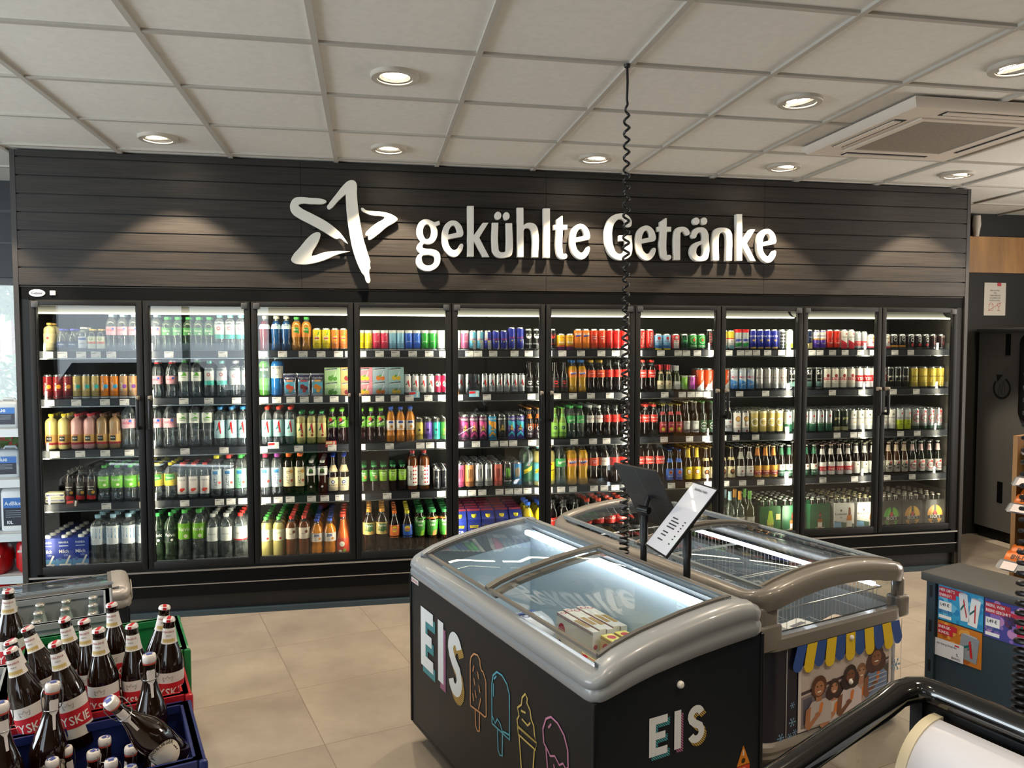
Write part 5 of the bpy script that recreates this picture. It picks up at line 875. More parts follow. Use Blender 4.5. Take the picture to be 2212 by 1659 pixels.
for u in range(5):
    x0, x1 = 1.25*u, 1.25*(u+1); e0, e1 = (x0-.03 if u == 0 else x0), (x1+.04 if u == 4 else x1)
    t = thing('display_refrigerator', f'{ORD[u]} glass-door drinks cooler from the window end, black, stocked on five levels', 'refrigerator', (x0, 0, 0), 0, 'row of drinks coolers')
    k = lambda a: a-x0
    c = MB(); c.box(k(e0), k(e1), .80, .84, .0, 2.03, INN).box(k(e0), k(e1), .03, .80, .27, SH[5]-.002, INN).box(k(e0), k(e1), .1, .80, 1.955, 2.03, INN)
    if u == 0: c.box(-.05, -.03, -.0, .84, .0, 2.03, BLACK)
    if u == 4: c.box(1.29, 1.308-.0, -.0, .84, .0, 2.03, M('#3a3833', .2))
    obj('cabinet', c, t)
    hx0, hx1 = (-.05 if u == 0 else 0), (1.308 if u == 4 else 1.25)
    h = MB().box(hx0, hx1, -.004, .1, 1.962, 2.034, M('#060708', .7, 0, 0, .12)).box(hx0, hx1, -.006, .0, 2.034, 2.041, M('#3a342c', .3, .5)); obj('header_panel', h, t)
    kk = MB(); kk.box(hx0, hx1, .0, .1, .205, .285, M('#050505', .7, 0, 0, .12)); kk.box(hx0, hx1, -.002, .1, .13, .199, M('#060606', .7, 0, 0, .12)); kk.box(hx0, hx1, .03, .1, .03, .13, BLACK)
    if u == 0: kk.box(-.05, -.002, -.002, .02, .285, 1.962, M('#0d1114', .5, 0, 0, .25))
    if u == 4: kk.box(1.252, 1.308, -.002, .02, .285, 1.962, M('#0f0c0a', .5, 0, 0, .25))
    obj('kick_panel', kk, t)
    obj('plinth', MB().box(hx0, hx1, -.004, .1, .0, .032, M('#2b3a42', .5)), t)
    obj('chrome_strip', MB().box(hx0+.0, hx1, -.008, .0, .285, .296, ALU).box(hx0, hx1, -.004, .0, .199, .205, ALU), t)
    # canopy with its lamp
    cn = MB(); pr = [(.075+.10*math.sin(a)*1.0, 1.889+.05*(1-math.cos(a))) for a in [math.pi/2*i/6 for i in range(7)]]
    cn.loft([[(k(e0)+.01, p[0], p[1]) for p in pr], [(k(e1)-.01, p[0], p[1]) for p in pr]], CANW, closed=False, caps=False); canopy = obj('lamp_canopy', cn, t)
    obj('lamp_tube', MB().box(k(e0)+.02, k(e1)-.02, .070, .092, 1.880, 1.888, glow('#fff0cc', LED_CANOPY)), canopy, 0)
    for xx in (.008, .625, 1.242):
        o = obj('lamp_strip', MB().box(xx-.004, xx+.004, .028, .034, .40, 1.87, glow('#fff1d6', LED_SHELF)), t, 0)
    for xa_, xb_ in ((0, .022), (.605, .645), (1.228, 1.25)): obj('mullion', MB().box(xa_, xb_, .0185, .024, .31, 1.957, GASK), t)
    for lv in (1, 2, 3, 4):
        z = SH[lv]
        sh = obj('shelf', MB().box(k(e0)+.004, k(e1)-.004, .105, .76, z-.02, z-.001, M('#2a2b2c', .4, .3)), t)
        obj('price_rail', MB().prism([(.098, z-.046), (.104, z-.046), (.104, z-.002), (.096, z-.002)], k(e0)+.006, k(e1)-.006, RAILM, 'x') if 0 else MB().loft([[(k(e0)+.006, y, zz) for y, zz in ((.098, z-.044), (.104, z-.044), (.104, z-.003), (.1, z-.003))], [(k(e1)-.006, y, zz) for y, zz in ((.098, z-.044), (.104, z-.044), (.104, z-.003), (.1, z-.003))]], RAILM).box(k(e0)+.006, k(e1)-.006, .094, .104, z-.051, z-.045, ALU), sh)
        obj('front_riser', MB().box(k(e0)+.008, k(e1)-.008, .101, .1035, z-.002, z+.048, ACRYL), sh, 0)
    for d in (0, 1):
        a, b = .625*d+.003, .625*(d+1)-.003; w = .031
        f = MB(); f.rbox(a, a+w, -.018, .018, .312, 1.957, FRAME, .004).rbox(b-w, b, -.018, .018, .312, 1.957, FRAME, .004).rbox(a+w-.002, b-w+.002, -.018, .018, 1.926, 1.957, FRAME, .004).rbox(a+w-.002, b-w+.002, -.018, .018, .312, .358, FRAME, .004)
        f.box(a+w, a+w+.006, -.012, .014, .358, 1.926, GASK).box(b-w-.006, b-w, -.012, .014, .358, 1.926, GASK)
        dr = obj('door', f, t)
        obj('pane', MB().box(a+w+.001, b-w-.001, -.003, .003, .359, 1.925, PANE), dr, 0)
        hx = .594 if d == 0 else .663
        hd = MB(); hd.rbox(hx-.008, hx+.008, -.062, -.044, 1.19, 1.37, HAND, .004); hd.rbox(hx-.008, hx+.008, -.062, -.016, 1.355, 1.383, M('#8a8276', .4), .004); hd.rbox(hx-.008, hx+.008, -.058, -.016, 1.178, 1.2, HAND, .004)
        obj('handle', hd, dr)
        cx = a+.012 if d == 0 else b-.052
        obj('hinge_cap', MB().rbox(cx, cx+.04, -.023, .0, 1.912, 1.95, M('#3c3e40', .5), .005), dr)
    if u == 0:
        bd = MB(); bd.lathe([(.044, .0), (.044, .004), (.0, .005)], 28, M('#dcdad4', .3)); bd.v = [(x*1.0-.0+.045, -.004-z, y*.5+1.998) for x, y, z in bd.v]; put_text(bd, 'Celsior', .015, lambda a, b: (a+.045, -.0098, b+1.991), M('#3a4468')); obj('maker_badge', bd, t)
        obj('thermometer', MB().rbox(.115, .145, -.012, -.002, 1.985, 2.013, M('#e2ded6', .4), .003), t)
# ================================================================ DRINKS
PROF = {
 'round': [(0, .8), (.02, .95), (.05, 1), (.72, 1), (.78, .97), (.83, .85), (.87, .62), (.89, .42), (.91, .38), (.93, .38)],
 'wave': [(0, .85), (.03, 1), (.12, 1), (.2, .9), (.28, .86), (.36, .95), (.42, 1), (.7, 1), (.74, .97), (.8, .85), (.86, .6), (.9, .4), (.93, .38)],
 'hour': [(0, .85), (.03, 1), (.2, 1), (.28, .88), (.33, .92), (.38, 1), (.64, 1), (.7, .95), (.78, .75), (.85, .5), (.9, .4), (.93, .38)],
 'cola': [(0, .85), (.03, 1), (.12, 1), (.2, .93), (.3, .88), (.38, .95), (.44, 1), (.68, 1), (.74, .92), (.82, .66), (.88, .46), (.92, .4)],
 'taper': [(0, .6), (.02, .78), (.2, .8), (.36, .78), (.42, .84), (.6, .95), (.76, 1), (.82, .95), (.86, .7), (.89, .55), (.92, .5)],
 'cone': [(0, .95), (.03, 1), (.3, 1), (.5, .8), (.7, .54), (.85, .44), (.92, .42)],
 'flask': [(0, .8), (.04, 1), (.42, 1), (.6, .9), (.74, .55), (.8, .4), (.9, .38)],
 'beer': [(0, .93), (.02, 1), (.5, 1), (.58, .93), (.66, .7), (.74, .5), (.84, .42), (.93, .40), (.94, .45), (.965, .45)],
 'long': [(0, .93), (.02, 1), (.56, 1), (.62, .93), (.68, .72), (.74, .54), (.82, .45), (.93, .4), (.94, .45), (.965, .45)],
 'euro': [(0, .93), (.02, 1), (.5, 1), (.56, .96), (.64, .75), (.72, .55), (.84, .46), (.93, .41), (.94, .46), (.965, .46)],
 'wine': [(0, .93), (.02, 1), (.55, 1), (.62, .9), (.68, .6), (.73, .42), (.8, .38), (.96, .36), (.965, .40), (.99, .4)],
}
PROF['square'] = PROF['round']
def radius_fn(d):
    P = PROF[d['prof']]; R, h = d['r'], d['h']; glass = d['capk'] in ('crown', 'wine'); ref = .42 if glass else .38
    nf = min(.5, (.0125 if glass else .0118)/R)
    if R > .04 and not glass: nf = .0135/R
    pts = [(z*h, R*(nf+(r-ref)*(1-nf)/(1-ref) if r > .3 else r)) for z, r in P]
    def f(z):
        if z <= pts[0][0]: return pts[0][1]
        for (a, ra), (b, rb) in zip(pts, pts[1:]):
            if z <= b: return ra+(rb-ra)*(z-a)/(b-a)
        return pts[-1][1]
    return pts, f
def wrap_decor(mb, deco, Rf, R, h, e=.0004):
    for d in deco:
        e += .00018
        def mp(x, z): a = x/R; r = Rf(z)+e; return (r*math.sin(a), -r*math.cos(a), z)
        if d[0] == 'B':
            z0, z1 = d[1]*h, d[2]*h; n = 24
            mb.loft([[((Rf(z)+e)*math.sin(6.2832*i/n), -(Rf(z)+e)*math.cos(6.2832*i/n), z) for i in range(n)] for z in (z0, z1)], M(d[3], .4), caps=False)
        else: flat_decor(mb, d, mp, h)
def flat_decor(mb, d, mp, h):
    if d[0] == 'T':
        _, s, x, z, size, col, rot, b = d; q = 0
        if rot == 0: put_text(mb, s, size, mp, M(col, .4), x, z*h-size*.0, 0, bold=b, sx=.9)
        else: put_text(mb, s, size, mp, M(col, .4), x+size*.5*math.sin(math.radians(rot)), z*h-size*.5*math.cos(math.radians(rot)), rot, bold=b, sx=.9)
        return
    if d[0] == 'D': vs, fs = disc2d(d[1], d[2]*h, d[3]); c = d[4]
    elif d[0] == 'S': vs, fs = star2d(d[1], d[2]*h, d[3]); c = d[4]
    elif d[0] == 'R': vs, fs = ribbon(arc(d[1], d[2]*h, d[3], 0, 360, 24)[:-1], d[4], True); c = d[5]
    elif d[0] == 'Q': vs, fs = quad2d([(x, z*h) for x, z in d[1]]); c = d[2]
    mb.add([mp(*p) for p in vs], fs, M(c, .4))
def build_can(d, root):
    r, h = d['r'], d['h']; b = MB(); metal = d['base'] in ('#c9cbcd', '#cfd1d2', '#c8ccce', '#c6c4be', '#c4c8c8', '#d9dadb', '#b8babc')
    base = M(d['base'], .28, .55 if metal else 0, .3); alu = M('#c2c5c8', .25, .85)
    b.lathe([(r*.72, 0), (r*.8, .002), (r*.97, .009), (r, .013), (r, h-.013), (r*.97, h-.010), (r*.84, h-.003)], 24, base, mats=[alu, alu, alu, base, base, alu], capt=False)
    wrap_decor(b, d['deco'], lambda z: r, r, h, .0002)
    o = obj('can_body', b, root, 50)
    l = MB(); l.lathe([(r*.84, h-.004), (r*.86, h-.001), (r*.84, h), (r*.79, h-.0035), (.0, h-.0035)], 24, alu, capb=False, capt=False); l.box(-.006, .006, -.012, .008, h-.0034, h-.0018, alu)
    obj('can_lid', l, root)
def build_bottle(d, root):
    pts, Rf = radius_fn(d); R, h = d['r'], d['h']; glass = d['capk'] in ('crown', 'wine'); P = []; mats = []
    fl = d['fill']*h; liq = body_mat(d['body']); clearm = liq if glass else PETC
    zs = sorted(set([z for z, _ in pts]+([fl] if d['fill'] < 1 else [])))
    P = [(Rf(z), z) for z in zs]
    for a, b_ in zip(zs, zs[1:]): mats.append(liq if (d['fill'] >= 1 or b_ <= fl+1e-6) else clearm)
    sq = {'square': 4}.get(d['prof'], 0)
    b = MB(); b.lathe(P, 20, liq, mats=mats, sq=0)
    obj('bottle_body', b, root, 50)
    c = MB(); capm = M(d['cap'], .4)
    ck = d['capk']; zt = pts[-1][0]; rn = pts[-1][1]
    if ck == 'screw': c.lathe([(rn*1.25, h*.93-.001), (rn*1.3, h*.93+.001), (rn*1.3, h-.002), (rn*1.2, h)], 20, capm)
    elif ck == 'sport': c.lathe([(rn*1.25, h*.91), (rn*1.3, h*.93), (rn*1.2, h*.955), (rn*.7, h*.96)], 18, capm); c.lathe([(rn*.85, h*.955), (rn*.95, h*.97), (rn*.9, h*1.0)], 16, M('#dfe6ea', .2))
    elif ck == 'tall': c.lathe([(rn*1.3, h*.905), (rn*1.42, h*.915), (rn*1.36, h*.975), (rn*1.1, h)], 20, capm)
    elif ck == 'crown': c.lathe([(rn*1.12, h*.965-.001), (rn*1.16, h*.968), (rn*1.05, h*.99), (rn*.8, h)], 20, M(d['cap'], .3, .5))
    elif ck == 'wine': c.lathe([(rn*1.12, h*.80), (rn*1.08, h*.97), (rn*1.16, h*.972), (rn*1.14, h)], 18, M(d['cap'], .35, .2))
    obj('bottle_cap', c, root)
    lb = MB(); z0, z1, col = d['label']; n = 24; zz = [z0*h+(z1-z0)*h*i/5 for i in range(6)]
    def band(z0, z1, col):
        zz = [z0*h+(z1-z0)*h*i/5 for i in range(6)]
        lb.loft([[((Rf(z)+.0004)*math.sin(6.2832*i/n), -(Rf(z)+.0004)*math.cos(6.2832*i/n), z) for i in range(n)] for z in zz], M(col, .45), caps=False)
    band(z0, z1, col)
    wrap_decor(lb, d['deco'], Rf, R, h, .0005)
    obj('bottle_label', lb, root, 50)
    if d['neck']: lb = MB(); band(*d['neck']); obj('neck_label', lb, root, 50)
def build_box(d, root):
    w, dp, h = d['w'], d['d'], d['h']; k = d['k']; mp = lambda x, z: (x, -dp/2-.0006, z)
    base = M(d['base'], .4)
    if k == 'carton':
        b = MB(); hs = h*(.86 if d['cap'] else 1)
        if d['cap']:
            sl = d.get('slope', 0); hf = h*(1-sl-.08) if sl else h*.93
            b.prism([(-dp/2, 0), (dp/2, 0), (dp/2, h*.93), (dp/2*.2, h*.95), (-dp/2, hf)] if sl else [(-dp/2, 0), (dp/2, 0), (dp/2, h*.93), (-dp/2, h*.93)], -w/2, w/2, base, 'x')
            if sl: b.box(-w/2, w/2, dp*.08, dp*.12, h*.93, h, M('#8a2a3a' if random.random() < .4 else '#e4e2dc', .5))
            cp = MB(); zc = hf+(.012 if sl else .0); yc = -dp*.22
            cp.lathe([(.017, zc-.006), (.017, zc+.014), (.015, zc+.017)], 20, M(d['cap'], .4)); cp.v = [(x, y+yc, z) for x, y, z in cp.v]
        else: b.rbox(-w/2, w/2, -dp/2, dp/2, 0, h, base, .002, 1)
        pr = MB()
        for i, q in enumerate(d['deco']): flat_decor(b, q, (lambda e: (lambda x, z: (x, -dp/2-e, z)))(.0004+.00015*i), h)
        obj('carton_body', b, root, 30)
        if d['cap']: obj('carton_cap', cp, root)
    elif k == 'pouch':
        b = MB(); rings = []
        for i in range(9):
            t = i/8; z = h*t; th = dp/2*(1-t)**.8*(.9 if i else 1)+.001; ww = w/2*(.86+.14*abs(2*t-1)**1.5)
            rings.append([(ww*math.copysign(abs(math.cos(a))**.5, math.cos(a)), th*math.sin(a), z) for a in [6.2832*j/20 for j in range(20)]])
        b.loft(rings, M('#c8ccd2', .22, .8))
        th = lambda z: dp/2*(1-z/h)**.8*.9+.0016
        for i, q in enumerate(d['deco']): flat_decor(b, q, (lambda e: (lambda x, z: (x, -th(z)*(1-(x/(w/2))**4*.5)-e, z)))(.0006+.0002*i), h)
        obj('pouch_body', b, root, 50)
    elif k == 'fourpack':
        dd = D['star_silver']; al = M('#c9cbcd', .28, .6)
        for x in (-.0262, .0262):
            for y in (-.0262, .0262):
                b = MB(); r = .0255; hh = .132
                b.lathe([(r*.8, 0), (r, .008), (r, hh-.012), (r*.84, hh)], 20, al)
                if y < 0: wrap_decor(b, dd['deco'], lambda z: r, r, hh, .0002); b.v = [(p[0]+(0 if 0 else 0), p[1], p[2]) for p in b.v]
                b.v = [(p[0]+x, p[1]+y, p[2]) for p in b.v]; obj('can', b, root, 50)
        obj('shrink_film', MB().rbox(-.0535, .0535, -.0535, .0535, .002, .1335, clear('#e8ecee', .05, .12), .012, 3), root)
    elif k == 'six':
        b = MB(); hc = h*.74
        b.prism([(-w/2, 0), (w/2, 0), (w/2, hc), (w/2*.93, hc*1.12), (-w/2*.93, hc*1.12), (-w/2, hc)], -dp/2, dp/2, base)
        for x in (-.05, 0, .05):
            for y in (-.032, .032):
                t = MB(); t.lathe([(.016, h*.7), (.0125, h*.86), (.0125, h*.97)], 12, body_mat(d['glass'])); t.lathe([(.0145, h*.965), (.015, h*.97), (.012, h)], 14, M(d['crown'], .3, .5)); t.v = [(p[0]+x, p[1]+y, p[2]) for p in t.v]; obj('bottle_neck', t, root)
        for i, q in enumerate(d['deco']): flat_decor(b, (q[0],)+tuple(q[1:]), (lambda e: (lambda x, z: (x*w/.19, -dp/2-e, min(z, hc*1.1))))(.0004+.00015*i), hc*1.1)
        b.box(-w/2*.9, w/2*.9, -.002, .002, hc*1.1, h*.93, base)
        obj('cardboard_carrier', b, root, 30)
PROTO = {}
def proto(key):
    if key not in PROTO:
        d = D[key]; r = bpy.data.objects.new(d['name'], None); COL.objects.link(r); r.empty_display_size = .03
        {'can': build_can, 'bot': build_bottle}.get(d['k'], build_box)(d, r); PROTO[key] = [r, False]
    return PROTO[key]
YF = {1: .135, 2: .135, 3: .135, 4: .135, 5: .10}
for k, v in RAD.items(): D[k]['r'] = v
LEVEL = {1: 'top', 2: 'second', 3: 'third', 4: 'fourth', 5: 'bottom'}
runs = {}
for lv, key, rows, xs in STOCK:
    for x in xs: runs.setdefault((lv, D[key]['desc'], min(4, max(0, int(x/1.25)))), []).append((x, key, rows))
def place(key, x, y, z, label, cat, group, first=True):
    P = proto(key)
    if first and not P[1]: r = P[0]; P[1] = True
    else: r = dup(P[0], None if first else ('can_body', 'can_lid', 'bottle_body', 'bottle_cap', 'carton_body', 'carton_cap', 'cardboard_carrier', 'bottle_neck'))
    r.location = (x, y, z); tag(r, label, cat, group); return r
def short(words, n=16):
    w = words.split(); assert len(w) <= n, words; return words
for (lv, desc, u), L in sorted(runs.items()):
    L.sort(); n = len(L)
    for i, (x, key, rows) in enumerate(L):
        d = D[key]; dep = d.get('d', 2*d['r']); st = dep+.003; g = f'{desc}s on the {LEVEL[lv]} shelf'
        tail = f'{LEVEL[lv]} shelf, {ORD[u]} cooler'
        lab = f'{desc}, {tail}' if n == 1 else f'{desc}, {ORD[i]} of {NUM[n]} along front, {tail}'
        y = YF[lv]+dep/2
        if d.get('stack'):
            place(key, x, y, SH[lv], f'{desc}, lower of two stacked, {tail}', d['cat'], g); place(key, x, y, SH[lv]+d['h']+.0005, f'{desc}, upper of two stacked, {tail}', d['cat'], g); continue
        place(key, x, y, SH[lv], short(lab), d['cat'], g)
        for k in range(1, rows+1):
            if y+k*st+dep/2 > .79: break
            place(key, x+random.uniform(-.0004, .0004), y+k*st, SH[lv], short(f'{desc}, {ORD[k]} row' + ('' if n == 1 else f', {ORD[i]} file') + f', {tail}'), d['cat'], g, False)
bt = thing('butter_pack', 'pale yellow butter pack on the fourth shelf of the first cooler, lower one', 'butter', (.055, .165, SH[4]), 0, 'butter packs')
def butter(t):
    b = MB().rbox(-.055, .055, -.03, .03, 0, .032, M('#e6dcae', .5), .003, 1); b.add(*[[(x, -.0306, z) for x, z in quad2d([(-.05, .01), (.05, .01), (.05, .02), (-.05, .02)])[0]], quad2d([(0, 0)]*4)[1]], M('#4a4a8a')); put_text(b, 'KÆRGÅRDEN'.replace('Æ', 'A').replace('Å', 'A'), .007, lambda x, z: (x, -.031, z+.0115), M('#e8e4d0')); obj('wrapper', b, t, 30)
butter(bt); b2 = dup(bt); b2.location.z += .0325; b2['label'] = 'pale yellow butter pack on the fourth shelf of the first cooler, upper one'
# price tags in the rails
tp = None; allx = {}
for lv, xs in TAGS.items():
    for x in xs: allx.setdefault((lv, min(4, max(0, int(x/1.25)))), []).append(x)
for (lv, u), xs in sorted(allx.items()):
    xs.sort()
    for i, x in enumerate(xs):
        if tp is None:
            r = bpy.data.objects.new('price_tag', None); COL.objects.link(r); tp = r
            b = MB().box(-.0275, .0275, 0, .0008, -.019, .019, M('#e4e0dc', .6)); obj('card', b, r, 0)
            b = MB(); q = M('#5a5a60', .6)
            for zz, w in ((.011, .022), (.0075, .014)): b.box(-.024, -.024+w*1.5, -.0003, 0, zz, zz+.0022, q)
            put_text(b, '1.49', .006, lambda a, c: (a+.014, -.0004, c-.014), q); obj('print', b, r, 0)
        else: r = dup(tp)
        r.location = (x, .0965, SH[lv]-.0235); tag(r, f'white price tag, {ORD[i]} of {NUM[len(xs)]} on the {LEVEL[lv]} shelf rail, {ORD[u]} cooler', 'price tag', 'price tags on the shelf rails')
# little offer cards clipped to the risers
for x, lv, c1, c2, lab in ((2.262, 2, '#8cc4dc', RD, 'blue offer card with red corner on the second riser, second cooler'), (2.66, 2, '#8cc4dc', RD, 'blue offer card with red corner on the second riser, third cooler'),
    (2.52, 2, '#e08a4a', WH, 'orange offer card on the second riser, third cooler'), (1.72, 3, '#c8503a', '#d8cc9a', 'red offer card with popcorn picture on the third riser, second cooler'),
    (1.36, 3, '#c0d0d8', RD, 'pale offer card on the third riser, second cooler'), (.165, 4, '#3a2420', '#c83a30', 'dark offer card below the dark juice bottles, first cooler')):
    t = thing('offer_card', lab, 'offer card', (x, .0985, SH[lv]-.012), 0, 'offer cards on the risers')
    b = MB().box(-.034, .034, 0, .001, -.008, .034, M(c1, .5)); vs, fs = quad2d([(-.032, .012), (.008, .016), (.008, .03), (-.032, .028)]); b.add([(a, -.0005, c) for a, c in vs], fs, M(c2, .5)); vs, fs = quad2d([(.012, -.004), (.022, -.004), (.026, .028), (.016, .03)]); b.add([(a, -.0005, c) for a, c in vs], fs, M('#d8d4cc', .5)); obj('card', b, t, 0)
# ================================================================ CHEST FREEZERS
T18 = math.radians(18); UX = Vector((.309, -.951, 0)); VX = Vector((.951, .309, 0)); FB = Vector((2.556, -3.048, 0))
def fpos(y, x, z=0): return FB-UX*y+VX*x+Vector((0, 0, z))    # y away from the near end, x across, in the freezers' own directions
def rr(x0, x1, y0, y1, r, n=6):
    o = []
    for cx, cy, a in ((x1-r, y0+r, -90), (x1-r, y1-r, 0), (x0+r, y1-r, 90), (x0+r, y0+r, 180)): o += arc(cx, cy, r, a, a+90, n)
    return o
RIM = M('#8e9499', .3, 0, .3); LIDF = M('#7f7b74', .35, .3); LINER = M('#cfe0ea', .45); GASKET = M('#2c2e30', .5)
def hatch(col, bg='#15181d'):
    def f(nt, p):
        c = nd(nt, 'ShaderNodeTexCoord'); s = nd(nt, 'ShaderNodeSeparateXYZ'); L = nt.links.new; L(c.outputs['Object'], s.inputs[0])
        a = nd(nt, 'ShaderNodeMath', operation='ADD'); L(s.outputs[0], a.inputs[0]); L(s.outputs[1], a.inputs[1]); b = nd(nt, 'ShaderNodeMath', operation='ADD'); L(a.outputs[0], b.inputs[0]); L(s.outputs[2], b.inputs[1])
        d = nd(nt, 'ShaderNodeMath', operation='DIVIDE'); d.inputs[1].default_value = .0078; L(b.outputs[0], d.inputs[0]); fr = nd(nt, 'ShaderNodeMath', operation='FRACT'); L(d.outputs[0], fr.inputs[0])
        g = nd(nt, 'ShaderNodeMath', operation='GREATER_THAN'); g.inputs[1].default_value = .42; L(fr.outputs[0], g.inputs[0]); m = nd(nt, 'ShaderNodeMix', data_type='RGBA'); m.inputs['A'].default_value = lin(bg); m.inputs['B'].default_value = lin(col); L(g.outputs[0], m.inputs['Factor']); L(m.outputs['Result'], p.inputs['Base Color'])
    return tex_mat('hatched', f)
HT, HP, HY = hatch('#4fb0bc'), hatch('#c47aa8'), hatch('#d8b45a')
def eis(mp, x0, z0, h, w):
    """the three letters with hatched drop shadows; mp(x, z, lift)"""
    out = MB(); wh = M('#e6ecf0', .4); s = h*.2
    E_ = [(0, 0), (w, 0), (w, s), (s*1.05, s), (s*1.05, h*.4), (w*.86, h*.4), (w*.86, h*.6), (s*1.05, h*.6), (s*1.05, h-s), (w, h-s), (w, h), (0, h)]
    def rects(dx, dz, mat, lift):
        for a, b, c, d in ((0, 0, s*1.05, h), (s, 0, w, s), (s, h*.41, w*.88, h*.59), (s, h-s, w, h)): out.add([mp(x0+p+dx, z0+q+dz, lift) for p, q in ((a, b), (c, b), (c, d), (a, d))], [[0, 1, 2, 3]], mat)
    rects(h*.08, -h*.1, HT, .0008); rects(0, 0, wh, .0016)
    xi = x0+w*1.38
    for dx, dz, mat, lift in ((h*.08, -h*.1, HP, .0008), (0, 0, wh, .0016)): out.add([mp(xi+p+dx, z0+q+dz, lift) for p, q in ((0, 0), (s*1.1, 0), (s*1.1, h), (0, h))], [[0, 1, 2, 3]], mat)
    xs = x0+w*2.15; r = h*.2; k = w*.94
    pts = arc(xs+k/2, z0+h-h*.29, k/2-s*.45, 20, 180, 9, h*.19)+arc(xs+k/2, z0+h*.29+h*.0, k/2-s*.45, 100, 0, 7, h*.22)[0:0]+[(xs+s*.62, z0+h*.62), (xs+k*.42, z0+h*.53), (xs+k-s*.7, z0+h*.43)]+arc(xs+k/2, z0+h*.29, k/2-s*.45, 0, -160, 9, h*.19)
    vs, fs = ribbon(pts, s)
    for dx, dz, mat, lift in ((h*.08, -h*.1, HY, .0008), (0, 0, wh, .0016)): out.add([mp(a+dx, b+dz, lift) for a, b in vs], fs, mat)
    return out
def wavy(f, a, b, n=12): return [f(a+(b-a)*i/n) for i in range(n+1)]
ARCH = [(0, .79), (.03, .806), (.09, .832), (.18, .857), (.35, .887), (.45, .899), (.53, .905), (.59, .900), (.615, .87), (.62, .80)]
UND = [(.62, .80), (.5, .793), (.348, .780), (.18, .757), (0, .715)]
def arch_z(x):
    for (a, za), (b, zb) in zip(ARCH, ARCH[1:]):
        if a <= x <= b: return za+(zb-za)*(x-a)/(b-a)
    return ARCH[0][1] if x < 0 else ARCH[-1][1]
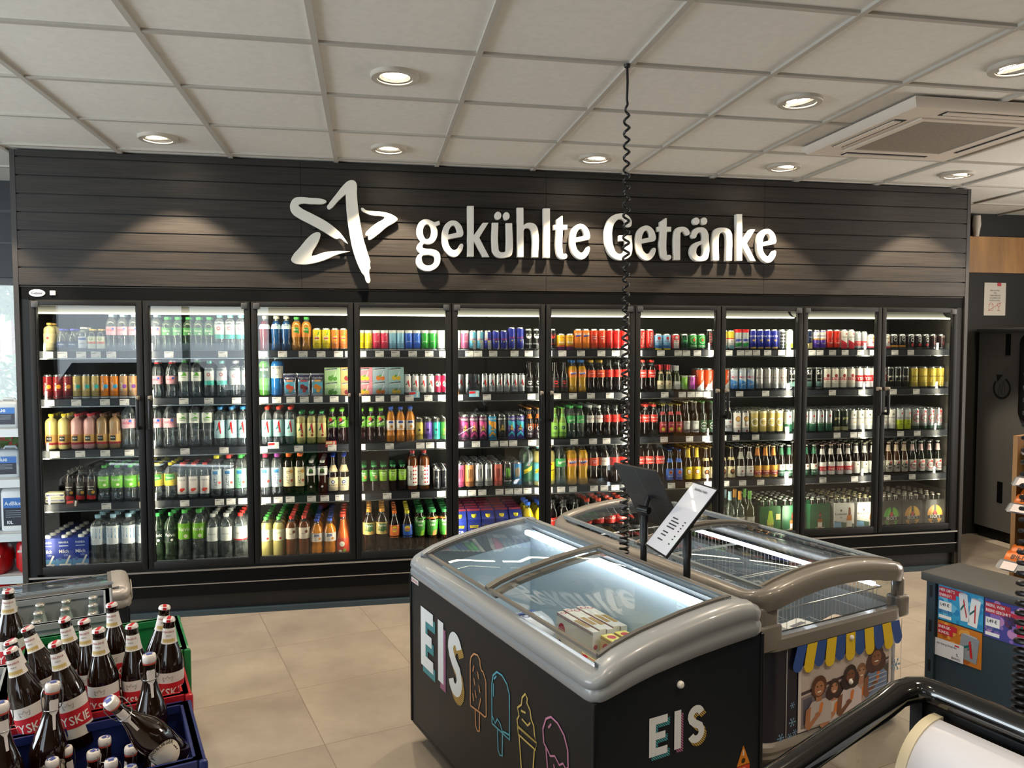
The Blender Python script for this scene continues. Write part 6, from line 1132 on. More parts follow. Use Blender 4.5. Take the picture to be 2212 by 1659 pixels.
def slope_freezer(name, label, loc, rz, L, body, rim, zs=1, xs=1, lamp=True):
    Wd = .62*xs; t = thing(name, label, 'freezer', loc, rz); X = lambda x: x*xs; Zs = lambda z: z*zs
    bm_ = M(body, .42, 0, 0, .3); b = MB()
    und = [(X(x), Zs(z)+.004) for x, z in UND]
    for y0, y1 in ((0, .012), (L-.012, L)): b.prism([(0, Zs(.085)), (Wd, Zs(.085))]+und, y0, y1, bm_)
    b.box(0, .012, .012, L-.012, Zs(.085), und[-1][1], bm_).box(Wd-.012, Wd, .012, L-.012, Zs(.085), und[0][1], bm_).box(0, Wd, 0, L, Zs(.075), Zs(.09), bm_)
    for x in (0, Wd):
        for y in (0, L): b.rbox(x-.006, x+.006, y-.006, y+.006, Zs(.08), Zs(.72 if x == 0 else .8), M('#101216', .35), .003)
    obj('body', b, t)
    for x in (.07, Wd-.07):
        for y in (.09, L-.09):
            c = MB(); c.tube([(x-.012, y, .032), (x+.012, y, .032)], .032, M('#161616', .5), 16); c.box(x-.02, x+.02, y-.02, y+.02, .05, Zs(.076), M('#4a4c4e', .4, .5)); obj('caster', c, t)
    ln = MB(); i0, i1, j0, j1, zb = X(.05), X(.555), .05, L-.05, Zs(.22); zt0, zt1 = Zs(.78), Zs(.855)
    ln.add([(i0, j0, zb), (i1, j0, zb), (i1, j1, zb), (i0, j1, zb), (i0, j0, zt0), (i1, j0, zt1), (i1, j1, zt1), (i0, j1, zt0)], [(0, 1, 2, 3), (0, 4, 5, 1), (1, 5, 6, 2), (2, 6, 7, 3), (3, 7, 4, 0)], LINER)
    obj('liner', ln, t, -40)
    # grey rim swept round the rounded rectangle, its top following the arch and its underside the sloping body
    rm = MB(); pth = []; base_ = rr(0, Wd, 0, L, .035, 5)
    for i in range(len(base_)):
        p, q = Vector(base_[i]), Vector(base_[(i+1) % len(base_)]); m_ = max(1, int((q-p).length/.05)); pth += [p+(q-p)*k/m_ for k in range(m_)]
    def und_z(x):
        U2 = UND[::-1]
        for (a_, za), (b_, zb_) in zip(U2, U2[1:]):
            if a_ <= x <= b_: return za+(zb_-za)*(x-a_)/(b_-a_)
        return U2[0][1] if x < 0 else U2[-1][1]
    rings = []
    for i in range(len(pth)):
        p = pth[i]; tt = (pth[(i+1) % len(pth)]-pth[i-1]).normalized(); q = Vector((-tt.y, tt.x)); lo_ = max(0, 1-p.x/.08); hi_ = max(0, (p.x/xs-.54)/.08); x_ = p.x/xs
        z1_ = Zs(arch_z(min(.60, max(0, x_)))); z0_ = Zs(und_z(min(.62, max(0, x_)))); H_ = z1_-z0_
        rings.append([(p.x+q.x*o, p.y+q.y*o, z0_+H_*h) for o, h in ((.055, 1.0 if hi_ <= 0 else .97), (.03, 1.01), (.012, .985), (-.004, .90), (-.012, .74), (-.010-.004*lo_, .55), (-.006-.002*lo_, .46), (-.013, .32), (-.013, .10), (-.006, .0), (.05, .0))])
    rings.append(rings[0]); rm.loft(rings, rim, caps=False)
    obj('rim', rm, t, 50)
    rl = MB()
    for dx in (0, .018): rl.box(X(.515)+dx, X(.523)+dx, .05, L-.05, Zs(.893), Zs(.907), M('#9aa8b2', .25, .6))
    obj('slide_rail', rl, t)
    def lid(y0, y1, lift, edge):
        g = MB(); n = 10; xa, xb = X(.052), X(.545); zz = lambda x: Zs(arch_z(x/xs))-.006+lift
        R = [[(x, y, zz(x)) for x in [xa+(xb-xa)*i/n for i in range(n+1)]] for y in (y0, y1)]; g.loft(R, LIDGLASS, closed=False, caps=False)
        fr = MB(); bar = lambda ya, yb, m, h=.010: fr.loft([[(x, ya, zz(x)-.004), (x, yb, zz(x)-.004), (x, yb, zz(x)+h), (x, ya, zz(x)+h)] for x in [xa+(xb-xa)*i/n for i in range(n+1)]], m)
        bar(y0, y0+(.03 if edge == 0 else .014), LIDF if edge == 0 else M('#5c5a57', .4)); bar(y1-(.03 if edge == 1 else .014), y1, LIDF if edge == 1 else M('#5c5a57', .4))
        fr.box(xa, xa+.012, y0, y1, zz(xa)-.004, zz(xa)+.006, LIDF).box(xb-.012, xb, y0, y1, zz(xb)-.004, zz(xb)+.008, LIDF)
        o = obj('lid', fr, t); obj('pane', g, o, 50); return o
    lid(.055, L*.56, .004, 1); lid(L*.5, L-.055, -.006, 0)
    if lamp: obj('lamp_tube', MB().rbox(X(.505), X(.532), .09, L-.08, Zs(.84), Zs(.862), glow('#f4fbff', LED_CHEST), .008), t, 0)
    return t
F1 = slope_freezer('chest_freezer', 'dark chest freezer with white EIS lettering and outline ice lollies', FB, T18, 1.36, '#1b2026', RIM)
side = lambda y, z, l: (-.0008-l, y, z)
fl = lambda x, z, l: side(1.248-x, z, l)
d1 = eis(fl, 0, .37, .243, .13)
obj('side_lettering', d1, F1, -30)
def outline(name, strokes, col, w, mp):
    b = MB()
    for pts, cl_ in strokes:
        vs, fs = ribbon(pts, w, cl_); b.add([mp(a, c) for a, c in vs], fs, M(col, .45))
        if not cl_:
            for p in (pts[0], pts[-1]): v2, f2 = disc2d(p[0], p[1], w/2, 10, 1); b.add([mp(a, c) for a, c in v2], f2, M(col, .45))
    return obj(name, b, F1, -30)
sl = lambda y, z: side(y, z, .0012)
outline('lolly_outline', [([(.775, .39), (.775, .545), (.768, .57), (.745, .59), (.715, .596), (.697, .585), (.694, .565), (.683, .552), (.672, .553), (.66, .54), (.65, .525), (.648, .405)]+[(.66, .398), (.69, .398), (.775, .39)], True), ([(.735, .392), (.732, .335), (.718, .322), (.702, .328), (.7, .395)], False)]+[([(a, b), (a-.008*q, b-.02)], False) for a, b, q in ((.745, .545, -1), (.715, .535, 1), (.745, .5, 1), (.705, .49, 1), (.735, .46, 1), (.69, .45, -1), (.755, .44, 1), (.7, .425, -1))], '#d8a070', .0065, sl)
outline('lolly_outline', [([(.604, .4), (.605, .535), (.595, .57), (.567, .592), (.53, .594), (.497, .578), (.48, .55), (.478, .4), (.604, .4)], True), ([(.563, .4), (.56, .33), (.548, .316), (.53, .322), (.527, .4)], False), ([(.6, .425), (.58, .41), (.565, .432), (.545, .425), (.53, .405), (.51, .41), (.48, .415)], False), ([(.588, .56), (.572, .575)], False), ([(.592, .54), (.592, .5)], False)], '#5cb8d4', .0065, sl)
outline('cone_outline', [([(.423, .468), (.428, .49), (.415, .508), (.425, .53), (.4, .55), (.395, .575), (.375, .595), (.362, .585), (.365, .57), (.345, .555), (.338, .53), (.322, .515), (.318, .49), (.31, .47), (.423, .468)], True), ([(.425, .47), (.305, .47), (.312, .445), (.42, .445), (.425, .47)], True), ([(.415, .445), (.39, .27)], False), ([(.318, .445), (.34, .27)], False), ([(.395, .505), (.36, .5), (.345, .515)], False), ([(.4, .53), (.375, .535)], False)], '#e0cc78', .0065, sl)
outline('scoop_outline', [([(.262, .49), (.268, .53), (.25, .57), (.222, .588), (.185, .585), (.15, .565), (.13, .53), (.128, .48), (.14, .47), (.155, .48), (.175, .465), (.2, .48), (.225, .468), (.245, .482), (.262, .49)], True), ([(.25, .48), (.225, .33), (.2, .27)], False), ([(.135, .475), (.165, .33), (.19, .27)], False), ([(.235, .55), (.222, .565)], False), ([(.205, .45), (.19, .40)], False)], '#d490bc', .0065, sl)
endm = lambda x, z, l: (x, -.0008-l, z)
obj('end_lettering', eis(endm, .184, .522, .113, .066), F1, -30)
kb = MB(); kb.lathe([(.011, 0), (.011, .006), (.007, .011), (0, .012)], 18, M('#eceae6', .3), capb=False, capt=False); kb.v = [(x+.295, -.001-z, y+.71) for x, y, z in kb.v]; obj('lock_knob', kb, F1)
wn = MB(); wn.add([(.548, -.0014, .466), (.521, -.0014, .404), (.575, -.0014, .404)], [[0, 1, 2]], M('#e08a24', .5)); wn.add([(.521, -.0014, .402), (.575, -.0014, .402), (.575, -.0014, .386), (.521, -.0014, .386)], [[0, 1, 2, 3]], M('#d8482a', .5)); wn.add([(.546, -.002, .452), (.545, -.002, .434), (.551, -.002, .434), (.55, -.002, .452)], [[0, 1, 2, 3]], M('#f0e8d8')); put_text(wn, 'R290', .006, lambda a, b: (a+.548, -.002, b+.391), M('#f0e0d0')); wn.add([(a, -.0018, b) for a, b in disc2d(.548, .418, .008)[0]], disc2d(0, 0, 1)[1], M('#3a2a14')); obj('warning_label', wn, F1, 0)
pl = MB(); pl.box(-.003, -.0005, 1.272, 1.35, .688, .708, M('#d8d4d2', .4)); put_text(pl, 'CARAVELL', .010, lambda a, b: (-.0034, 1.311-a, b+.693), M('#c03a48')); obj('maker_plate', pl, F1, 0)
ar = MB(); zl = .0
for pts in ([(.36, .70), (.45, .70)], [(.38, .71), (.38, .735)], [(.43, .71), (.43, .735)]): pass
vs, fs = ribbon([(.30, .0), (.40, .0)], .003); 
obj('load_line', MB().box(.545, .5545, .16, .165, .72, .8, M('#3a4048')).box(.53, .5548, .30, .303, .715, .718, M('#3a4048')).add([(.5535, y, z) for y, z in ((.20, .735), (.34, .735), (.34, .738), (.20, .738))], [[0, 1, 2, 3]], M('#3a4048')).add([(.5535, y, z) for y, z in ((.26, .735), (.266, .735), (.23, .70), (.224, .70))], [[0, 1, 2, 3]], M('#3a4048')), F1, 0)
# frozen goods in it (boxes stand on the liner floor)
FR = math.radians(18)
def fz(y, x, z): return fpos(y, x, z)
def pizza_box(label, y, x, z, dims, tilt, face, spine, title, kind, group, rot=0):
    w, dpt, h = dims; t = thing('pizza_box', label, 'pizza box', fz(y, x, z), PR+rot, group); t.rotation_euler = (tilt, 0, PR+rot)
    b = MB().box(-w/2, w/2, 0, dpt, 0, h, M(spine, .45)); e = -.0006
    fc = lambda a, c: (a, e, c)
    b.add([fc(a, c) for a, c in ((-w/2+.004, .004), (w/2-.004, .004), (w/2-.004, h-.014), (-w/2+.004, h-.014))], [[0, 1, 2, 3]], M(face, .45))
    for zz, c in ((h-.006, '#b02a3a'), (h-.011, '#3a3a6a')): b.add([(a, -.0009, q) for a, q in ((-w/2, zz), (w/2, zz), (w/2, zz+.002), (-w/2, zz+.002))], [[0, 1, 2, 3]], M(c))
    top = lambda a, c: (a, c, h+.0006)
    if kind == 1:
        b.add([top(a, c) for a, c in ((-w/2, .004), (w/2, .004), (w/2, dpt-.004), (-w/2, dpt-.004))], [[0, 1, 2, 3]], M('#e6dcc8')); b.add([(a, c, h+.001) for a, c in ((-w*.05, .004), (w*.3, .004), (w*.3, dpt-.004), (-w*.05, dpt-.004))], [[0, 1, 2, 3]], M('#b08a4a'))
        vs, fs = ribbon(arc(-w*.4, dpt*.5, dpt*.36, 0, 360, 16)[:-1], .004, True); b.add([(a, c, h+.0012) for a, c in vs], fs, M('#c02a3a'))
        b.add([(a, -.0012, c) for a, c in disc2d(-w*.33, h*.78, .024)[0]], disc2d(0, 0, 1)[1], M('#c02a3a')); put_text(b, 'Dr.Oetker', .008, lambda a, c: (a-w*.33, -.0016, c+h*.77), M('#f0ece4')); put_text(b, title, .034, lambda a, c: (a, -.0016, c+h*.44-a*.12), M('#2a2648'), sx=.9)
        b.add([(a, -.001, c) for a, c in ((-w*.45, .01), (w*.45, .01), (w*.45, h*.34), (-w*.45, h*.34))], [[0, 1, 2, 3]], M('#c8a878')); b.add([(a, -.0014, c) for a, c in disc2d(-w*.1, h*.12, h*.2)[0]], disc2d(0, 0, 1)[1], M('#b8703a'))
        put_text(b, title, .014, lambda a, c: (w/2+.0006, dpt*.25-a*0+c*.8, h*.38+a), M('#4a3a48')); b.add([(w/2+.0008, dpt*.5+a, c+h*.78) for a, c in disc2d(0, 0, dpt*.32)[0]], disc2d(0, 0, 1)[1], M('#c02a3a'))
    else:
        b.add([top(a, c) for a, c in ((-w/2, .002), (w/2, .002), (w/2, dpt-.002), (-w/2, dpt-.002))], [[0, 1, 2, 3]], M('#e8d868')); b.add([(a, c, h+.001) for a, c in ((-w*.2, dpt*.25), (w*.4, dpt*.25), (w*.4, dpt*.75), (-w*.2, dpt*.75))], [[0, 1, 2, 3]], M('#3a3420')); b.add([(a, c, h+.0012) for a, c in disc2d(-w*.34, dpt*.5, dpt*.34)[0]], disc2d(0, 0, 1)[1], M('#c02a3a'))
        b.add([(a, -.001, c) for a, c in ((-w*.47, h*.4), (w*.47, h*.4), (w*.47, h*.76), (-w*.47, h*.76))], [[0, 1, 2, 3]], M('#2a2620')); put_text(b, title, .032, lambda a, c: (a+.01, -.0016, c+h*.5), M('#d8b048'), sx=.8); b.add([(a, -.0016, c) for a, c in disc2d(-w*.3, h*.8, .026)[0]], disc2d(0, 0, 1)[1], M('#c02a3a')); put_text(b, 'Dr.Oetker', .008, lambda a, c: (a-w*.3, -.002, c+h*.79), M('#f0ece4')); b.add([(a, -.0014, c) for a, c in disc2d(0, h*.16, h*.14)[0]], disc2d(0, 0, 1)[1], M('#b8783a'))
    obj('carton', b, t, 20); return t
PR = math.radians(-72)
for i in range(5): pizza_box(f'cream frozen pizza box, {ORD[i]} of the five standing in file in the freezer' if i else 'cream frozen pizza box with blue script title, standing foremost in the freezer', .69+(.004 if i % 2 else 0), .372+.031*i, .405+.004*(i % 2), (.245, .028, .25), -.06, '#e8e2d4', '#eae4da', 'Ristorante', 1, 'cream pizza boxes')
for i in range(2): pizza_box(f'yellow and black frozen pizza box, {"nearer" if i == 0 else "further"} of the two beside the cream boxes', .455, .40+.06*i, .425, (.20, .05, .22), -.05, '#d8b878', '#e6d45a', 'Die Ofenfrische', 2, 'yellow pizza boxes')
t = pizza_box('pale frozen baguette box lying against the low rim in front of the cream boxes', .40, .19, .56, (.17, .035, .12), -.9, '#d8e4ec', '#e6e2a8', 'Bistro', 1, None)
for i, (y, x, z, r, lab) in enumerate(((.80, .235, .575, .4, 'white frozen bread bag in front of the cream pizza boxes, topmost'), (.93, .22, .50, -.3, 'white frozen bread bag lying behind the other bag'))):
    t = thing('frozen_bag', lab, 'frozen bag', fz(y, x, z), r, 'white frozen bags'); b = MB(); rng = random.Random(i)
    b.loft([[(.12*k*math.copysign(abs(math.cos(a))**.7, math.cos(a)), .085*k*math.copysign(abs(math.sin(a))**.7, math.sin(a)), z+rng.uniform(-.008, .008)) for a in [6.283*j/18 for j in range(18)]] for k, z in ((.8, 0), (1, .02), (1.02, .045), (.9, .075), (.55, .088))], M('#dfe2e4', .25)); put_text(b, 'BROT', .03, lambda a, c: (a, c-.01, .0895), M('#2a3a7a')); vs, fs = quad2d([(-.08, .03), (.08, .03), (.07, .05), (-.07, .05)]); b.add([(a, c, .089) for a, c in vs], fs, M('#3a5ab0')); obj('film_bag', b, t, 60)
for i in range(12):     # cartons filling the well below, each its own box
    y, x = .34+.085*(i//2), (.175, .415)[i % 2]
    t = thing('frozen_carton', f'frozen food carton lying in the well, {ORD[i//2]} row, {"low" if i % 2 == 0 else "high"} side', 'frozen carton', fz(y, x, .222), FR, 'cartons low in the freezer'); obj('carton', MB().box(-.105, .105, -.04,   .04, 0, (.27 if i % 2 == 0 else .175), M(random.choice(['#d8d2c4', '#c8b890', '#b8c4cc']), .5)), t, 0)
dv = thing('freezer_divider', 'grey plastic divider hooked at the end wall of the EIS freezer', 'divider', fz(.065, .40, .7), FR); obj('panel', MB().loft([[(x, 0+k*.004, z) for x, z in [(-.06, 0), (.06, 0), (.06, .11), (.045, .13), (-.04, .13), (-.06, .11)]] for k in (0, 1)], M('#85888a', .5)), dv)
# ---------------------------------------------------------------- the second freezer, glass ended
P2 = fpos(.448, 1.09); L2, W2 = 1.54, .90
F2 = thing('chest_freezer', 'grey-rimmed glass-ended chest freezer with striped awning poster on its end', 'freezer', P2, T18)
R2 = M('#74716c', .3, 0, .35); NAVYB = M('#14172a', .4, 0, .2)
zt = lambda x: .70+.075*math.sin(math.pi*min(1, max(0, x/W2)))**.7
ring = rr(0, W2, 0, L2, .1)
b = MB(); b.loft([[(x, y, z) for x, y in rr(k, W2-k, k, L2-k, .1)] for z, k in ((.10, .0), (.49, .0))], NAVYB, caps=False); obj('body', b, F2)
b = MB(); b.loft([[(x, y, z) for x, y in rr(-k, W2+k, -k, L2+k, .1)] for z, k in ((.0, -.02), (.03, -.005), (.045, .01), (.06, .006), (.075, .014), (.092, .01), (.105, .0))], M('#7c7872', .4)); obj('base_skirt', b, F2, 25)
tr = MB(); tr.loft([[(x, y, z) for x, y in rr(-k, W2+k, -k, L2+k, .1)] for z, k in ((.472, .0), (.477, .012), (.49, .013), (.522, .012), (.533, .004), (.535, -.02), (.49, -.025))], R2, caps=False)
for x0, x1 in ((-.004, .115), (W2-.06, W2+.012)): tr.rbox(x0, x1, -.012, .06, .48, .585 if x0 < .1 else .575, R2, .012, 3)
obj('trim_band', tr, F2, 30)
ps = MB()
for x0, x1, y0, y1 in ((.0, .11, .0, .07), (W2-.05, W2, 0, .05), (0, .05, L2-.06, L2), (W2-.05, W2, L2-.06, L2)): ps.rbox(x0, x1, y0, y1, .50, .66, R2, .02, 3)
obj('corner_post', ps, F2)
# thick rounded rim following the arched top
rg = MB(); prof = [(-.02, -.045), (-.028, -.01), (-.024, .02), (-.008, .036), (.02, .04), (.05, .034), (.056, .02), (.052, -.03), (.03, -.05)]
path = rr(0, W2, 0, L2, .1, 6); n = len(path); rings = []
for i in range(n):
    p = Vector(path[i]); a = Vector(path[i-1]); c = Vector(path[(i+1) % n]); tt = (c-a).normalized(); q = Vector((-tt.y, tt.x)); rings.append([(p.x+q.x*o, p.y+q.y*o, zt(p.x)-.035+h) for o, h in prof])
# finer steps along the two arched ends
def dense(path):
    o = []
    for i in range(len(path)):
        a, c = Vector(path[i]), Vector(path[(i+1) % len(path)]); m = max(1, int((c-a).length/.06)); o += [tuple(a+(c-a)*k/m) for k in range(m)]
    return o
path = dense(path); n = len(path); rings = []
for i in range(n):
    p = Vector(path[i]); a = Vector(path[i-1]); c = Vector(path[(i+1) % n]); tt = (c-a).normalized(); q = Vector((-tt.y, tt.x)); rings.append([(p.x+q.x*o, p.y+q.y*o, zt(p.x)-.035+h) for o, h in prof])
rings.append(rings[0]); rg.loft(rings, R2, caps=False); obj('rim', rg, F2, 60)
gp = MB(); gp.add([(.10, .012, .52), (W2-.05, .012, .52), (W2-.05, .012, .70), (W2/2, .012, .735), (.10, .012, .665)], [[0, 1, 2, 3, 4]], PANE); obj('end_pane', gp, F2, 0)
for x in (.012, W2-.012): obj('side_pane', MB().box(x-.002, x+.002, .07, L2-.06, .53, .665, PANE), F2, 0)
ln = MB(); zb = .16; ln.add([(.05, .05, zb), (W2-.05, .05, zb), (W2-.05, L2-.05, zb), (.05, L2-.05, zb), (.05, .05, .525), (W2-.05, .05, .525), (W2-.05, L2-.05, .525), (.05, L2-.05, .525)], [(0, 1, 2, 3), (0, 4, 5, 1), (1, 5, 6, 2), (2, 6, 7, 3), (3, 7, 4, 0)], M('#9aa4a8', .4)); obj('liner', ln, F2, -40)
def lid2(y0, y1, lift, bar_at):
    g = MB(); xa, xb, m = .045, W2-.045, 12; zz = lambda x: zt(x)-.008+lift; xs = [xa+(xb-xa)*i/m for i in range(m+1)]
    g.loft([[(x, y, zz(x)) for x in xs] for y in (y0, y1)], LIDGLASS, closed=False, caps=False); fr = MB()
    for ya, yb, mt in ((y0, y0+.02, LIDF), (y1-.02, y1, LIDF)) if bar_at is None else ((bar_at-.02, bar_at+.012, M('#4a4743', .35)), (y0, y0+.012, LIDF), (y1-.012, y1, LIDF)): fr.loft([[(x, ya, zz(x)-.004), (x, yb, zz(x)-.004), (x, yb, zz(x)+.009), (x, ya, zz(x)+.009)] for x in xs], mt)
    o = obj('lid', fr, F2); obj('pane', g, o, 50)
lid2(.045, .85, .006, .82); lid2(.78, L2-.045, -.006, None)
for x in (.075, W2-.095): obj('lamp_tube', MB().box(x, x+.02, .10, L2-.1, .60, .615, glow('#f2f7ff', LED_CHEST)), F2, 0)
obj('slide_rail', MB().box(W2-.075, W2-.045, .04, L2-.04, zt(W2-.06)-.012, zt(W2-.06)+.004, M('#a4b2bc', .25, .6)).box(.045, .065, .04, L2-.04, zt(.055)-.012, zt(.055)+.004, M('#a4b2bc', .25, .6)), F2)
# poster on its end: awning stripes, photo of five friends, frost stars
AWN = MB(); ax0 = .195; aw = .0625
for i in range(11):
    x = ax0+i*aw*.93; c = '#2050a0' if i % 2 == 0 else '#e8c820'; zb_ = .368+.012*(i % 2 == 0); tp_ = .476; sk = (i-5)*.006
    sh = [(x-sk*0, tp_), (x+aw*.93, tp_), (x+aw*.93+sk*.8, zb_+.02)]+[(x+aw*.465+sk*.8+aw*.465*math.cos(a), zb_+.02+.03*math.sin(a)) for a in [-.3-math.pi*.82*k/6 for k in range(7)]]+[(x+sk*.8, zb_+.02)]
    AWN.add([(p[0], -.0145 if i % 2 else -.0135, p[1]) for p in sh], [list(range(len(sh)))], M(c, .5))
obj('awning_print', AWN, F2, 0)
PH = MB(); yq = -.0035; px0, px1, pz0, pz1 = .215, .80, .112, .385
def pq(x, z): return (px0+(px1-px0)*x, pz0+(pz1-pz0)*z)
lay = [0]
def pshape(pts, col):
    lay[0] += 1; e = yq-.0001*lay[0]; PH.add([(pq(a, c)[0], e, pq(a, c)[1]) for a, c in pts], [list(range(len(pts)))], M(col, .5))
def pell(x, z, rx, rz, col): pshape([(x+rx*math.cos(6.283*i/18), z+rz*math.sin(6.283*i/18)) for i in range(18)], col)
pshape([(0, 0), (1, 0), (1, 1), (0, 1)], '#dcd6d6'); pshape([(.03, .04), (.97, .04), (.97, .96), (.03, .96)], '#cbc0bc'); pshape([(.03, .55), (.97, .72), (.97, .76), (.03, .6)], '#4a3a44'); pshape([(.03, .04), (.97, .04), (.97, .7), (.03, .52)], '#8a8088'); pshape([(.3, .2), (.97, .3), (.97, .66), (.3, .56)], '#4a4238'); pshape([(.05, .1), (.14, .1), (.14, .5), (.05, .48)], '#5a5a6a')
SK = ('#b07a58', '#c08a68', '#7a4c34', '#b88a70', '#8a5a3e')
ppl = [(.2, .62, '#5a3420', '#c4bcbc', SK[0], .10), (.36, .55, '#3a2420', '#d8d2d0', SK[1], .07), (.53, .66, '#2a1814', '#dcd2d8', SK[2], .09), (.66, .66, '#8a6248', '#c0a8a0', SK[3], .07), (.82, .82, '#4a281c', '#7a92b8', SK[4], .11)]
for i in (3, 4, 1, 2, 0):
    x, z, hair, top, skin, r = ppl[i]
    pshape([(x-.11, .04), (x-.12, z-.32), (x-.07, z-.2), (x+.07, z-.2), (x+.13, z-.3), (x+.13, .04)], top)
    pshape([(x-.03, z-.22), (x+.03, z-.22), (x+.03, z-.08), (x-.03, z-.08)], skin); pell(x, z+.01, r*.78, r*1.65, hair)
    if i in (1, 2, 4): pell(x-.03, z-.09, r*.75, r*1.5, hair); pell(x+.035, z-.09, r*.72, r*1.5, hair)
    pell(x+.004, z-.025, r*.5, r*1.15, skin); pell(x+.004, z-.075, r*.22, .012, '#efe6e0')
    for q in (-.018, .022): pell(x+q, z+.01, .008, .012, '#241612')
    pshape([(x-.13, z-.3), (x-.08, z-.26), (x-.09, z-.5), (x-.03, z-.42), (x+.0, z-.46), (x-.1, z-.62), (x-.14, z-.55)], skin)
    pell(x-.01, z-.42, .03, .04, skin); pshape([(x+.0, z-.4), (x+.03, z-.4), (x+.045, z-.27), (x+.03, z-.24), (x+.01, z-.27)], '#e0813a')
for k in range(4): pshape([(.73, .5-.07*k), (.93, .53-.07*k), (.93, .55-.07*k), (.73, .52-.07*k)], '#a8b8d0')
pshape([(.43, .9), (.455, .9), (.47, .99), (.445, 1.0)], '#e0913a') if 0 else None
obj('photo_print', PH, F2, 0)
st = MB()
def frost(x, z, r, six=True):
    for k in range(6):
        a = math.pi*k/3; vs, fs = ribbon([(x, z), (x+r*math.cos(a), z+r*math.sin(a))], r*.16); st.add([(p, -.0022, q) for p, q in vs], fs, M('#7fa8d0', .5))
        for m in (-.6, .6): vs, fs = ribbon([(x+.55*r*math.cos(a), z+.55*r*math.sin(a)), (x+.55*r*math.cos(a)+.35*r*math.cos(a+m), z+.55*r*math.sin(a)+.35*r*math.sin(a+m))], r*.12); st.add([(p, -.0022, q) for p, q in vs], fs, M('#7fa8d0', .5))
for x, z, r in ((.185, .235, .014), (.185, .165, .02), (.835, .27, .03), (.82, .36, .008), (.12, .115, .02), (.17, .11, .014), (.2, .12, .014), (.245, .125, .016)): frost(x, z, r)
st.add([(x, -.0022, z) for x, z in ((.147, .11), (.152, .11), (.152, .472), (.147, .472))], [[0, 1, 2, 3]], M('#aeb4b8', .4)); st.add([(x, -.0022, z) for x, z in ((.868, .11), (.871, .11), (.871, .472), (.868, .472))], [[0, 1, 2, 3]], M('#8a8e92', .4)); obj('frost_print', st, F2, 0)
for x, z, y in ((.516, .456, -.0155), (.52, .264, -.012)):
    kb = MB(); kb.lathe([(.011, 0), (.011, .005), (.007, .009), (0, .010)], 16, M('#eceae6', .3), capb=False, capt=False); kb.v = [(a+x, y-c, d+z) for a, d, c in kb.v]; obj('lock_knob', kb, F2)
# wire baskets and packs inside it
WIRE = M('#d4d8da', .3, .6)
def basket(label, x0, x1, y0, y1, z0, z1, zl=None):
    t = thing('wire_basket', label, 'basket', P2+VX*((x0+x1)/2)-UX*((y0+y1)/2)+Vector((0, 0, z0)), T18, 'wire baskets in the glass-ended freezer'); w, d, h = (x1-x0)/2, (y1-y0)/2, z1-z0
    f = MB(); 
    for z, r in ((h, .0035), (h*.5, .0018), (0, .0025)): f.tube([(-w, -d, z), (w, -d, z), (w, d, z), (-w, d, z)], r, WIRE, 6, True)
    obj('basket_frame', f, t); g = MB(); r = .0014
    for s in (-1, 1):
        for i in range(1, 14): x = -w+2*w*i/14; g.tube([(x, s*d, 0), (x, s*d, h)], r, WIRE, 4)
        for i in range(1, 18): y = -d+2*d*i/18; g.tube([(s*w, y, 0), (s*w, y, h)], r, WIRE, 4)
    for i in range(1, 10): y = -d+2*d*i/10; g.tube([(-w, y, 0), (w, y, 0)], r, WIRE, 4)
    obj('basket_wires', g, t); return t
basket('white wire basket nearest the glass end pane', .07, .83, .075, .46, .34, .60)
basket('white wire basket in the middle of the glass-ended freezer', .07, .83, .48, .93, .28, .60)
basket('white wire basket at the far end of the glass-ended freezer', .07, .83, .95, 1.46, .28, .60)
pk = [(.2, .17, '#d8cfa0', 'cream ice cream pack in the nearest basket, beside the pane'), (.5, .25, '#c8c4bc', 'pale ice cream pack in the nearest basket, centre'), (.70, .2, '#d0b8a0', 'beige ice cream pack in the nearest basket, far corner'), (.22, .56, '#e0a838', 'amber ice lolly pack in the middle basket'), (.40, .7, '#c03a3a', 'red ice cream pack in the middle basket'), (.66, .65, '#d8d8dc', 'white ice cream pack in the middle basket'), (.62, .84, '#7a9ab8', 'blue ice cream pack in the middle basket'), (.25, 1.1, '#c86a5a', 'coral ice cream pack in the far basket'), (.55, 1.25, '#e0e0d8', 'white ice cream pack in the far basket')]
for x, y, c, lab in pk:
    t = thing('ice_cream_pack', lab, 'ice cream pack', P2+VX*x-UX*y+Vector((0, 0, .343 if y < .47 else .283)), T18+random.uniform(-.3, .3), 'ice cream packs in the baskets'); b = MB(); b.loft([[(x_*k, y_*k, z) for x_, y_ in rr(-.09, .09, -.055, .055, .02, 3)] for k, z in ((.9, 0), (1, .02), (1, .06), (.88, .085))], M(c, .4)); b.add([(p, q, .0855) for p, q in ((-.05, -.012), (.05, -.012), (.05, .012), (-.05, .012))], [[0, 1, 2, 3]], M('#4a4440')); obj('wrapper', b, t, 50)
# ---------------------------------------------------------------- low freezer near the window end
F3 = slope_freezer('chest_freezer', 'low grey chest freezer behind the crates, its sloped glass lid facing the coolers', (-.46, -1.61, 0), -math.radians(72), 1.36, '#24272b', M('#8f8a86', .35, 0, .2), .8, .94)
F3.children[0]
oc = MB(); oc.lathe([(.07, 0), (.062, .004), (.0, .006)], 28, M('#a29c94', .4), capb=False, capt=False); oc.v = [(.40+x*1.5, 1.375+z, .66+y*.5) for x, y, z in oc.v]; obj('end_recess', oc, F3)
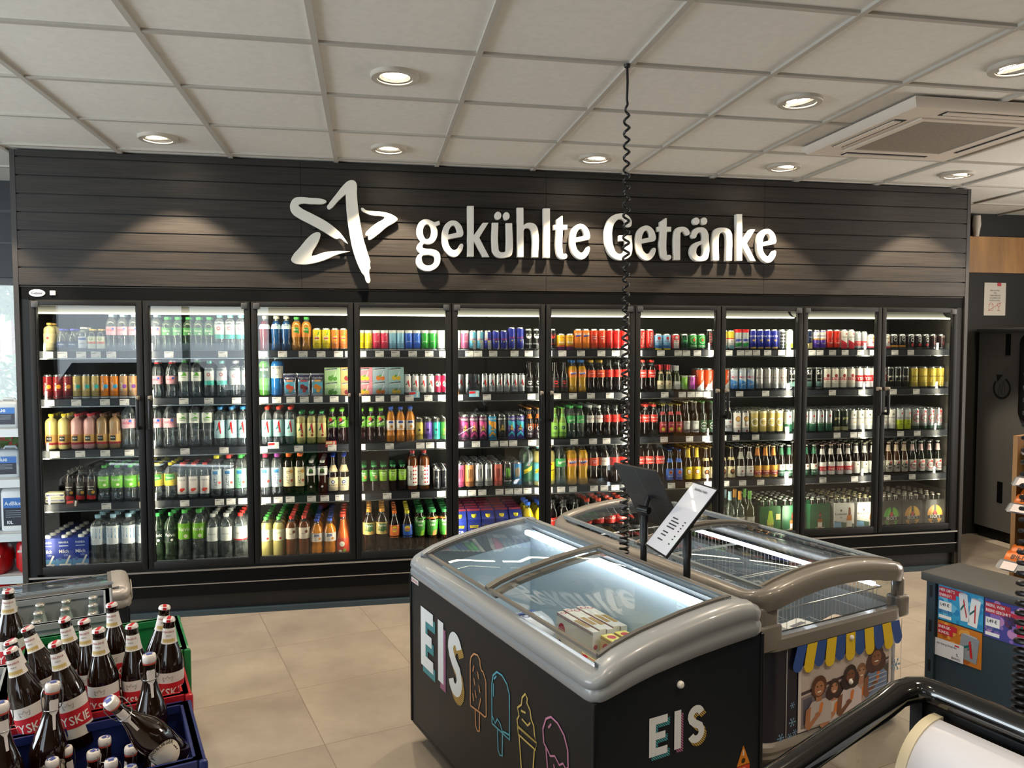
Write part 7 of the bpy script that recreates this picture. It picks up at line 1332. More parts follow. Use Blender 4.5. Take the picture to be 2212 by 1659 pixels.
# ---------------------------------------------------------------- price list stands between the freezers
def list_stand(label, y, S_, L_, ztop, white):
    base = fpos(y, .66); t = thing('sign_stand', label, 'sign stand', base, T18)
    p = MB(); p.tube([(0, 0, .0), (0, 0, ztop-.03)], .013, M('#101214', .35), 14); p.tube([(0, 0, ztop-.12), (0, 0, ztop-.02)], .016, M('#0e0f10', .35), 14); p.lathe([(.05, 0), (.05, .008), (.015, .014)], 20, M('#101214', .4)); obj('pole', p, t)
    fr = Vector((S_[1], -S_[0], S_[2])); dn = Vector((L_[1], -L_[0], L_[2])); nr = fr.cross(dn).normalized()*(-1)
    if nr.z < 0 and white: nr = -nr
    if not white: nr = nr if nr.x < 0 else -nr
    c = Vector((0, 0, ztop))+nr*.03 if white else Vector((0, 0, ztop+.03))-nr*.03
    fw, dl = fr.length/2, dn.length/2; fr.normalize(); dn.normalize()
    clp = MB(); clp.tube([tuple(Vector((0, 0, ztop-.0))-fr*.025), tuple(Vector((0, 0, ztop-.0))+fr*.025)], .014, M('#0f1011', .3), 12); clp.tube([(0, 0, ztop-.01), tuple(c)], .009, M('#0f1011', .3), 8); obj('clamp', clp, t)
    q = lambda a, b_, h: tuple(c+fr*a+dn*b_+nr*h)
    b = MB(); hw, hl = fw+.006, dl+.006; sgn = 1 if white else -1
    b.add([q(a, e, h) for h in (-.004, .004) for a, e in ((-hw, -hl), (hw, -hl), (hw, hl), (-hw, hl))], [(0, 3, 2, 1), (4, 5, 6, 7), (0, 1, 5, 4), (1, 2, 6, 5), (2, 3, 7, 6), (3, 0, 4, 7)], M('#0f1113', .4)); board = obj('board', b, t, 20)
    if white:
        s = MB(); s.add([q(a, e, .0046) for a, e in ((-fw, -dl), (fw, -dl), (fw, dl), (-fw, dl))], [[0, 1, 2, 3]], M('#d4d8e4', .15, 0, .5)); ink = M('#30343c', .5)
        put_text(s, 'Tiefkühltheke Preisliste', .011, lambda a, e: q(a, -dl*.82-e, .005), ink, sx=.8)
        for i in range(7):
            yy = dl*(.05+.09*i+(.06 if i > 3 else 0)+(.05 if i > 5 else 0))
            w_ = .075 if i in (1, 2, 3) else .05; s.add([q(a, e, .005) for a, e in ((-fw*.5, yy), (-fw*.5+w_, yy), (-fw*.5+w_, yy+.005), (-fw*.5, yy+.005))], [[0, 1, 2, 3]], ink); s.add([q(a, e, .005) for a, e in ((fw*.55, yy), (fw*.68, yy), (fw*.68, yy+.005), (fw*.55, yy+.005))], [[0, 1, 2, 3]], ink)
        obj('price_sheet', s, board, 0)
    else:
        s = MB()
        for a, e, c_, d in ((-.002, -dl, .002, dl), (-fw, .0, fw, .004)): s.add([q(x, z, h) for x, z, h in ((a, e, .0046), (c_, e, .0046), (c_, d, .0046), (a, d, .0046))]+[q(x, z, -.0046) for x, z in ((a, e), (c_, e), (c_, d), (a, d))], [[0, 1, 2, 3], [4, 5, 6, 7]], M('#2a3034', .3))
        obj('back_rib', s, board, 0)
    return t
list_stand('black pole stand holding a white tilted price sheet between the freezers', .385, (.196, -.073, .012), (-.051, -.175, -.215), 1.055, True)
list_stand('black pole stand whose tilted board shows only its black back', .628, (.195, .034, -.004), (-.039, .16, -.237), 1.06, False)
# ---------------------------------------------------------------- coiled cables
def coil(name, label, x, y, z0, z1, r, turns, rt, lead, sway=0):
    t = thing(name, label, 'cable', (x, y, z1)); pts = [(0, 0, 0), (.002, 0, -lead*.5), (0, 0, -lead)]; n = turns*12; H = (z1-z0)-lead
    for i in range(1, n+1):
        a = 2*math.pi*i/12; k = min(1, i/18); q_ = i/n; rr_ = r*k*(.6+.4*q_); f = 1.4*q_-.4*q_*q_; pts.append((rr_*math.sin(a)+sway*math.sin(f*3), rr_*math.cos(a), -lead-H*f))
    obj('coil', MB().tube(pts, rt, M('#101012', .4), 6), t, 60); obj('ceiling_plug', MB().lathe([(.012, -.012), (.014, 0)], 12, M('#1a1a1c')), t)
coil('coiled_cable', 'black coiled cable hanging from the ceiling to the EIS freezer', 3.0188, -1.938, .80, HC, .018, 52, .0054, .14)
coil('coiled_cable', 'thick black coiled cable hanging at the near edge, before the grey cabinet', 3.655, -3.3, .62, HC, .030, 62, .006, .25)
# ================================================================ BEER CRATES
def crate(name, label, right_back, zrim, col, group, h=.262, inner=None):
    """40 x 30 crate; right_back is its far corner on the aisle side; local x away from the aisle, y towards the viewer"""
    t = thing(name, label, 'beer crate', (right_back[0], right_back[1], zrim-h), -math.radians(72), group)   # local +x = UX (towards viewer), local +y = VX
    m = M(col, .4, 0, .15); w = .30; l = .40; th = .012
    def wall(a0, a1, b0, b1, n):
        b = MB(); zz = [0, h]
        b.box(a0, a1, b0, b1, 0, h*.62, m)
        lx, ly = a1-a0, b1-b0
        if lx > ly: b.box(a0, a0+lx*.3, b0, b1, h*.62, h*.86, m).box(a1-lx*.3, a1, b0, b1, h*.62, h*.86, m).box(a0, a1, b0, b1, h*.86, h, m); b.box(a0, a1, b0-.006, b1+.006, h-.018, h, m)
        else: b.box(a0, a1, b0, b1, h*.62, h*.86, m).box(a0, a1, b0, b1, h*.86, h, m); b.box(a0-.006, a1+.006, b0, b1, h-.018, h, m)
        obj('side_wall', b, t)
    wall(0, w, -th, 0, 0); wall(0, w, -l, -l+th, 1); wall(0, th, -l+th, -th, 2); wall(w-th, w, -l+th, -th, 3)
    g = MB(); g.box(th, w-th, -l+th, -th, 0, .012, m)
    for i in range(1, 5): x = th+(w-2*th)*i/5; g.box(x-.002, x+.002, -l+th, -th, .012, h*.45, m)
    for i in range(1, 6): y = -l+th+(l-2*th)*i/6; g.box(th, w-th, y-.002, y+.002, .012, h*.45, m)
    obj('divider_grid', g, t)
    for x in (.0, w):
        for y in (0, -l): obj('corner_rib', MB().rbox(x-.010, x+.010, y-.010, y+.010, 0, h, m, .008, 2), t)
    return t
def cpos(corner, u, v, z): p = Vector((corner[0], corner[1], 0))+UX*u-VX*v; return (p.x, p.y, z)
CR = [('blue', '#1c2a66', (1.527, -3.05), .82), ('red', '#b01c2a', (1.433, -2.745), .83), ('green', '#1d7a44', (1.364, -2.45), .83)]
for nm, col, cn, zr in CR:
    crate('beer_crate', f'{nm} plastic beer crate, topmost of its stack beside the aisle', cn, zr, col, 'crates beside the aisle')
    for k, o in ((1, 'middle'), (2, 'lowest')): crate('beer_crate', f'{nm} plastic beer crate, {o} of its stack', (cn[0], cn[1]), zr-.265*k, col, 'crates beside the aisle')
GREYC = (1.06, -2.11)
for k, o in ((0, 'topmost'), (1, 'middle'), (2, 'lowest')): crate('beer_crate', f'grey crate of small silver-capped bottles behind the green crate, {o} of stack', GREYC, .83-.265*k, '#9aa0a4', 'grey crates')
LG = (1.021, -2.759)
for k, o in ((0, 'topmost'), (1, 'middle')): crate('beer_crate', f'grey plastic crate at the near edge beside the red crate, {o} of its stack', LG, .83-.265*k, '#a8aeb2', 'grey crates')
BG = M('#1c0d05', .08, 0, .7)
def big_bottle(kind, label, loc, tilt=(0, 0), rz=0, group=None, scale=1):
    t = thing('beer_bottle', label, 'beer bottle', loc, rz, group); t.rotation_euler = (tilt[0], tilt[1], rz); t.scale = (scale,)*3
    R, h = (.036, .268) if kind == 'crown' else (.0345, .245)
    if kind == 'crown': pr = [(.032, 0), (.036, .006), (.036, .13), (.0345, .145), (.027, .172), (.0185, .20), (.0145, .235), (.0135, .246), (.0145, .248), (.0145, .2565)]
    elif kind == 'swing': pr = [(.031, 0), (.036, .006), (.036, .085), (.0365, .098), (.034, .116), (.027, .138), (.020, .158), (.0155, .18), (.0128, .212), (.0136, .217), (.0136, .224)]
    else: pr = [(.022, 0), (.0255, .004), (.0255, .09), (.02, .115), (.0135, .14), (.0125, .165), (.014, .167), (.014, .172)]; h = .178
    b = MB(); b.lathe(pr, 28, BG if kind != 'mini' else M('#9fb0a8', .1, 0, .5)); obj('bottle_body', b, t, 60)
    Rf = lambda z: next((ra+(rb-ra)*(z-a)/(b_-a) for (ra, a), (rb, b_) in zip(pr, pr[1:]) if z <= b_), pr[-1][0])
    lb = MB()
    def band(z0, z1, col, half=3.1416, e=.0004):
        n = 28; zz = [z0+(z1-z0)*i/5 for i in range(6)]
        lb.loft([[((Rf(z)+e)*math.sin(-half+2*half*i/n), -(Rf(z)+e)*math.cos(-half+2*half*i/n), z) for i in range(n+1)] for z in zz], M(col, .5), closed=False, caps=False)
    mp = lambda e, R0: (lambda x, z: ((Rf(z)+e)*math.sin(x/R0), -(Rf(z)+e)*math.cos(x/R0), z))
    if kind == 'crown':
        c = MB(); cw = M('#e4e0de', .35, .2); c.lathe([(.0150, .2515), (.0158, .2525), (.0150, .2575), (.0128, .2605)], 21, cw); c.box(-.0045, .0045, -.0125, .0125, .2603, .2609, M('#c02030', .4)); c.box(-.0045, .0045, -.0160, -.0148, .2525, .259, M('#c02030', .4)); obj('crown_cap', c, t, 32)
        band(.03, .125, '#e4e0dc', 1.45); band(.055, .098, '#c8202e', 1.45, .0007); put_text(lb, 'TYSKIE', .022, mp(.0012, .036), M('#efe9e4'), 0, .064, sx=.85)
        vs, fs = ribbon([(-.01, .105), (-.012, .115), (-.004, .111), (0, .118), (.004, .111), (.012, .115), (.01, .105), (-.01, .105)], .0012, True); lb.add([mp(.001, .036)(a, c_) for a, c_ in vs], fs, M('#5a5a60'))
    elif kind == 'swing':
        c = MB(); c.lathe([(.0135, .225), (.0148, .228), (.0148, .239), (.013, .2425), (.0, .243)], 20, M('#e6e2de', .25, 0, .3), capb=True, capt=False); c.lathe([(.0136, .221), (.0142, .223), (.0136, .2255)], 18, M('#b8483a', .5), capb=False, capt=False); v_, f_ = ribbon(arc(0, 0, .010, 20, 160, 8), .003); c.add([(a, b_, .2439) for a, b_ in v_], f_, M('#3a4a90')); c.add([(a, b_-.002, .2439) for a, b_ in ((-.006, -.004), (.006, -.004), (.006, .006), (-.006, .006))], [[0, 1, 2, 3]], M('#4a5aa0')); obj('swing_stopper', c, t, 32)
        w = MB(); wm = M('#b4b6b8', .25, .9)
        for s in (-1, 1): w.tube([(s*.0175, 0, .234), (s*.021, 0, .225), (s*.0215, -.002, .205), (s*.018, -.004, .19), (s*.0165, 0, .186)], .0011, wm, 6)
        w.tube([(.0155*math.cos(6.283*i/18), .0155*math.sin(6.283*i/18), .187) for i in range(18)], .0011, wm, 6, True); obj('wire_bail', w, t, 60)
        v_, f_ = ribbon(arc(0, .058, .026, 0, 360, 28)[:-1], .014, True); lb.add([mp(.0006, .0345)(a, c_) for a, c_ in v_], f_, M('#d8cfc0', .5)); v_, f_ = disc2d(0, .058, .019, 20, 3); lb.add([mp(.0007, .0345)(a, c_) for a, c_ in v_], f_, M('#e6e0d4', .5))
        for i, chh in enumerate('FLENSBURGER'):
            a = math.radians(160-14*i); put_text(lb, chh, .0075, mp(.0011, .0345), M('#2a2624'), .0255*math.cos(a), .058+.0255*math.sin(a), math.degrees(a)-90)
    else:
        c = MB(); c.lathe([(.0145, .166), (.0152, .168), (.0145, .174), (.011, .178)], 18, M('#c8c4b8', .25, .8)); obj('crown_cap', c, t, 60); band(.03, .08, '#e0ded8', 1.4); band(.045, .06, '#b02a30', 1.4, .0006)
    obj('bottle_label', lb, t, 60)
    if kind == 'crown':
        lb = MB(); band(.196, .236, '#e2e0dc'); band(.199, .209, '#c8b070', .9, .0006); put_text(lb, 'KSIAZECE', .0045, mp(.0008, .016), M('#a02a3a'), 0, .225, gap=.12); put_text(lb, 'PIWO', .003, mp(.0008, .016), M('#6a6a70'), 0, .216); obj('neck_label', lb, t, 60)
    elif kind == 'swing':
        lb = MB(); lb.loft([[((Rf(z)+.0006)*math.sin(a*w_), -(Rf(z)+.0006)*math.cos(a*w_), z) for a in [-1+2*k_/10 for k_ in range(11)]] for z, w_ in ((.150, .12), (.178, .2), (.184, .55), (.205, .7), (.21, .6))], M('#d8d4d4', .5), closed=False, caps=False); obj('neck_label', lb, t, 60)
    return t
rc, bc, gc = CR[1][2], CR[0][2], CR[2][2]
# tall white-collared bottles standing between the necks of the red crate
tall = [(1.304, -2.80, .745, -.087, 'rearmost, before the green crate wall'), (1.405, -2.875, .753, .122, 'nearest the aisle at the back'), (1.464, -2.965, .751, .017, 'nearest the aisle at the front'), (1.405, -3.0, .752, -.06, 'in front of the aisle pair'), (1.342, -3.036, .76, -.06, 'showing its full red label to the viewer'),
        (1.297, -2.945, .754, -.14, 'with part of its red label showing'), (1.236, -2.87, .74, -.175, 'tilted in the back row of the red crate'), (1.31, -3.11, .768, -.2, 'leaning at the front of the red crate'), (1.222, -2.965, .762, -.34, 'leaning far over towards the window'), (1.195, -3.045, .753, -.24, 'leaning behind the frontmost window bottle'), (1.232, -3.12, .765, -.24, 'leaning, nearest the viewer on the window side')]
for x, y, z, ry, lab in tall: big_bottle('crown', 'tall brown bottle '+lab, (x, y, z), (0, ry), random.uniform(-.3, .3), 'tall bottles standing in the red crate', .95)
for i, (u, v) in enumerate(((.165, .028), (.235, .03), (.255, .09), (.268, .155), (.27, .235), (.27, .315), (.165, .08), (.18, .155))):
    big_bottle('crown', f'beer bottle sunk in the red crate, {ORD[i]} white cap from the aisle', cpos(rc, u, v, .585), (0, 0), random.uniform(-1, 1), 'bottles sunk in the red crate', .9)
low = [(.066, .25), (.123, .205), (.069, .177), (.135, .135), (.176, .17), (.11, .275), (.183, .245), (.23, .134), (.09, .09), (.15, .085), (.205, .075), (.235, .21), (.235, .05), (.04, .06)]
for i, (u, v) in enumerate(low): big_bottle('swing', f'swing-top bottle sunk in the blue crate, {ORD[i]} porcelain cap from the rear', cpos(bc, u+.012, v, .59), (random.uniform(-.03, .03), random.uniform(-.03, .03)), random.uniform(-1.2, 1.2), 'swing-top bottles sunk in the blue crate', .9)
big_bottle('swing', 'large swing-top bottle standing upright at the rear aisle corner of the blue crate', cpos(bc, .045, .084, .72), (0, .0), .5, 'large swing-top bottles', 1.02)
big_bottle('swing', 'large swing-top bottle lying tilted across the blue crate', cpos(bc, .23, .045, .80), (.3, -.6), .3, 'large swing-top bottles', .95)
big_bottle('swing', 'large swing-top bottle leaning before the red crate', cpos(bc, .079, .295, .705), (.0, .09), .7, 'large swing-top bottles', 1.02)
big_bottle('swing', 'large swing-top bottle standing at the edge, nearest the window', cpos(bc, .12, .365, .70), (0, .0), .8, 'large swing-top bottles', 1.02)
for i, (u, v) in enumerate([(a, b) for a in (.05, .14, .23) for b in (.05, .13, .205, .28)]):
    big_bottle('mini', f'small silver-capped bottle in the rear grey crate, {ORD[i]} counting from the aisle', cpos(GREYC, u, v, .647), (0, 0), random.uniform(-1, 1), 'small bottles in the rear grey crate', 1.0)
big_bottle('crown', 'tall brown bottle with plain white neck label and silver cap, behind the others', (.97, -2.65, .74), (0, 0), .2, None)
for i, (u, v) in enumerate(((.06, .05), (.06, .12), (.13, .05), (.13, .12))): big_bottle('mini', f'silver-capped bottle in the near grey crate, {ORD[i]} from the red crate', cpos(LG, u, v, .63), (0, 0), 0, 'bottles in the near grey crate')
for i, (u, v) in enumerate(((.1, .05), (.17, .06), (.1, .15), (.18, .16), (.1, .26), (.19, .28))): big_bottle('mini', f'small bottle low in the green crate, {ORD[i]} from the aisle', cpos(gc, u, v, .60), (0, 0), 0, 'small bottles in the green crate')
# ================================================================ LEFT OF THE COOLERS: rack of canisters before the window
rk = thing('canister_rack', 'pale metal shelf rack with canisters between coolers and window', 'shelf rack', (-.75, .52, 0))
SHM = M('#aeb8bc', .4)
for z in (.23, .50, .845, 1.165): obj('shelf', MB().box(-.45, .60, -.22, .22, z-.03, z, SHM).box(-.45, .60, -.225, -.215, z-.05, z+.0, M('#c4d0d6', .35)), rk)
for x in (-.44, .595): obj('upright', MB().box(x-.015, x+.015, .19, .22, 0, 1.2, SHM), rk)
def canister(name, label, x, y, z, w, d, h, col, cap, blue):
    t = thing(name, label, 'canister', (x, y, z), 0, 'liquid canisters'); b = MB(); b.loft([[(p, q, zz) for p, q in rr(-w/2*k, w/2*k, -d/2*k, d/2*k, .02, 4)] for zz, k in ((0, .94), (.01, 1), (h*.82, 1), (h*.9, .93), (h*.93, .8))], M(col, .35)); obj('canister_body', b, t, 50)
    c = MB(); c.lathe([(.018, h*.93), (.018, h), (.0, h)], 16, M(cap, .4)); c.v = [(p-w*.25, q, r_) for p, q, r_ in c.v]; obj('screw_cap', c, t)
    hd = MB(); hd.tube([(-w*.05, 0, h*.92), (-w*.02, 0, h*1.0), (w*.25, 0, h*1.0), (w*.3, 0, h*.9)], .009, M(col, .35), 8); obj('carry_handle', hd, t)
    l = MB(); e = -d/2-.0008
    for z0, z1, cc, k in ((.12, .72, '#10182c', 0), (.5, .72, blue, .0004)): l.add([(p, e-k, q*h) for p, q in ((-w*.4, z0), (w*.4, z0), (w*.4, z1), (-w*.4, z1))], [[0, 1, 2, 3]], M(cc, .4))
    put_text(l, 'AdBlue', w*.13, lambda a, c_: (a, e-.0009, c_+h*.56), M('#dfe8f0'), -w*.1); put_text(l, '10L' if h > .25 else '5L', w*.11, lambda a, c_: (a, e-.0009, c_+h*.16), M('#dfe8f0'), -w*.2)
    for k in range(4): l.add([(p, e-.0009, q) for p, q in ((-w*.33, h*(.3+.045*k)), (w*.3, h*(.3+.045*k)), (w*.3, h*(.312+.045*k)), (-w*.33, h*(.312+.045*k)))], [[0, 1, 2, 3]], M('#8a98a8'))
    obj('canister_label', l, t, 0)
for i, (x, z, w, h, lab) in enumerate(((-.34, 1.166, .22, .18, 'grey canister with blue label on the upper shelf, beside the coolers'), (-.60, 1.166, .22, .18, 'grey canister with blue label on the upper shelf, further from coolers'), (-.34, .846, .22, .19, 'grey canister with blue label on the middle shelf, beside the coolers'), (-.60, .846, .22, .19, 'grey canister with blue label on the middle shelf, further from coolers'),
    (-.26, .501, .19, .30, 'tall white canister with navy label on the lower shelf, beside the coolers'), (-.50, .501, .22, .31, 'tall white canister on the lower shelf, further from coolers'))):
    canister('fluid_canister', lab, x, .45, z, w, .16, h, '#b8c2c8' if h < .25 else '#d8dde0', '#2a50b0', '#2a6ab8')
for i, (x, y, z, sx, sy, sz, lab) in enumerate(((-.42, .42, .231, .10, .10, .13, 'red plastic bag of charcoal low on the rack, further from the coolers'), (-.20, .45, .231, .09, .09, .15, 'red bag with pale stripe low on the rack beside the coolers'), (-.38, .36, .0, .13, .10, .12, 'red bag on the floor under the rack'))):
    t = thing('fuel_bag', lab, 'bag', (x, y, z), .2*i, 'red bags under the canisters'); b = MB(); rg_ = random.Random(40+i); b.loft([[(sx*k*math.copysign(abs(math.cos(a))**.6, math.cos(a))+rg_.uniform(-.004, .004), sy*k*math.copysign(abs(math.sin(a))**.6, math.sin(a)), zz*sz*1.5) for a in [6.283*j/18 for j in range(18)]] for k, zz in ((.85, 0), (1, .15), (1.03, .5), (.95, .8), (.6, .97), (.3, 1))], M('#c01e24', .3)); b.box(-sx*.8, sx*.8, -sy*1.04, -sy*1.0, sz*.9, sz*1.0, M('#e8dcd4', .5)); obj('film_bag', b, t, 50)
t = thing('fuel_roll', 'red and yellow cylinder pack on the rack floor beside the coolers', 'pack', (-.22, .38, .001)); b = MB(); b.lathe([(.05, 0), (.055, .01), (.055, .07)], 20, M('#c8323a', .4)); b.lathe([(.0552, .07), (.0552, .15), (.05, .16)], 20, M('#e0c428', .4)); obj('pack_body', b, t, 50)
# ================================================================ RIGHT SIDE
nt_ = thing('notice_sheet', 'white paper notice about alcohol sales taped to the dark wall', 'notice', (7.44, .938, 2.095)); b = MB().box(-.11, .11, -.002, 0, -.145, .145, M('#d6d0c4', .7)); mp = lambda a, c: (a, -.0026, c)
b.add([mp(a, c) for a, c in ((.02, .115), (.06, .115), (.06, .145), (.02, .145))], [[0, 1, 2, 3]], M('#c02030'))
for i, s in enumerate(('KEIN ALKOHOL-', 'UND', 'TABAKVERKAUF', 'AN JUGENDLICHE', 'UNTER 18 JAHREN.')): put_text(b, s, .0125, mp, M('#2a2624'), 0, .07-.022*i, sx=.8)
for pts in ([(-.06, -.1), (-.06, -.05), (-.02, -.05), (-.02, -.1), (-.06, -.1)], [(-.062, -.05), (-.05, -.035), (-.03, -.035), (-.018, -.05)], [(.025, -.1), (.055, -.1), (.04, -.1), (.04, -.07), (.025, -.055), (.025, -.035), (.055, -.035), (.055, -.055), (.04, -.07)], [(-.07, -.105), (.065, -.03)]):
    vs, fs = ribbon(pts, .004); b.add([mp(a, c) for a, c in vs], fs, M('#b84a48'))
obj('paper', b, nt_, 0)
lampb = thing('wall_lamp', 'small pale wall fitting at the edge of the slatted panel', 'wall lamp', (7.20, .90, 2.735)); obj('fitting', MB().lathe([(.02, -.1), (.035, .0), (.03, .08)], 14, M('#c8c0b4', .5)), lampb)
MC = M('#77797a', .45, .15)
mc = thing('bottle_return_machine', 'grey bottle return machine with circular arrow mark beside the coolers', 'machine', (7.26, .90, 0))      # face towards -x
b = MB(); b.box(0, .9, -1.35, 0, .10, 1.80, MC); obj('cabinet', b, mc)
obj('top_cover', MB().rbox(-.02, .92, -1.37, .01, 1.80, 1.83, M('#6a6c6c', .4), .006), mc); obj('base_recess', MB().box(.03, .88, -1.32, -.02, .0, .10, BLACK), mc)
ff = lambda y, z, e=.001: (-e, y, z)
cy, cz = -.26, 1.32
b = MB(); vs, fs = ribbon(arc(cy, cz, .085, 115, 400, 22), .02); b.add([ff(-y_*-1 if 0 else y_, z_) for y_, z_ in vs], fs, M('#2a2c2e')); b.add([ff(y_, z_) for y_, z_ in ((cy+.03, cz+.14), (cy+.03, cz+.07), (cy+.08, cz+.075))] if 0 else [ff(y_, z_) for y_, z_ in ((cy-.01, cz+.115), (cy+.05, cz+.05), (cy+.062, cz+.115))], [[0, 1, 2]], M('#2a2c2e'))
for dx, hh in ((.02, .09), (-.018, .12)):
    vs, fs = ribbon([(cy+dx-.013, cz-.06), (cy+dx-.013, cz-.06+hh*.55), (cy+dx-.005, cz-.06+hh*.75), (cy+dx-.005, cz-.06+hh), (cy+dx+.005, cz-.06+hh), (cy+dx+.005, cz-.06+hh*.75), (cy+dx+.013, cz-.06+hh*.55), (cy+dx+.013, cz-.06)], .004, True); b.add([ff(y_, z_) for y_, z_ in vs], fs, M('#2a2c2e'))
obj('arrow_mark', b, mc, 0)
obj('display_slot', MB().box(-.004, .0, -.34, -.29, 1.60, 1.78, M('#0c1014', .3)), mc); obj('service_slot', MB().box(-.004, .0, -.30, -.245, .34, .52, M('#0c0d0e', .4)), mc)
o = MB(); o.loft([[(x, -.72+y, 1.42+z) for y, z in rr(-k, k, -.36-(k-.26), .36+(k-.26), .08, 6)] for x, k in ((-.012, .25), (-.03, .26), (-.01, .2), (.0, .19))], M('#0b0b0c', .35)); obj('intake_bezel', o, mc)
struct('baseboard_far', MB().box(6.34, 7.2, .925, .94, 0, .06, M('#24262a', .5)))
obj('drip_mat', MB().box(-.12, .0, -1.3, -.25, .0, .012, M('#b8b0a2', .6)), mc)
# grey shelf end cabinet with three posters
GP = fpos(-.053, 1.354); GS = M('#33424c', .4, .1)
gd = thing('gondola_cabinet', 'dark blue-grey metal shelf cabinet with three advertising posters on its side', 'cabinet', GP, T18)
obj('back_panel', MB().box(.015, .17, -1.65, -.02, 0, .872, GS), gd); obj('top_board', MB().rbox(-.02, .20, -1.68, .01, .872, .902, M('#4a4b4a', .42), .004), gd)
up = MB(); up.box(.0, .05, -.03, .0, 0, .87, GS); obj('upright', up, gd)
s = MB()
for z in (.86, .74, .60, .53, .44, .34, .24): s.box(-.0008, .0, -.021, -.011, z-.045, z-.004, M('#07090b'))
obj('upright_slot', s, gd, 0)
def poster(label, y0, y1, z0, z1, bg, lines, body):
    t = thing('advert_poster', label, 'poster', GP+VX*.012-UX*((y0+y1)/2+.053)+Vector((0, 0, (z0+z1)/2)), T18, 'posters on the grey cabinet'); w, h = abs(y1-y0)/2, (z1-z0)/2
    b = MB().box(.0, .0016, -w, w, -h, h, M(bg[0], .35)); p = lambda a, c, e=.0005: (-e, -a, c)
    for i in range(26):
        x, z = random.uniform(-w*.9, w*.9), random.uniform(-h*.9, h*.9); r = random.uniform(.006, .018); vs, fs = disc2d(x, z, min(r, w-abs(x), h-abs(z)), 9, 1); b.add([p(a, c, .0002+.00002*i) for a, c in vs], fs, M(bg[1+i % 2], .4))
    zz = h*.62
    for ln_ in lines:
        ww = len(ln_)*.0092*.62+.012; b.add([p(a, c, .0012) for a, c in ((-w*.97, zz-.004), (-w*.97+ww*1.12, zz-.004), (-w*.97+ww*1.12, zz+.014), (-w*.97, zz+.014))], [[0, 1, 2, 3]], M('#c41e34')); put_text(b, ln_, .0098, lambda a, c: p(a, c, .0018), M('#f0ecec'), -w*.94, zz, align='l', sx=.78); zz -= .0175
    body(b, p, w, h); obj('print', b, t, 0); return t
def price(b, p, w, h):
    b.add([p(a, c, .0012) for a, c in ((-w*.95, -h*.42), (-w*.38, -h*.42), (-w*.38, h*.05), (-w*.95, h*.05))], [[0, 1, 2, 3]], M('#eeeeee')); put_text(b, '1,49 €', .0115, lambda a, c: p(a, c, .0018), M('#16181c'), -w*.68, -h*.22, sx=.8); put_text(b, 'EINWEG', .0125, lambda a, c: p(a, c, .0018), M('#3a6aa8'), -w*.66, -h*.62, sx=.75); b.add([p(a, c, .0012) for a, c in ((-w*.95, -h*.9), (-w*.38, -h*.9), (-w*.38, -h*.72), (-w*.95, -h*.72))], [[0, 1, 2, 3]], M('#eeeeee'))
def pcan(b, p, cx, cz, sx, sz, col, tilt, badge=None):
    c_, s_ = math.cos(tilt), math.sin(tilt); q = lambda a, e: (cx+(a*c_-e*s_), cz+(a*s_+e*c_))
    for k, (pts, col_) in enumerate(([[(-sx, -sz), (sx, -sz), (sx, sz), (-sx, sz)], col], [[(-sx*.8, sz), (sx*.8, sz), (sx*.7, sz*1.1), (-sx*.7, sz*1.1)], '#b8bcc0'], [[(-sx*.9, -sz*.1), (.0, sz*.3), (.0, sz*.1), (-sx*.9, -sz*.3)], '#1d6a62'], [[(sx*.1, sz*.7), (sx*.55, -sz*.7), (sx*.3, -sz*.7), (-sx*.1, sz*.5)], '#c8202a'])):
        b.add([p(*q(a, e), .0014+.0002*k) for a, e in pts], [list(range(len(pts)))], M(col_, .4))
def b1(b, p, w, h): price(b, p, w, h); pcan(b, p, w*.18, h*.02, .0145, .045, '#dfe2e4', .1); pcan(b, p, w*.62, -h*.12, .0155, .046, '#eceeee', -.12)
def b2_(b, p, w, h):
    pcan(b, p, w*.45, -h*.05, .03, .042, '#8c949c', -.1); pcan(b, p, w*.5, -h*.1, .009, .022, '#e4e6e8', -.1)
def b3(b, p, w, h):
    price(b, p, w, h)
    for i in range(9): vs, fs = disc2d(-w*.05+random.uniform(-.012, .016), h*.05+random.uniform(-.016, .016), .007, 12, 1); b.add([p(a, c, .0013+.0001*i) for a, c in vs], fs, M(random.choice(['#2a1432', '#3a1a4a', '#5a2a5a'])))
    pcan(b, p, w*.52, -h*.1, .019, .044, '#b8204a', .08)
poster('blue poster of two white energy cans on the grey cabinet, upper one', -.24, -.088, .745, .868, ('#3aa0d0', '#6cc0e4', '#2a86c0'), ('HIER GIBT’S'.replace('’', "'"), 'ENERGY!'), b1)
poster('orange poster of a shrink-wrapped silver pack, below the blue poster', -.238, -.088, .618, .740, ('#c87a2a', '#e0a048', '#a85a1c'), ('ENERGIE-', 'BÜNDEL'), b2_)
poster('violet poster with berries and crimson can, beside the blue poster', -.40, -.244, .737, .862, ('#4a4a9a', '#8a6ab8', '#c08ac0'), ('BEERE, WEM', 'BEERE GEBÜHRT'), b3)
t = thing('price_card', 'white price card stuck across the orange poster', 'price card', GP+VX*.0085-UX*(-.131+.053)+Vector((0, 0, .648)), T18); b = MB().box(0, .001, -.05, .05, -.03, .03, M('#dcdee6', .5)); p = lambda a, c: (-.0005, -a, c); put_text(b, 'star Energy Drink 4er', .0068, p, M('#4a4c58'), -.042, .012, align='l', sx=.8); put_text(b, '5,', .01, p, M('#2a2c30'), .03, -.012); put_text(b, 'EINWEG', .0075, p, M('#4a4c58'), .025, -.025, sx=.8); b.add([p(a, c) for a, c in ((.02, .02), (.035, .02), (.035, .025), (.02, .025))], [[0, 1, 2, 3]], M('#c02a34')); obj('card', b, t, 0)
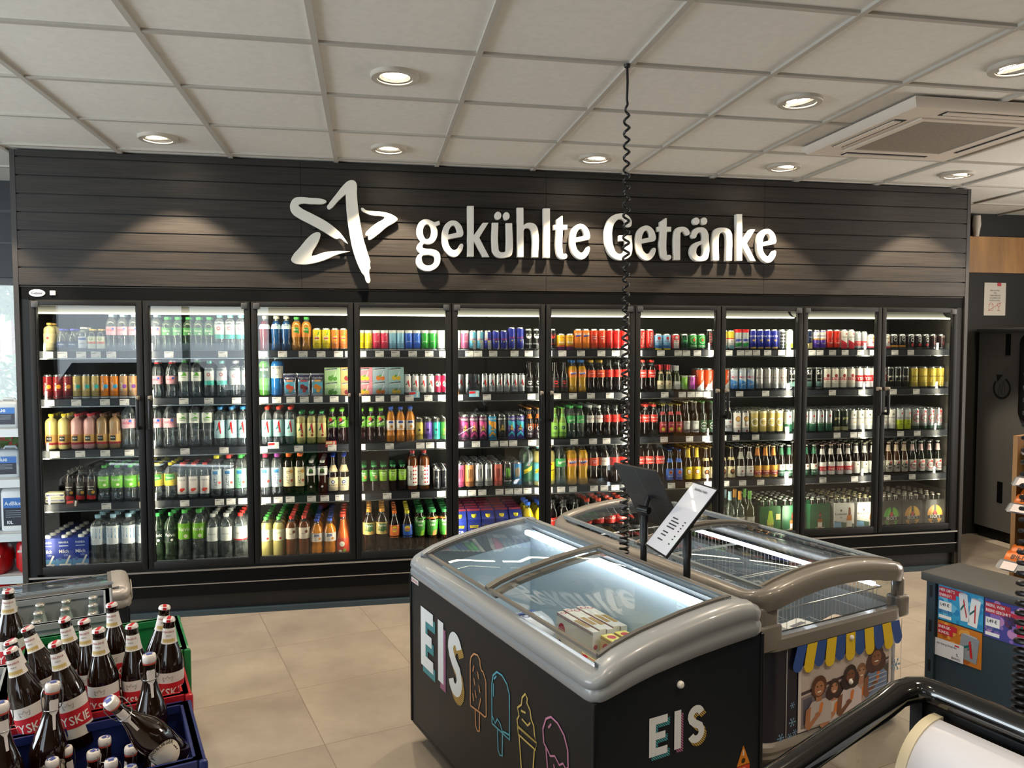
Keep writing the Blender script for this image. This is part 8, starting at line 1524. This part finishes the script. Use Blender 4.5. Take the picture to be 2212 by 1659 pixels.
# wooden snack display behind the cabinet
SN = fpos(.30, 2.52); sd = thing('snack_display', 'oak-sided snack display with sloping grey shelves behind the grey cabinet', 'display shelf', SN, T18)
obj('side_panel', MB().box(0, .35, -.02, 0, .30, 1.27, OAK), sd); obj('back_board', MB().box(.33, .35, -1.4, -.02, .30, 1.27, M('#3a2a1c', .6)), sd)
TRAY = M('#6a6e72', .4, .3)
for i, (z, dx, rot) in enumerate(((.69, -.155, 0), (.94, -.09, 0), (1.055, -.05, 0), (1.19, .02, 0))):
    sh = obj('tray', MB().loft([[(dx, y, z), (dx+.03, y, z+.028), (.33, y, z+.06), (.33, y, z+.05), (dx+.03, y, z-.004)] for y in (-1.38, -.022)], TRAY), sd); obj('price_strip', MB().loft([[(dx-.004, y, z-.004), (dx+.028, y, z+.03), (dx+.03, y, z+.027), (dx, y, z-.006)] for y in (-1.38, -.03)], M('#8a8d92', .35)), sh)
    tg = thing('price_tag', f'pale price tag on the snack display, {ORD[3-i]} tray from the top', 'price tag', tuple(Vector(SN)+VX*(dx+.010)-UX*(-.075)+Vector((0, 0, z+.0155))), T18, 'tags on the snack display'); obj('card', MB().add([(-.016, -.03, -.014), (-.016, .03, -.014), (.016, .03, .014), (.016, -.03, .014)], [[0, 1, 2, 3]], M('#e2d8d8', .6)), tg, 0)
ci = 0
for z, dx in ((.69, -.155), (.94, -.09)):
    for k in range(8):
        y = -.115-.011*0-.12*(k//2); t = thing('sausage_snack', f'orange sausage snack pack on the {"lower" if z < .8 else "upper"} snack tray, {ORD[k]} from the panel', 'snack pack', tuple(Vector(SN)+VX*(dx+.075+.045*(k % 2))-UX*y+Vector((0, 0, z+.042+.022*(k % 2)))), T18+random.uniform(-.05, .05), 'orange snack packs'); t.rotation_euler = (0, -.75, T18)
        b = MB(); L_ = .085; b.loft([[(.022*kk*math.cos(a)*1.3, yy, .010*kk*math.sin(a)) for a in [6.283*j/14 for j in range(14)]] for yy, kk in ((-L_, 1.15), (-L_*.9, .9), (-L_*.7, 1.05), (L_*.7, 1.05), (L_*.9, .9), (L_, 1.15))], M('#e8782a', .3)); vs, fs = quad2d([(.02, -.02), (.08, -.02), (.08, .012), (.01, .008)]); b.add([(-c, -a, .0112) for a, c in vs], fs, M('#d8b070')); put_text(b, 'BiFi', .026, lambda a, c: (-c+.008, -a, .0116), M('#17120f'), -.035, 0, align='c'); put_text(b, 'Roll', .016, lambda a, c: (-c+.006, -a, .0116), M('#c83a30'), .035, 0); obj('wrapper', b, t, 50)
for i, (z, yv, col, lab) in enumerate(((1.065, -.09, '#c8d4e0', 'small clear bottle with blue label on the snack display'), (1.205, -.08, '#e6e2e0', 'small white bottle on the highest snack tray'))):
    t = thing('spirits_bottle', lab, 'spirits bottle', tuple(Vector(SN)+VX*.09-UX*yv+Vector((0, 0, z+.012))), T18); b = MB(); b.lathe([(.022, 0), (.024, .005), (.024, .055), (.012, .07), (.011, .082)], 18, PETC if i == 0 else M('#e6e2e0', .3)); obj('bottle_body', b, t); c = MB(); c.lathe([(.0125, .08), (.0125, .1)], 14, M('#c8c8c8', .3, .5)); obj('bottle_cap', c, t); l = MB(); l.loft([[(.0244*math.cos(6.283*j/18), .0244*math.sin(6.283*j/18), z_) for j in range(18)] for z_ in (.012, .045)], M('#2a4a8a' if i == 0 else '#8a2a3a'), caps=False); obj('bottle_label', l, t)
# near freezer cut by the lower edge: black tubular rim, glass end, white lamp hood
NF = thing('open_freezer', 'black-rimmed glass-ended freezer nearest the viewer with white curved lamp hood', 'freezer', (3.23, -3.42, 0), T18)   # local x = VX, -y = UX; origin at its far high corner
BLK = M('#08090a', .12, 0, .8)
rm = [(-.72, .0, .73), (-.429, .0, .787), (-.286, .0, .82), (-.131, .0, .853), (-.07, .0, .872), (-.03, -.008, .877), (-.005, -.03, .88), (.0, -.07, .88), (.0, -.5, .88), (.0, -1.5, .88)]
r_ = MB(); r_.tube(rm, .03, BLK, 16); r_.tube([(-.72, 0, .73), (-.76, -.04, .724), (-.765, -.1, .72), (-.765, -1.5, .72)], .03, BLK, 14); obj('tube_rim', r_, NF, 60)
bd = MB(); bd.box(-.76, .0, -1.5, -.02, .08, .44, M('#101214', .4)); obj('body', bd, NF); obj('base_plinth', MB().box(-.73, -.03, -1.5, -.05, 0, .08, BLACK), NF)
g = MB(); g.add([(-.74, -.012, .44), (-.02, -.012, .44), (-.02, -.012, .86), (-.18, -.012, .835), (-.35, -.012, .80), (-.55, -.012, .757), (-.74, -.012, .72)], [[0, 1, 2, 3, 4, 5, 6]], PANE); obj('end_pane', g, NF, 0)
mu = MB(); mu.box(-.755, -.735, -.02, .0, .44, .69, M('#3a3d40', .4)).box(-.02, .01, -.03, .0, .08, .87, M('#15171a', .4)).box(-.74, -.02, -.022, .0, .43, .455, M('#5a5e60', .4)).box(-.36, -.345, -.02, -.004, .455, .785, M('#6a6e70', .4)); obj('pane_frame', mu, NF)
sd_ = MB(); sd_.box(-.008, .012, -1.5, -.03, .08, .86, M('#101214', .3)); obj('side_panel', sd_, NF)
hd = MB(); cx, cz, R = -.035, .715, .125
hd.loft([[(cx-R*math.sin(math.radians(a)), y, cz+R*math.cos(math.radians(a))) for a in range(0, 91, 9)] for y in (-.075, -1.5)], M('#c9ccd6', .25, 0, .3), closed=False, caps=False); hd.box(cx-R, cx-R+.003, -1.5, -.075, cz-.02, cz, M('#e2e4ea', .25)); hood = obj('lamp_hood', hd, NF, 60)
tr_ = MB(); tr_.loft([[(cx-q*math.sin(math.radians(a)), y, cz+q*math.cos(math.radians(a))) for q, y in ((R+.004, -.06), (R+.004, -.082), (R-.018, -.082), (R-.018, -.06))] for a in range(-6, 91, 8)], M('#d4ccb0', .4)); tr_.box(cx-R-.004, cx-R+.018, -.082, -.06, cz-.28, cz, M('#d4ccb0', .4)); obj('hood_trim', tr_, hood)
for a in (35, 88):
    sc = MB(); sc.tube([(cx-(R-.007)*math.sin(math.radians(a)), -.061, cz+(R-.007)*math.cos(math.radians(a))), (cx-(R-.007)*math.sin(math.radians(a)), -.058, cz+(R-.007)*math.cos(math.radians(a)))], .004, M('#6a6a66', .3, .8), 10); obj('screw', sc, hood)
def mesh_mat():
    def f(nt, p):
        c = nd(nt, 'ShaderNodeTexCoord'); k = nd(nt, 'ShaderNodeTexChecker'); k.inputs['Scale'].default_value = 260; k.inputs['Color1'].default_value = lin('#3c4042'); k.inputs['Color2'].default_value = lin('#131516'); nt.links.new(c.outputs['Object'], k.inputs[0]); nt.links.new(k.outputs[0], p.inputs['Base Color'])
    return tex_mat('perforated_sheet', f)
obj('vent_grille', MB().box(cx-R+.02, cx-R+.024, -1.5, -.08, .46, cz-.01, mesh_mat()).box(cx-R+.004, cx-R+.02, -1.5, -.08, cz-.03, cz-.005, M('#c8c4b4', .4)), NF, 0)
